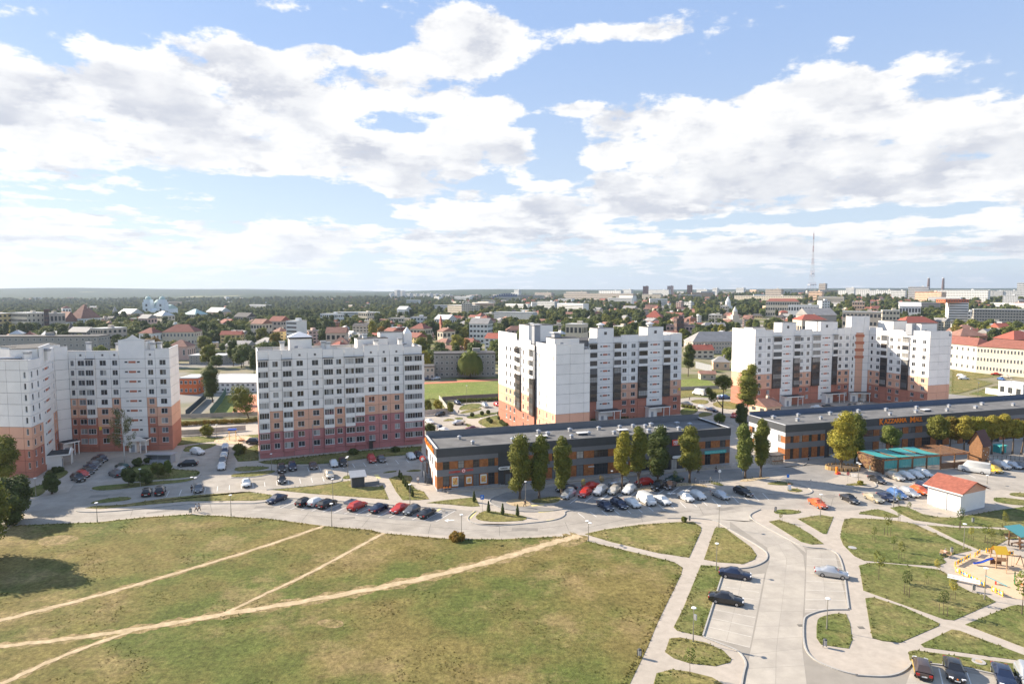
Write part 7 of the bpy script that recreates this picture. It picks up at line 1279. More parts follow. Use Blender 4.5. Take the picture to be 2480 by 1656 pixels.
def play():
    P = g('A5', 1180, 760); o = thing('play_tower', 'timber climbing tower with yellow roof and blue slide', 'playground tower', (P.x, P.y, .03), -.15); o.scale = (.82,) * 3; w = 1.0; h = 1.5
    for x in (-w, w):
        for y in (-w, w): O('post', MB().box(x - .07, y - .07, 0, x + .07, y + .07, 3.2).mesh('tpost', m_pole), o)
    O('deck', MB().box(-w, -w, h, w, w, h + .1).mesh('deck', m_pole), o)
    for k in range(8): O('board', MB().box(-.1, -.03, 0, .1, .03, .7).mesh('tboard', m_pole), o, (-w + .12 + k * .25, -w, h + .1))
    for k in range(6): O('board', MB().box(-.15, -.03, 0, .15, .03, 1.2).mesh('tboard2', m_dwood), o, (-w + .2 + k * .32, w, .1))
    for s in (-1, 1): O('roof', MB().face([(-w - .2, s * (w + .25), 3.0), (w + .2, s * (w + .25), 3.0), (w + .2, 0, 4.3), (-w - .2, 0, 4.3)][::-s]).face([(-w - .2, s * (w + .22), 2.95), (w + .2, s * (w + .22), 2.95), (w + .2, 0, 4.22), (-w - .2, 0, 4.22)][::s]).mesh('proof', m_ylw), o)
    b = MB(); pts = [(-w, 0, h + .1), (-w - 1, 0, 1.25), (-w - 2, 0, .7), (-w - 3, 0, .4), (-w - 3.6, 0, .3)]
    for i in range(4):
        for (ya, za), (yb, zb) in (((-.28, .18), (-.28, 0)), ((-.28, 0), (.28, 0)), ((.28, 0), (.28, .18))): p, q = pts[i], pts[i + 1]; b.face([(p[0], ya, p[2] + za), (p[0], yb, p[2] + zb), (q[0], yb, q[2] + zb), (q[0], ya, q[2] + za)])
    O('slide', b.mesh('slide', m_plb), o)
    sw = O('swing_frame', MB().beam((w, -.6, 2.7), (w + 2.6, -.6, 2.7), .12).beam((w + 2.6, -.6, 2.8), (w + 2.2, -3.2, 0), .12).beam((w + 2.6, -.6, 2.8), (w + 3.1, 1.6, 0), .12).beam((w, -.6, 2.7), (-.4, -3.4, 0), .12).mesh('swingf', m_pole), o)
    O('swing_seat', MB().box(w + 1, -.75, .5, w + 1.5, -.45, .55).box(w + 1.02, -.61, .55, w + 1.04, -.59, 2.7).box(w + 1.46, -.61, .55, w + 1.48, -.59, 2.7).mesh('swseat', m_dark), sw)
    # picket panels painted in bright colours
    def fence(z, a, b_, n, label):
        A, B = g(z, *a), g(z, *b_); L = (B - A).length; f = thing('play_fence', label, 'fence', (A.x, A.y, .03), ang(B - A), 'bright panel fences of the sand pit')
        for k in range(n + 1): O('post', MB().box(-.06, -.06, 0, .06, .06, .85).mesh('fpost', m_ylw), f, (L * k / n, 0, 0))
        for k in range(n):
            for zz in (.2, .62): O('rail', MB().box(0, -.03, 0, L / n, .03, .07).mesh('frail', m_ylw), f, (L * k / n, 0, zz))
            for q in range(3): O('picket', MB().box(-L / n * .11, -.03, 0, L / n * .11, .03, .42).mesh('picket', [m_aqua, m_signw, m_redsign, m_grn, m_plb][(k * 2 + q) % 5]), f, (L * (k + .22 + q * .28) / n, .0, .24))
    fence('A5', (415, 860), (920, 1130), 8, 'long bright panel fence along the sand pit path'); fence('A5', (1065, 1205), (1255, 1300), 3, 'short bright panel fence at the sand pit corner'); fence('A5', (395, 755), (665, 610), 5, 'bright panel fence on the far side of the sand pit'); fence('A5', (755, 590), (840, 530), 2, 'shortest bright panel fence near the yellow tower'); fence('A5', (960, 510), (1060, 515), 2, 'bright panel fence left of the yellow roof'); fence('A5', (1320, 555), (1440, 560), 2, 'bright panel fence right of the yellow roof')
    P = g('A5', 1560, 1120); s = thing('play_house', 'little play shelter with pale yellow roof', 'playhouse', (P.x + 1, P.y, .03), .2)
    for x in (-1, 1):
        for y in (-1, 1): O('post', MB().box(x - .06, y - .06, 0, x + .06, y + .06, 2.).mesh('phpost', m_grn), s)
    for q in (-1, 1): O('roof', MB().face([(-1.5, q * 1.4, 1.9), (1.5, q * 1.4, 1.9), (1.5, 0, 2.7), (-1.5, 0, 2.7)][::-q]).face([(-1.5, q * 1.38, 1.84), (1.5, q * 1.38, 1.84), (1.5, 0, 2.62), (-1.5, 0, 2.62)][::q]).mesh('phroof', M('pale_yellow', (.8, .7, .38), .5)), s)
    O('seat', MB().box(-.9, -.2, .4, .9, .2, .46).mesh('phseat', m_orange), s)
    P = g('A5', 1130, 1080); s = thing('seesaw', 'thin blue seesaw on the sand', 'seesaw', (P.x, P.y, .03), -.75); q = O('plank', MB().box(-1.5, -.09, 0, 1.5, .09, .08).mesh('ssp', m_aqua), s, (0, 0, .55)); q.rotation_euler = (0, .28, 0); O('stand', MB().box(-.1, -.15, 0, .1, .15, .55).mesh('sss', m_redsign), s)
    P = g('A5', 1560, 400); s = thing('picnic_shelter', 'brown table shelter with slanted teal roof', 'shelter', (P.x, P.y, .03), .25)
    for x in (-1.2, 1.2):
        for y in (-1, 1): O('post', MB().box(x - .07, y - .07, 0, x + .07, y + .07, 2.6 + (.0 if y < 0 else .6)).mesh('pspost', m_dwood), s)
    O('roof', MB().face([(-1.9, -1.6, 2.5), (1.9, -1.6, 2.5), (1.9, 1.6, 3.4), (-1.9, 1.6, 3.4)]).face([(-1.9, 1.6, 3.32), (1.9, 1.6, 3.32), (1.9, -1.6, 2.42), (-1.9, -1.6, 2.42)]).mesh('psroof', M('teal_roof2', (.08, .27, .28), .5)), s); O('table', MB().box(-.9, -.4, .7, .9, .4, .76).box(-.1, -.1, 0, .1, .1, .7).mesh('pstab', m_dwood), s)
    for y in (-.8, .8): O('bench', MB().box(-.9, y - .15, .4, .9, y + .15, .45).box(-.8, y - .1, 0, -.7, y + .1, .4).box(.7, y - .1, 0, .8, y + .1, .4).mesh('psb', m_dwood), s)
    # courtyard playground behind the slab block
    P = g('B1', 900, 1480); s = thing('climbing_frame', 'yellow climbing frame in the courtyard sand ring', 'climbing frame', (P.x, P.y, .08), .1)
    for x in (-1, 1): O('post', MB().cyl((x, 0, 0), (x, 0, 3.4), .09, n=6).mesh('cpost', m_ylw), s); O('brace', MB().cyl((x, 0, 2.4), (x * 2.6, .4, 0), .05, n=6).mesh('cbrace', m_antr), s)
    O('top', MB().box(-1.2, -.6, 3.1, 1.2, .6, 3.5).mesh('ctop', m_plb), s)
    for k in range(5): O('rung', MB().beam((-1, 0, .5 + k * .5), (1, 0, .5 + k * .5), .05).mesh('rung', m_ylw), s)
    P = g('B1', 1030, 1490); s = thing('carousel', 'small orange roundabout in the courtyard sand ring', 'roundabout', (P.x, P.y, .08), 0); O('disc', MB().cyl((0, 0, .2), (0, 0, .3), 1., n=14).mesh('cdisc', m_wood), s); O('rail', MB().cyl((0, 0, .3), (0, 0, .9), .06, n=6).beam((-.8, 0, .85), (.8, 0, .85), .05).beam((0, -.8, .85), (0, .8, .85), .05).mesh('crail', m_ylw), s)
play()
# --- fences around the school and courts: panels, each its own piece
def panel_fence(label, z, pts, h, mat, pw=2.5, name='panel_fence', zb=0.):
    P = gs(z, pts); o = thing(name, label, 'fence', (P[0].x, P[0].y, zb), 0, 'fences between the blocks'); c = {}
    for i in range(len(P) - 1):
        A, B = P[i], P[i + 1]; L = (B - A).length; n = max(1, round(L / pw)); w = L / n; k = round(w, 2)
        if k not in c: c[k] = (MB().box(.06, -.04, .1, w - .02, .04, h).mesh('fence_panel', mat), MB().box(-.07, -.07, 0, .05, .07, h + .08).mesh('fence_post', mat))
        for j in range(n): q = A + (B - A) * (j / n) - P[0]; O('panel', c[k][0], o, (q.x, q.y, 0), ang(B - A)); O('post', c[k][1], o, (q.x, q.y, 0), ang(B - A))
m_fenc = M('fence_concrete', (.42, .39, .36), .9, .12, 1., rand=.08); m_fgr = M('green_mesh', (.05, .13, .10), .7); m_fnv = M('dark_fence', (.035, .05, .07), .7)
panel_fence('pale concrete fence turning the corner beside the bushes', 'B2', [(-200, 1160), (110, 1150), (610, 1100), (420, 850)], 2., m_fenc); panel_fence('brown concrete fence along the pitch', 'B2', [(480, 870), (900, 840), (1640, 800)], 1.8, M('fence_brown', (.23, .18, .17), .9, .1, 1.))
panel_fence('grey concrete fence behind the courtyard playground', 'B1', [(60, 1150), (420, 1140), (880, 1120), (1300, 1110)], 1.6, m_fenc); panel_fence('lower concrete fence at the courtyard path', 'B1', [(80, 1410), (390, 1395), (640, 1370), (1100, 1330)], 1.8, m_fenc); panel_fence('green mesh fence of the ball court', 'B1', [(560, 1130), (740, 900), (800, 780)], 3.2, m_fgr); panel_fence('dark solid fence beside the orange building yard', 'B1', [(190, 1130), (500, 850)], 2.6, m_fnv); panel_fence('low grey fence beyond the pitch at the L shaped block', 'B3', [(-100, 985), (400, 965), (800, 950)], 1.6, m_fenc); panel_fence('white boundary wall behind the mall', 'B4', [(760, 1230), (1190, 1290), (1700, 1340)], 2.6, m_white, 4.); panel_fence('metal goal fence behind the kiosk pavilion', 'B3', [(350, 560), (660, 640)], 4., m_metal, 4.)
# hedges
def hedge(label, z, pts, h, w, mt, seed):
    P = gs(z, pts); L = []
    for i in range(len(P) - 1):
        A, B = P[i], P[i + 1]; n = max(2, int((B - A).length / 1.2))
        for j in range(n): q = A.lerp(B, (j + .5) / n) - P[0]; L.append((q.x, q.y, h * .5, w * rnd.uniform(.8, 1.2), w * rnd.uniform(.8, 1.2), h * rnd.uniform(.42, .6)))
    o = O('hedge', crown_mesh('hedge', L, 260 * len(L), .16, mt, seed=seed), None, (P[0].x, P[0].y, 0)); tag(o, label, 'hedge')
hedge('yellowing hedge in front of the ball courts', 'B1', [(100, 1265), (500, 1240), (1150, 1215), (1280, 1190)], 1.6, 1.2, G5, 1); hedge('green hedge along the pitch fence', 'B2', [(760, 900), (1100, 885), (1650, 860)], 1.6, 1., G1, 2); hedge('low clipped hedge behind the shop roof end', 'B3', [(80, 1300), (350, 1330)], 1.2, .8, G1, 3); hedge('shrubs at the foot of the L shaped block', 'B2', [(1590, 1290), (1660, 1350), (1700, 1360)], 1.4, .7, G2, 4); hedge('planting under the dark bay fronts', 'Z3', [(1010, 1195), (1050, 1200)], 1.2, .8, G2, 5); hedge('planting between the two porches of the L shaped block', 'Z3', [(1270, 1175), (1480, 1150)], 1., .8, G2, 6)
# ================================================================== the town beyond
WC = {'cream': M('wall_cream', (.60, .53, .42), .9, .06, .3), 'white': M('wall_white', (.72, .71, .68), .9, .05, .3), 'yellow': M('wall_yellow', (.62, .48, .24), .9, .06, .3), 'grey': M('wall_grey', (.33, .31, .28), .9, .08, .3), 'pink': M('wall_pink', (.60, .42, .36), .9, .06, .3), 'brick': M('wall_brick', (.33, .15, .10), .9, .1, .5), 'beige': M('wall_beige', (.50, .43, .36), .9, .06, .3), 'peach': M('wall_peach', (.72, .50, .34), .9, .05, .3), 'brown': M('wall_brown', (.14, .09, .075), .9, .1, .4), 'orange': M('wall_orange', (.58, .15, .05), .7, .05, .4), 'mint': M('wall_mint', (.66, .71, .73), .9, .05, .3)}
RC = {'red': M('roof_red', (.24, .095, .07), .85, .15, .5), 'rust': M('roof_rust', (.26, .14, .105), .85, .2, .4), 'grey': M('roof_grey', (.27, .26, .25), .7, .15, .3), 'dark': M('roof_dark', (.085, .08, .08), .8, .2, .4), 'pale': M('roof_pale', (.52, .52, .51), .6, .1, .3), 'mint': M('roof_mint', (.38, .50, .47), .7, .1, .3), 'bright': M('roof_bright', (.31, .09, .06), .7, .12, .4)}
m_wpane = M('far_window', (.045, .05, .058), .15, spec=.6, rand=.2)
FOOT = []           # occupied spots (x, y, radius)
_rm = {}
def roof_mesh(kind, w, d, hr, ov=.5):
    b = MB(); x0, x1, y0, y1 = -w / 2 - ov, w / 2 + ov, -d / 2 - ov, d / 2 + ov
    if kind == 'flat': b.box(x0 + ov - .15, y0 + ov - .15, 0, x1 - ov + .15, y1 - ov + .15, .5)
    elif kind == 'hip':
        k = min(d / 2, w / 2) * .95; p = [(x0, y0, 0), (x1, y0, 0), (x1, y1, 0), (x0, y1, 0)]; r0, r1 = (x0 + k, 0, hr), (x1 - k, 0, hr)
        b.face([p[0], p[1], r1, r0]); b.face([p[1], p[2], r1]); b.face([p[2], p[3], r0, r1]); b.face([p[3], p[0], r0]); b.face(p[::-1])
    else:
        b.face([(x0, y0, 0), (x1, y0, 0), (x1, 0, hr), (x0, 0, hr)]); b.face([(x1, y1, 0), (x0, y1, 0), (x0, 0, hr), (x1, 0, hr)]); b.face([(x1, y0, 0), (x1, y1, 0), (x1, 0, hr)]); b.face([(x0, y1, 0), (x0, y0, 0), (x0, 0, hr)]); b.face([(x0, y0, 0), (x0, y1, 0), (x1, y1, 0), (x1, y0, 0)])
    return b
winm = MB().box(-.55, -.07, 0, .55, .02, 1.5, 0).box(-.45, -.1, .1, -.04, -.075, 1.4, 1).box(.04, -.1, .1, .45, -.075, 1.4, 1).mesh('window', m_frame, m_wpane)
def building(label, cx, cy, w, d, h, rz, wall='cream', roof='flat', rc='grey', floors=3, hr=None, name='house', cat='house', group=None, bays=None, near=False, base=None, chim=True, strip=False):
    z = E(cx, cy) - .3 if base is None else base; o = thing(name, label, cat, (cx, cy, z), rz, group); FOOT.append((cx, cy, max(w, d) * .62))
    O('wall', MB().box(-w / 2, -d / 2, 0, w / 2, d / 2, h + .3).mesh('wall', WC[wall]), o)
    hr = hr if hr is not None else (.5 if roof == 'flat' else min(d, w) * .34)
    r = O('roof', roof_mesh(roof, w, d, hr).mesh('roof', RC[rc]), o, (0, 0, h + .3))
    if chim and roof != 'flat': O('chimney', MB().box(-.45, -.45, 0, .45, .45, 1.6).mesh('chimney', WC['brick' if rc == 'red' else 'beige']), r, (w * .22, .5, hr * .7))
    elif roof == 'flat' and h > 8: O('roof_house', MB().box(-2, -1.5, .5, 2, 1.5, 2.6).mesh('rh', WC[wall]), r, (w * .2, 0, 0))
    fh = h / floors; bays = bays or max(2, int(w / 3.2)); sb = max(1, int(d / 3.4)); b = MB()
    spots = []
    for f in range(floors):
        zz = fh * f + fh * .38
        for i in range(bays): x = -w / 2 + w * (i + .5) / bays; spots += [(x, -d / 2, zz, 0)]
        for i in range(sb): y = -d / 2 + d * (i + .5) / sb; spots += [(-w / 2, y, zz, -math.pi / 2), (w / 2, y, zz, math.pi / 2)]
    if near:
        for x, y, zz, a in spots:
            O('window', winm, o, (x, y, zz), a, None, (min(1.2, w / bays * .5), 1, fh * .3))
    else:
        ww, wh = min(1.1, w / bays * .32), fh * .42
        if strip:
            for f in range(floors): zz = fh * f + fh * .4; b.box(-w / 2 + .6, -d / 2 - .05, zz, w / 2 - .6, -d / 2 + .1, zz + wh * .9)
        else:
            for x, y, zz, a in spots:
                if a == 0: b.box(x - ww, y - .05, zz, x + ww, y + .1, zz + wh)
                else: s = 1 if a > 0 else -1; b.box(min(x, x + s * .05), y - ww, zz, max(x, x + s * .05), y + ww, zz + wh)
        q = O('windows', b.mesh('windows', m_wpane), o); q['kind'] = 'stuff'
    return o
def at(z, x, y, Y): d = ray(*N(z, x, y)); t = Y / d.y; return d.x * t, H + d.z * t
def bld(z, xl, xr, yt, Y, label, dep=12, rot=0., **k):
    xa, zt = at(z, xl, yt, Y); xb, _ = at(z, xr, yt, Y); cx = (xa + xb) / 2; W = abs(xb - xa); w = max(W * .85, W - dep * .35); e = E(cx, Y); h = max(3., zt - e); cy = Y + dep / 2
    if Y > 1000 and dep > 9: rot -= .8; w = max(9., (W - dep * .7) / .7); cy = Y + w * .36
    elif Y > 490 and dep > 9 and not (z == 'Z15' and Y < 600): rot -= .5
    return building(label, cx * cy / Y if abs(cx) > 1 else cx, cy, w, dep, h, rot, **k)
AB = dict(name='apartment_building', cat='building'); OB = dict(name='office_building', cat='building')
# near neighbours, with every window its own part
bld('Z1', -700, 958, 285, 427, 'long grey four storey school behind the two winged block', 14, .06, wall='grey', roof='flat', rc='dark', floors=4, near=True, name='school_building', cat='building', bays=30)
bld('B2', 235, 1560, -20, 341, 'grey four storey school behind the pitch', 13, .12, wall='grey', roof='flat', rc='dark', floors=4, near=True, name='school_building', cat='building', bays=12)
bld('B2', 60, 350, 225, 330, 'beige two storey annex of the grey school', 9, .12, wall='beige', roof='flat', rc='dark', floors=2, near=True, name='school_annex', cat='building', bays=3)
bld('B1', 160, 480, 545, 283, 'orange clad pavilion beside the yard', 12, .02, wall='orange', roof='flat', rc='pale', floors=2, near=True, name='pavilion', cat='building', bays=4)
bld('B1', 470, 1900, 600, 290, 'white hall with long pale roof between the first two blocks', 26, .02, wall='white', roof='gable', rc='pale', floors=2, hr=2.2, near=True, name='sports_hall', cat='building', bays=16, chim=False)
bld('B3', 100, 1500, 60, 470, 'old beige barracks with large grey hip roof', 18, .1, wall='beige', roof='hip', rc='grey', floors=3, hr=7, near=True, name='barracks_building', cat='building', bays=22)
bld('B3', 650, 1000, 445, 372, 'orange walled cottage with grey hip roof behind the goal fence', 9, -.2, wall='peach', roof='hip', rc='grey', floors=1, hr=3, near=True)
bld('B3', 400, 730, 712, 330, 'long low kiosk with rust red roof by the pitch', 6, -.08, wall='beige', roof='gable', rc='rust', floors=1, hr=1.4, near=True, name='changing_pavilion', cat='pavilion', chim=False)
def school():
    A, B, C = g('B4', 190, 812), g('B4', 590, 872), g('B4', 1900, 1000)
    for P, Q, lab, bays in ((B, C, 'cream three storey school with red roof, long wing', 22), (A - (B - A).normalized() * 30, B, 'cream three storey school with red roof, short wing', 12)):
        e = (Q - P).normalized(); L = (Q - P).length; c = (P + Q) / 2 + Vector((-e.y, e.x)) * 6.5
        building(lab, c.x, c.y, L, 13, 14.6, ang(e), 'peach' if 0 else 'cream', 'hip', 'red', 3, 4.2, 'school_building', 'building', None, bays, True, base=0)
school()
bld('Z4', 330, 490, 925, 236, 'terracotta gabled garage between the corner block and the mall', 9, .34, wall='peach', roof='gable', rc='rust', floors=1, hr=2.4, name='garage', cat='garage', near=False)
bld('B4', 1150, 1500, 1100, 268, 'white flat garage box behind the boundary wall', 12, .1, wall='white', roof='flat', rc='pale', floors=1, name='garage', cat='garage')
bld('B1', 255, 900, 200, 400, 'grey three storey flats behind the sports hall', 12, 0., wall='grey', roof='flat', rc='pale', floors=3, near=True, **AB)
bld('Z12', 1510, 1840, 470, 480, 'cream three storey house with red hip roof above the birch block', 16, .1, wall='cream', roof='hip', rc='red', floors=3, bays=9, near=True)
bld('Z12', 1302, 1465, 480, 470, 'small white house with red roof beside the cream one', 11, -.15, wall='white', roof='hip', rc='red', floors=2, near=True); bld('B1', -40, 290, 60, 425, 'low house with salmon hip roof behind the white block parapet', 14, .1, wall='pink', roof='hip', rc='rust', floors=1, near=True)
bld('Z12', 890, 1105, 440, 520, 'pale plain hall with white roof near the grey school', 20, .05, wall='beige', roof='flat', rc='pale', floors=3)
bld('Z12', 640, 880, 470, 545, 'old house with grey gable roof beside the brick turret', 12, .3, wall='grey', roof='gable', rc='grey', floors=2)
bld('Z12', 105, 440, 297, 640, 'wide cream civic building with yellow window bays', 20, .02, wall='cream', roof='flat', rc='pale', floors=5, bays=14, **OB); bld('Z12', -260, 104, 303, 638, 'yellow wing of the cream civic building', 20, .02, wall='yellow', roof='flat', rc='pale', floors=5, **OB); bld('Z12', 441, 535, 303, 645, 'plain beige end of the cream civic building', 18, .02, wall='beige', roof='flat', rc='pale', floors=2, **OB)
bld('Z12', 405, 442, 285, 637, 'dark glass stair tower on the cream civic building', 2, .02, wall='brown', roof='flat', rc='dark', floors=6, name='stair_tower', cat='tower')
bld('Z12', 697, 858, 345, 700, 'white hall under a steep brown red roof', 26, .3, wall='white', roof='hip', rc='rust', floors=2, hr=15); bld('Z12', 535, 690, 378, 690, 'long house with brown tiled roof beside the civic building', 16, .05, wall='white', roof='gable', rc='rust', floors=1, hr=11)
bld('Z12', 1700, 1885, 308, 900, 'pale building with mint green roof near the church', 22, .1, wall='cream', roof='hip', rc='mint', floors=3); bld('Z12', 1890, 2120, 285, 1000, 'long low hall with white roof beyond the mint roof', 20, 0, wall='peach', roof='gable', rc='pale', floors=1); bld('Z12', 1080, 1320, 300, 950, 'long shed with pale blue roof before the hills', 20, 0, wall='pink', roof='gable', rc='pale', floors=1)
bld('Z12', 1290, 1420, 345, 660, 'tall pink fire wall house before the church', 12, .2, wall='pink', roof='gable', rc='grey', floors=3); bld('Z12', 1400, 1600, 320, 780, 'pale building with light roof below the church', 16, -.1, wall='cream', roof='hip', rc='pale', floors=3); bld('Z12', 575, 640, 250, 1050, 'small white castle house with red roof on the wooded hill', 12, 0, wall='white', roof='hip', rc='red', floors=2)
bld('Z12', 2150, 2348, 330, 760, 'long dormered building with slate roof', 14, .05, wall='grey', roof='gable', rc='dark', floors=3, **AB)
bld('Z13', 296, 445, 372, 540, 'narrow white tower of flats with balconies', 12, .1, wall='white', roof='flat', rc='pale', floors=6, strip=True, **AB); bld('Z13', 140, 290, 370, 580, 'beige tenement with red roofs beside the white tower', 14, .25, wall='beige', roof='gable', rc='red', floors=4, **AB); bld('Z13', -30, 130, 395, 560, 'low cream terrace with rust roofs', 12, .1, wall='cream', roof='gable', rc='rust', floors=3)
bld('Z13', 1745, 2062, 228, 1050, 'cream hospital slab with projecting centre', 18, 0, wall='cream', roof='flat', rc='pale', floors=6, bays=20, **OB); bld('Z13', 1880, 1990, 212, 1046, 'projecting centre of the cream hospital', 8, 0, wall='cream', roof='flat', rc='pale', floors=7, **OB)
bld('Z13', 1210, 1418, 345, 720, 'long cream four storey block in the old town', 12, .03, wall='cream', roof='flat', rc='grey', floors=4, **AB); bld('Z13', 1420, 1565, 335, 712, 'paler block joined at an angle to the long cream one', 14, .35, wall='white', roof='flat', rc='grey', floors=4, **AB)
bld('Z13', 1640, 1835, 352, 700, 'white tenement with broken grey roof', 14, -.1, wall='white', roof='gable', rc='pale', floors=3, **AB); bld('Z13', 1430, 1600, 440, 560, 'cream mansion with broad red roof behind the slab block', 15, .1, wall='cream', roof='hip', rc='red', floors=2); bld('Z13', 1690, 1800, 465, 520, 'small cream gabled house under the red mansion', 12, -.4, wall='cream', roof='gable', rc='rust', floors=2); bld('Z13', 1960, 2170, 395, 560, 'white long tenement with grey roof beside the L shaped block', 14, .2, wall='white', roof='gable', rc='grey', floors=4, **AB); bld('Z13', 2030, 2185, 365, 650, 'house with bright red roof above the white tenement', 16, 0, wall='pink', roof='hip', rc='red', floors=2); bld('Z13', 640, 850, 478, 480, 'rust roofed terrace just over the slab block roof', 12, .08, wall='beige', roof='gable', rc='rust', floors=2)
bld('Z13', 585, 810, 305, 820, 'white stepped flats before the woods', 14, .1, wall='white', roof='flat', rc='pale', floors=3, **AB); bld('Z13', 940, 1080, 292, 850, 'cream flats in the trees with flat roof', 12, -.1, wall='cream', roof='flat', rc='pale', floors=3, **AB); bld('Z13', 1300, 1420, 262, 980, 'white hall with curved looking roof in the trees', 14, 0, wall='white', roof='gable', rc='pale', floors=1)
bld('Z13', 1690, 1700, 400, 600, 'pointed red turret house behind the slab block', 8, .3, wall='brick', roof='hip', rc='bright', floors=2, hr=8)
bld('Z13', 2160, 2600, 290, 930, 'white office with dense window fins', 16, 0, wall='white', roof='flat', rc='pale', floors=5, bays=34, **OB); bld('Z14', 235, 425, 192, 1300, 'white office slab alone in the trees', 14, .05, wall='white', roof='flat', rc='pale', floors=6, bays=14, **OB)
bld('Z14', 805, 1012, 92, 2200, 'white striped hotel slab on the skyline', 16, 0, wall='white', roof='flat', rc='pale', floors=7, bays=12, **OB)
for i, (xl, xr, yt) in enumerate(((1196, 1258, 50), (1420, 1486, 48), (1601, 1662, 40))): bld('Z14', xl, xr, yt, 2700, '%s brick tower on the skyline beyond the L shaped block' % ['first', 'second', 'third'][i], 20, .4, wall='pink' if i == 1 else 'brick', roof='flat', rc='dark', floors=11, group='brick towers', **AB)
bld('Z14', 1265, 1442, 84, 2400, 'white slab between the first two brick towers', 14, 0, wall='white', roof='flat', rc='pale', floors=8, **AB); bld('Z14', 1500, 1582, 195, 1200, 'pink white tower house in the wooded slope', 16, .2, wall='pink', roof='flat', rc='pale', floors=5, **AB); bld('Z14', 1580, 1670, 198, 1230, 'white neighbour of the pink tower house', 12, 0, wall='white', roof='flat', rc='pale', floors=4, **AB)
bld('Z14', 1215, 1400, 338, 820, 'broad villa with bright red roof in dense trees', 22, .1, wall='cream', roof='hip', rc='bright', floors=1, hr=9); bld('Z14', 500, 690, 402, 500, 'grey building with large dark windows over the L shaped block', 14, .05, wall='cream', roof='flat', rc='pale', floors=2, **OB); bld('Z14', 1405, 1690, 412, 560, 'pink and brown flats beyond the L shaped block', 13, .1, wall='pink', roof='flat', rc='dark', floors=3, **AB); bld('Z14', 1490, 1570, 352, 556, 'dark brown top floors above the pink flats', 8, .1, wall='brown', roof='flat', rc='dark', floors=4, **AB)
bld('Z14', 1800, 1932, 315, 800, 'cream windowless house beside the gold domed church', 16, .1, wall='cream', roof='flat', rc='pale', floors=4, **AB); bld('Z14', 2100, 2600, 145, 1500, 'long cream flats on the ridge beyond the white spire', 14, 0, wall='cream', roof='flat', rc='pale', floors=4, bays=40, **AB); bld('Z14', 1910, 1990, 235, 1000, 'small cream block beside the white spire', 12, 0, wall='cream', roof='flat', rc='pale', floors=4, **AB); bld('Z14', 715, 770, 272, 1000, 'small cream shed block in the trees over the L shaped block', 20, .2, wall='cream', roof='flat', rc='pale', floors=3, **AB); bld('Z14', 480, 1100, 120, 2000, 'long low housing row under the striped hotel', 14, 0, wall='beige', roof='flat', rc='pale', floors=4, **AB)
bld('Z15', 1285, 1480, 512, 1500, 'white curved housing complex with stepped roofs', 30, .2, wall='white', roof='flat', rc='pale', floors=9, bays=20, **AB); bld('Z15', 1380, 1600, 560, 1440, 'peach front of the big housing complex', 20, -.25, wall='peach', roof='flat', rc='bright', floors=7, bays=20, **AB); bld('Z15', 1600, 1950, 545, 1480, 'long white wing of the big housing complex', 16, -.1, wall='white', roof='flat', rc='pale', floors=8, bays=34, **AB)
bld('Z15', 1645, 1825, 655, 760, 'white ten storey tower with red roof band', 16, .1, wall='white', roof='flat', rc='bright', floors=10, bays=5, strip=True, **AB); building('red roof sign floor of the white ten storey tower', *[at('Z15', 1735, 640, 758)[0], 758 + 8], 30, 14, 3.2, .1, 'orange', 'flat', 'bright', 1, name='roof_storey', cat='roof storey', base=at('Z15', 1735, 655, 758)[1])
bld('Z15', 1925, 2600, 722, 720, 'long grey balcony slab beyond the cream school', 14, .02, wall='grey', roof='flat', rc='pale', floors=7, bays=30, **AB); bld('Z15', 1826, 1880, 740, 800, 'white annex beside the red banded tower', 14, 0, wall='white', roof='flat', rc='pale', floors=4, **AB)
for i, (xl, xr, yt, Y) in enumerate(((1945, 2060, 545, 1700), (2065, 2160, 550, 1720), (2165, 2290, 545, 1700), (2290, 2400, 475, 1600), (2160, 2290, 590, 1400))): bld('Z15', xl, xr, yt, Y, ['white stepped flats right of the housing complex', 'second white flats right of the housing complex', 'third white flats right of the housing complex', 'tall white tower at the picture border', 'white office with blue grey front before the flats'][i], 18, .1, wall='white', roof='flat', rc='pale', floors=9, bays=9, **AB)
bld('Z15', 385, 505, 553, 1600, 'peach flats below the lattice mast', 14, 0, wall='peach', roof='flat', rc='pale', floors=4, **AB); bld('Z15', 715, 1085, 545, 1900, 'long white flats right of the mast', 14, 0, wall='white', roof='flat', rc='pale', floors=6, bays=30, **AB); bld('Z15', 720, 800, 520, 1950, 'raised end of the long white flats', 14, 0, wall='white', roof='flat', rc='pale', floors=8, **AB); bld('Z15', -10, 130, 533, 1600, 'beige flats with dark gaps left of the mast', 14, 0, wall='beige', roof='flat', rc='pale', floors=6, **AB); bld('Z15', 1145, 1260, 545, 1700, 'white flats with dark stripes before the complex', 14, 0, wall='white', roof='flat', rc='pale', floors=6, **AB)
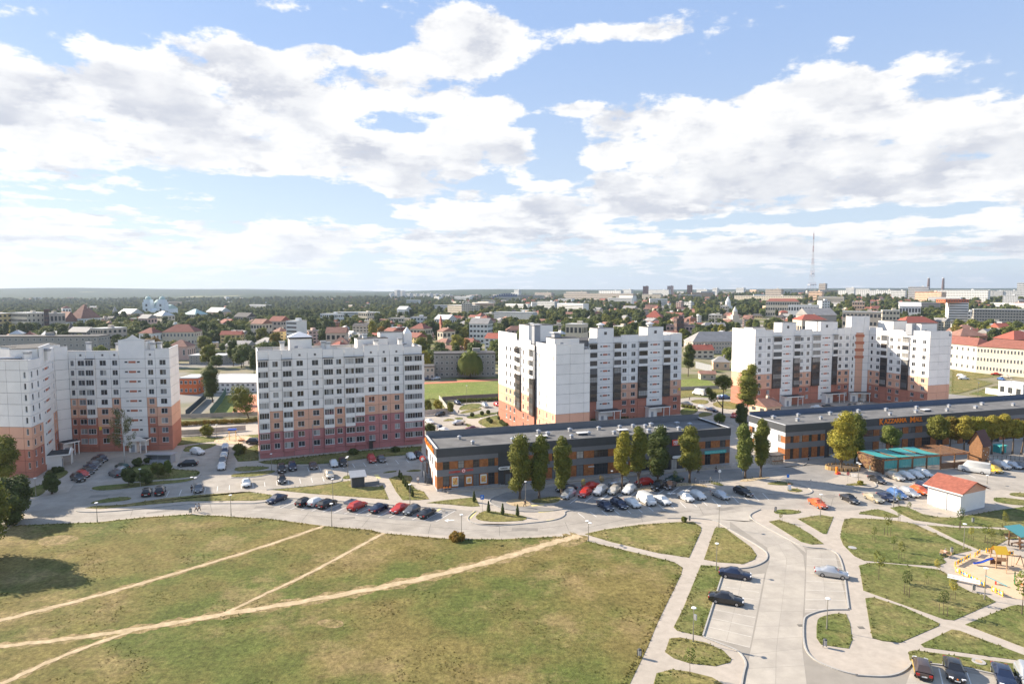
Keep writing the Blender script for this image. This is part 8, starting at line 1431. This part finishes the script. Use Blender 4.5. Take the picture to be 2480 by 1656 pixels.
bld('Z15', 468, 553, 640, 900, 'tall white gable block with blue roof edge', 14, .5, wall='white', roof='flat', rc='grey', floors=8, **AB); bld('Z15', -20, 290, 645, 1000, 'long cream building with red roof below the beige flats', 14, 0, wall='cream', roof='hip', rc='red', floors=3, **AB); bld('Z15', 185, 470, 680, 880, 'white terraces beside the tall gable block', 12, 0, wall='white', roof='flat', rc='pale', floors=2, **AB); bld('Z15', 680, 1040, 742, 640, 'long beige flat building just over the corner block', 14, 0, wall='beige', roof='flat', rc='pale', floors=3, **AB); bld('Z15', 1040, 1205, 728, 700, 'cream flat building over the stair tower', 12, .1, wall='cream', roof='flat', rc='pale', floors=4, **AB); bld('Z15', 770, 890, 650, 1000, 'peach and white flats in the trees over the corner block', 12, 0, wall='peach', roof='flat', rc='pale', floors=4, **AB); bld('Z15', 1200, 1400, 690, 820, 'grey low hall with pale roof under the complex', 16, 0, wall='white', roof='gable', rc='pale', floors=2); bld('Z15', 280, 600, 770, 560, 'grey barn roofs over the corner block', 20, .1, wall='grey', roof='gable', rc='grey', floors=1, hr=6)
bld('Z15', 240, 520, 812, 500, 'long bright red roof just over the corner block', 14, .1, wall='beige', roof='hip', rc='bright', floors=1, hr=4); bld('Z15', 1165, 1530, 840, 470, 'red roofs behind the right wing of the corner block', 14, .05, wall='beige', roof='hip', rc='bright', floors=2, hr=4.5); bld('B4', 1000, 1600, 300, 470, 'large house with orange red hip roof behind the school', 18, .1, wall='brown', roof='hip', rc='bright', floors=1, hr=6); bld('B4', 150, 680, 240, 450, 'brown red hip roof behind the end wall', 16, 0, wall='brick', roof='hip', rc='rust', floors=2, hr=5); bld('B4', 900, 1120, 100, 560, 'white gabled house with red roof in the trees behind the school', 12, .5, wall='white', roof='gable', rc='bright', floors=1, hr=4)
# white high-rise estate on the horizon
for i, (xl, xr, yt) in enumerate(((1220, 1270, 112), (1270, 1325, 86), (1325, 1372, 92), (1378, 1440, 115), (1442, 1500, 120), (1502, 1560, 118), (1565, 1625, 116), (1628, 1680, 120), (1682, 1735, 124), (1738, 1800, 128), (1870, 1960, 140), (1960, 2060, 130))): bld('Z13', xl, xr, yt, 3000 + 20 * (i % 3), '%s tower of the white estate on the horizon, counted from the woods' % ['first', 'second', 'third', 'fourth', 'fifth', 'sixth', 'seventh', 'eighth', 'ninth', 'tenth', 'eleventh', 'twelfth'][i], 22, .15, wall='white' if i < 10 else 'pink', roof='flat', rc='pale', floors=12, bays=6, group='white high rise estate', **AB)
for i, (xl, xr, yt) in enumerate(((20, 85, 85), (210, 380, 108), (500, 700, 100), (545, 720, 132), (1016, 1110, 80), (1700, 1800, 80), (1840, 1900, 68), (2060, 2140, 66))): bld('Z14', xl, xr, yt, 2850 - 60 * i, ['pale block before the stadium arch', 'long beige housing row right of the stadium', 'second beige housing row on the skyline', 'white hall row with yellow signs', 'grey white flats beside the striped hotel', 'low pale block right of the third brick tower', 'small white block on the ridge', 'flat white block on the ridge top'][i], 16, 0, wall=['white', 'beige', 'beige', 'white', 'white', 'white', 'white', 'white'][i], roof='flat', rc='pale', floors=6, **AB)
# landmarks
def church():
    Y = 1150; x0, zt = at('Z12', 1430, 300, Y); e = E(x0, Y) - 1; k = Y / FOC / 3.787; o = thing('church', 'pale blue twin towered baroque church below the hills', 'church', (x0, Y, e), 0); top = at('Z12', 1430, 150, Y)[1] - e; wm, rm = WC['mint'], RC['mint']
    W = 100 * k
    O('nave', MB().box(-W * .96, 0, 0, W * .96, 40, top * .48).mesh('nave', wm), o); O('roof', roof_mesh('gable', W * 1.9, 42, 8).mesh('nroof', rm), o, (0, 20, top * .48))
    for s in (-1, 1):
        t = O('tower', MB().box(-7, -7, 0, 7, 7, top * .78).box(-5.5, -5.5, top * .78, 5.5, 5.5, top * .9).mesh('tower', wm), o, (s * W * .64, 0, 0)); O('dome', MB().ball((0, 0, top * .93), 5.2, 10, 6, 0, (1, 1, .8)).cyl((0, 0, top * .95), (0, 0, top * 1.1), 1.6, .2, 6).mesh('dome', rm), t)
        for f in range(3): O('window', MB().box(-1.6, -7.2, top * (.2 + .2 * f), 1.6, -7, top * (.3 + .2 * f)).mesh('cwin', m_wpane), t)
    d = O('drum', MB().cyl((0, 14, 0), (0, 14, top * .68), 9, n=14).mesh('drum', wm), o); O('dome', MB().ball((0, 14, top * .68), 9.4, 12, 8).cyl((0, 14, top * .8), (0, 14, top * 1.05), 1.5, .3, 6).mesh('dome2', rm), d); O('porch', MB().box(-8, -9, 0, 8, 0, top * .36).ball((0, -4, top * .36), 7, 10, 6).mesh('porch', wm), o)
church()
def spire(z, x, yt, yb, Y, label, mat, r, dome=None):
    x0, zt = at(z, x, yt, Y); zb = min(E(x0, Y), at(z, x, yb, Y)[1]); h = zt - zb; o = thing('church_tower', label, 'tower', (x0, Y, zb), 0); O('shaft', MB().box(-r, -r, 0, r, r, h * .5).cyl((0, 0, h * .5), (0, 0, h * .7), r * .9, r * .8, 8).mesh('shaft', mat), o); O('spire', MB().cyl((0, 0, h * .7), (0, 0, h), r * .85, .15, 8).mesh('spire', dome or mat), o); O('base', MB().box(-r * 2.4, -r * 1.2, 0, r * 2.4, r * 4, h * .25).mesh('sb', mat), o)
spire('Z14', 1983, 140, 300, 1050, 'slender white spire standing over the wooded slope', WC['white'], 5.5); spire('Z14', 2047, 232, 350, 850, 'little church with pale gold tent roof', WC['cream'], 4.2, RC['pale']); spire('Z12', 648, 382, 520, 560, 'brick turret house with pointed dark roof', WC['brick'], 3.2, RC['dark']); spire('Z12', 1052, 232, 290, 1000, 'old stone tower at the castle hill', WC['grey'], 4.)
def mast():
    Y = 2600; x0, zt = at('Z15', 421, 20, Y); zb = E(x0, Y); h = zt - zb; o = thing('lattice_mast', 'tall red and white lattice television mast on the ridge', 'mast', (x0, Y, zb), 0); mr, mw = M('mast_red', (.36, .2, .18), .6), M('mast_white', (.5, .48, .47), .6); n = 10
    for i in range(n):
        a, b_ = i / n, (i + 1) / n; f = lambda t: 13 * (1 - t) ** 2.2 + 1.1; b = MB()
        for sx in (-1, 1):
            for sy in (-1, 1): b.beam((sx * f(a), sy * f(a), h * a), (sx * f(b_), sy * f(b_), h * b_), .5)
        for sy in (-1, 1): b.beam((-f(a), sy * f(a), h * a), (f(b_), sy * f(b_), h * b_), .35); b.beam((f(a), sy * f(a), h * a), (-f(b_), sy * f(b_), h * b_), .35); b.beam((-f(a), sy * f(a), h * a), (f(a), sy * f(a), h * a), .35)
        O('mast_section', b.mesh('mast_section', mr if i % 2 else mw), o)
    for t, r in ((.16, 18), (.34, 7)): O('platform', MB().cyl((0, 0, h * t), (0, 0, h * t + 3), r, n=8).mesh('platform', mw), o)
    O('antenna', MB().cyl((0, 0, h), (0, 0, h + 12), .5, n=5).mesh('antenna', mr), o)
    bld('Z15', 470, 542, 480, 2650, 'pale block beside the lattice mast', 20, 0, wall='beige', roof='flat', rc='pale', floors=6, **AB)
mast()
for i, x in enumerate((1476, 1609)):
    x0, zt = at('Z15', x, 432, 3500); zb = E(x0, 3500); o = thing('factory_chimney', ['first tall brown factory chimney behind the housing complex', 'second tall brown factory chimney behind the housing complex'][i], 'chimney', (x0, 3500, zb), 0, 'factory chimneys'); O('stack', MB().cyl((0, 0, 0), (0, 0, zt - zb), 8, 5, 10).mesh('stack', WC['brown']), o); O('rim', MB().cyl((0, 0, zt - zb), (0, 0, zt - zb + 3), 5.6, n=10).mesh('srim', WC['white']), o)
def stadium():
    xa, za = at('Z13', 2140, 155, 2500); xb, _ = at('Z14', 135, 155, 2500); cx = (xa + xb) / 2; w = (xb - xa) / 2; zb = E(cx, 2500); o = thing('stadium', 'dark blue arched stadium roof on the horizon', 'stadium', (cx, 2500, zb), 0); b = MB(); hh = at('Z14', 0, 118, 2500)[1] - zb; mb = M('stadium_blue', (.05, .08, .16), .5)
    for i in range(16): t0, t1 = i / 16, (i + 1) / 16; z = lambda t: hh * .45 + hh * .6 * math.sin(math.pi * t); b.box(-w + 2 * w * t0, -6, hh * .2, -w + 2 * w * t1, 30, z((t0 + t1) / 2))
    O('roof_arch', b.mesh('arch', mb), o); O('wall', MB().box(-w * .98, -3, 0, w * .98, 28, hh * .35).mesh('stand', WC['white']), o)
    for i in range(15): t = (i + 1) / 16; O('rib', MB().box(-1.5, -7, 0, 1.5, -6, hh * .12).mesh('rib', WC['white']), o, (-w + 2 * w * t, 0, hh * .4 + hh * .45 * math.sin(math.pi * t)))
stadium()
# --- streets of small houses; each gets its own look and place in words
BL = [(-50, 432, 846), (617, 1026, 838), (1218, 1652, 806), (1762, 2312, 778)]
def pix(x, y, z):
    d = Vector((x, y, z - H)); c = d.y * CP - d.z * SP; return 1240 + FOC * d.x / c, 828 - FOC * (d.z * CP + d.y * SP) / c
def hidden(u, v): return any(a < u < b and v > t for a, b, t in BL)
ZN = [(0, 330, 'beyond the two winged block'), (330, 620, 'between the first two blocks'), (620, 1020, 'beyond the slab block'), (1020, 1240, 'behind the grey school'), (1240, 1500, 'beyond the L shaped block'), (1500, 1780, 'behind the barracks roof'), (1780, 2100, 'beyond the corner block'), (2100, 2480, 'beyond the cream school')]
def zone(u): return next((n for a, b, n in ZN if a <= u < b), ZN[0][2] if u < 0 else ZN[-1][2])
def free(x, y, r): return all((x - a) ** 2 + (y - b) ** 2 > (r + c) ** 2 for a, b, c in FOOT)
def houses(n):
    used = set(); made = 0; rs = random.Random(77); tries = 0
    while made < n and tries < 60000:
        tries += 1; Y = rs.choice((rs.uniform(430, 700), rs.uniform(500, 900), rs.uniform(600, 1100))); X = rs.uniform(-.8, .8) * Y; w = rs.uniform(9, 17); d = rs.uniform(8, 11); h = rs.choice((3.4, 5.8, 6.4, 8.8, 11.))
        z = E(X, Y); u, v = pix(X, Y, z + h + 2)
        if hidden(u, v) or not (-20 < u < 2500) or not free(X, Y, max(w, d) * .6): continue
        if u < 900 and 850 < Y and rs.random() < .6: continue
        dist = 'close by' if Y < 620 else ('in the middle distance' if Y < 1000 else 'far off'); wl = rs.choice(('cream', 'white', 'yellow', 'pink', 'beige', 'white', 'cream', 'brick')); rk = rs.choice(('gable', 'hip', 'gable', 'hip', 'flat')); rc = rs.choice(('red', 'rust', 'grey', 'rust', 'dark', 'pale', 'bright', 'grey')) if rk != 'flat' else rs.choice(('grey', 'pale'))
        lab = '%s house with %s %s roof %s, %s' % (wl, {'bright': 'bright red', 'pale': 'pale', 'rust': 'rust brown'}.get(rc, rc), {'gable': 'gable', 'hip': 'hipped', 'flat': 'flat'}[rk], zone(u), dist)
        if lab in used: continue
        used.add(lab); made += 1
        building(lab, X, Y, w, d, h, rs.choice((rs.uniform(-1.25, -.35), rs.uniform(-.9, .3))), wl, rk, rc, max(1, round(h / 2.9)), group='houses of the old town')
houses(300)
def far_houses(n):
    # hundreds of far roofs and walls too small to tell apart
    rs = random.Random(5); wb = {k: MB() for k in ('white', 'cream', 'peach', 'beige')}; rb = {k: MB() for k in ('red', 'rust', 'grey', 'pale')}; B_ = MB(); mats = [WC['white'], WC['cream'], WC['peach'], WC['beige'], RC['red'], RC['rust'], RC['grey'], RC['pale'], m_wpane]; made = t = 0
    while made < n and t < 20000:
        t += 1; Y = rs.uniform(900, 3200); X = rs.uniform(-.8, .85) * Y
        if X / Y < -.1 and rs.random() < .8: continue
        w, d, h = (rs.uniform(10, 26), rs.uniform(9, 14), rs.uniform(4, 9)) if rs.random() < .75 else (rs.uniform(30, 90), 14, rs.uniform(9, 22)); z = E(X, Y)
        u, v = pix(X, Y, z + h)
        if hidden(u, v) or not (0 < u < 2480) or not free(X, Y, w * .5): continue
        made += 1; FOOT.append((X, Y, w * .55)); a = rs.uniform(-1.2, .2); ca, sa = math.cos(a), math.sin(a); mi = rs.choice((0, 0, 0, 1, 1, 2, 3)); flat = h > 9; i0 = len(B_.v)
        B_.box(-w / 2, -d / 2, -1, w / 2, d / 2, h, mi)
        for f in range(int(h / 3)): B_.box(-w / 2 + 1, -d / 2 - .1, f * 3 + 1, w / 2 - 1, -d / 2, f * 3 + 2.2, 8)
        r = roof_mesh('flat' if flat else rs.choice(('gable', 'hip')), w, d, d * .35); k = len(B_.v); B_.v += [(p[0], p[1], p[2] + h) for p in r.v]; B_.f += [tuple(k + q for q in f) for f in r.f]; B_.m += [7 if flat else rs.choice((4, 4, 5, 6))] * len(r.f)
        B_.v[i0:] = [(X + p[0] * ca - p[1] * sa, Y + p[0] * sa + p[1] * ca, z + p[2]) for p in B_.v[i0:]]
    o = O('far_houses', B_.mesh('far_houses', *mats)); tag(o, 'scatter of far houses on the slopes up to the horizon', 'houses', kind='stuff'); print('far houses', made)
far_houses(520)
# --- town trees: the largest as things, the rest as woodland
TP = []; GT = leaf('leaf_town', (.09, .12, .036), (.15, .17, .052))
for i in range(5):
    h = [11, 13, 9.5, 12, 15][i]; w = [4.6, 4.8, 4.2, 5.2, 3.6][i]; hc = [2.2, 2.4, 1.6, 2.6, 2.0][i]
    TP.append((trunk_mesh(hc + 3, .28, n=6), crown_mesh('town_crown', blob(h, hc, w, 200 + i, 11), 1900, .42, [GT, G1, G4, GT, G2][i], seed=200 + i, core=.72)))
SRC = []
EXC = [gs('B1', [(30, 1600), (30, 560), (150, 330), (1290, 500), (1290, 1600)]), gs('B2', [(60, 1500), (60, 440), (1700, 380), (1700, 1500)]), gs('B3', [(0, 1500), (0, 450), (400, 420), (1000, 480), (1300, 1500)]), gs('B4', [(0, 1500), (150, 780), (600, 820), (1800, 960), (2200, 1500)])]
def town_trees(n):
    rs = random.Random(31); made = 0; t = 0
    while made < n and t < 60000:
        t += 1; Y = 250 + 420 * rs.random() ** 1.1; X = rs.uniform(-.83, .83) * Y; k = rs.randrange(5); s = rs.uniform(.7, 1.2); z = E(X, Y); u, v = pix(X, Y, z + 11 * s); ub, vb = pix(X, Y, z)
        if not (-30 < u < 2510) or hidden(u, v + 6) or not free(X, Y, 3.): continue
        q = np.array([[X, Y]])
        if any(inpoly(q, p)[0] for p in EXC) or (X > 40 and Y < 300) or (u > 2290 and Y < 385): continue
        if any((X - a) ** 2 + (Y - b) ** 2 < 16 for a, b in SRCP): continue
        mt = rs.choice((None, None, None, None, G1, G2, G3 if rs.random() < .35 else G4, G5 if rs.random() < .3 else G2))
        nm = {None: 'green', G1: 'mid green', G2: 'dark green', G3: 'yellowing', G4: 'fresh green', G5: 'rust tinted'}[mt]; lab = '%s %s tree with %s crown %s, %s' % ('small' if s < .86 else 'large' if s > 1.04 else 'middling', nm, ['round', 'domed', 'low', 'broad', 'tall narrow'][k], zone(u), 'close by' if Y < 400 else 'farther off' if Y > 520 else 'midway')
        if lab in TL: continue
        TL.add(lab); SRCP.append((X, Y))
        o = tree(lab, (X, Y), *TP[k], rs.uniform(0, 6.28), (s, s, s * rs.uniform(.85, 1.15)), mt, 'town_tree', 'town trees ' + zone(u), z=z - .1); made += 1
        if len(SRC) < 5 and mt is None and TP[k][1].name not in [c.data.name for c in SRC]: SRC.append(o.children[1] if o.children[1].name.startswith('crown') else o.children[0])
    print('town trees', made, t)
SRCP = []; TL = set()
town_trees(225)
def woodland():
    rs = np.random.RandomState(9); n = 30000; Y = 520 + 2700 * rs.rand(n) ** 1.15; X = rs.uniform(-.86, .86, n) * Y; Z = elev(X, Y)
    c = Y * CP - (Z + 11 - H) * SP; u = 1240 + FOC * X / c; v = 828 - FOC * ((Z + 11 - H) * CP + Y * SP) / c; k = (u > -40) & (u < 2520)
    for a, b, t in BL: k &= ~((u > a) & (u < b) & (v > t))
    for a, b, r in FOOT: k &= (X - a) ** 2 + (Y - b) ** 2 > (r * .85 + 1.5) ** 2
    # clearings so that roofs and streets show between the trees
    f = np.sin(X / 61 + 1.7 * np.sin(Y / 83)) + np.sin(Y / 47 + 1.3 * np.sin(X / 71)); dense = (X / Y < -.08) & (Y > 850); k &= (f > np.where(dense, -1.3, -.2))
    P = np.stack([X, Y, Z - .2], 1)[k][:12000]; print('woodland', len(P))
    me = bpy.data.meshes.new('woodland'); me.vertices.add(len(P)); me.vertices.foreach_set('co', P.astype(np.float32).ravel()); me.update(); o = O('woodland', me); tag(o, 'mass of trees filling the town and slopes to the hills', 'woods', kind='stuff')
    ng = bpy.data.node_groups.new('woods', 'GeometryNodeTree'); ng.interface.new_socket('Geometry', in_out='INPUT', socket_type='NodeSocketGeometry'); ng.interface.new_socket('Geometry', in_out='OUTPUT', socket_type='NodeSocketGeometry')
    nd = ng.nodes; L = ng.links; gi, go = nd.new('NodeGroupInput'), nd.new('NodeGroupOutput'); ip = nd.new('GeometryNodeInstanceOnPoints'); jn = nd.new('GeometryNodeJoinGeometry'); ip.inputs['Pick Instance'].default_value = True
    for s in SRC:
        oi = nd.new('GeometryNodeObjectInfo'); oi.inputs['Object'].default_value = s; oi.inputs['As Instance'].default_value = True; L.new(oi.outputs['Geometry'], jn.inputs[0])
    r1 = nd.new('FunctionNodeRandomValue'); r1.data_type = 'FLOAT_VECTOR'; r1.inputs[0].default_value = (0, 0, 0); r1.inputs[1].default_value = (0, 0, 6.28); r2 = nd.new('FunctionNodeRandomValue'); r2.inputs[2].default_value = .75; r2.inputs[3].default_value = 1.35; r2.inputs['Seed'].default_value = 4
    L.new(gi.outputs[0], ip.inputs['Points']); L.new(jn.outputs[0], ip.inputs['Instance']); L.new(r1.outputs[0], ip.inputs['Rotation']); L.new(r2.outputs[1], ip.inputs['Scale']); L.new(ip.outputs[0], go.inputs[0])
    o.modifiers.new('woods', 'NODES').node_group = ng
woodland()
# --- air: even haze over the whole place
hm = bpy.data.materials.new('air'); hm.use_nodes = True; T_ = NT(hm.node_tree); T_.n('ShaderNodeOutputMaterial', {1: T_.n('ShaderNodeVolumePrincipled', {'Color': (.52, .63, .80, 1), 'Density': HAZE, 'Anisotropy': .2}).outputs[0]})
o = O('haze', MB().box(-19000, -400, -14, 19000, 13500, 330).mesh('haze', hm)); tag(o, 'pale blue haze thickening towards the hills', 'haze', kind='stuff')
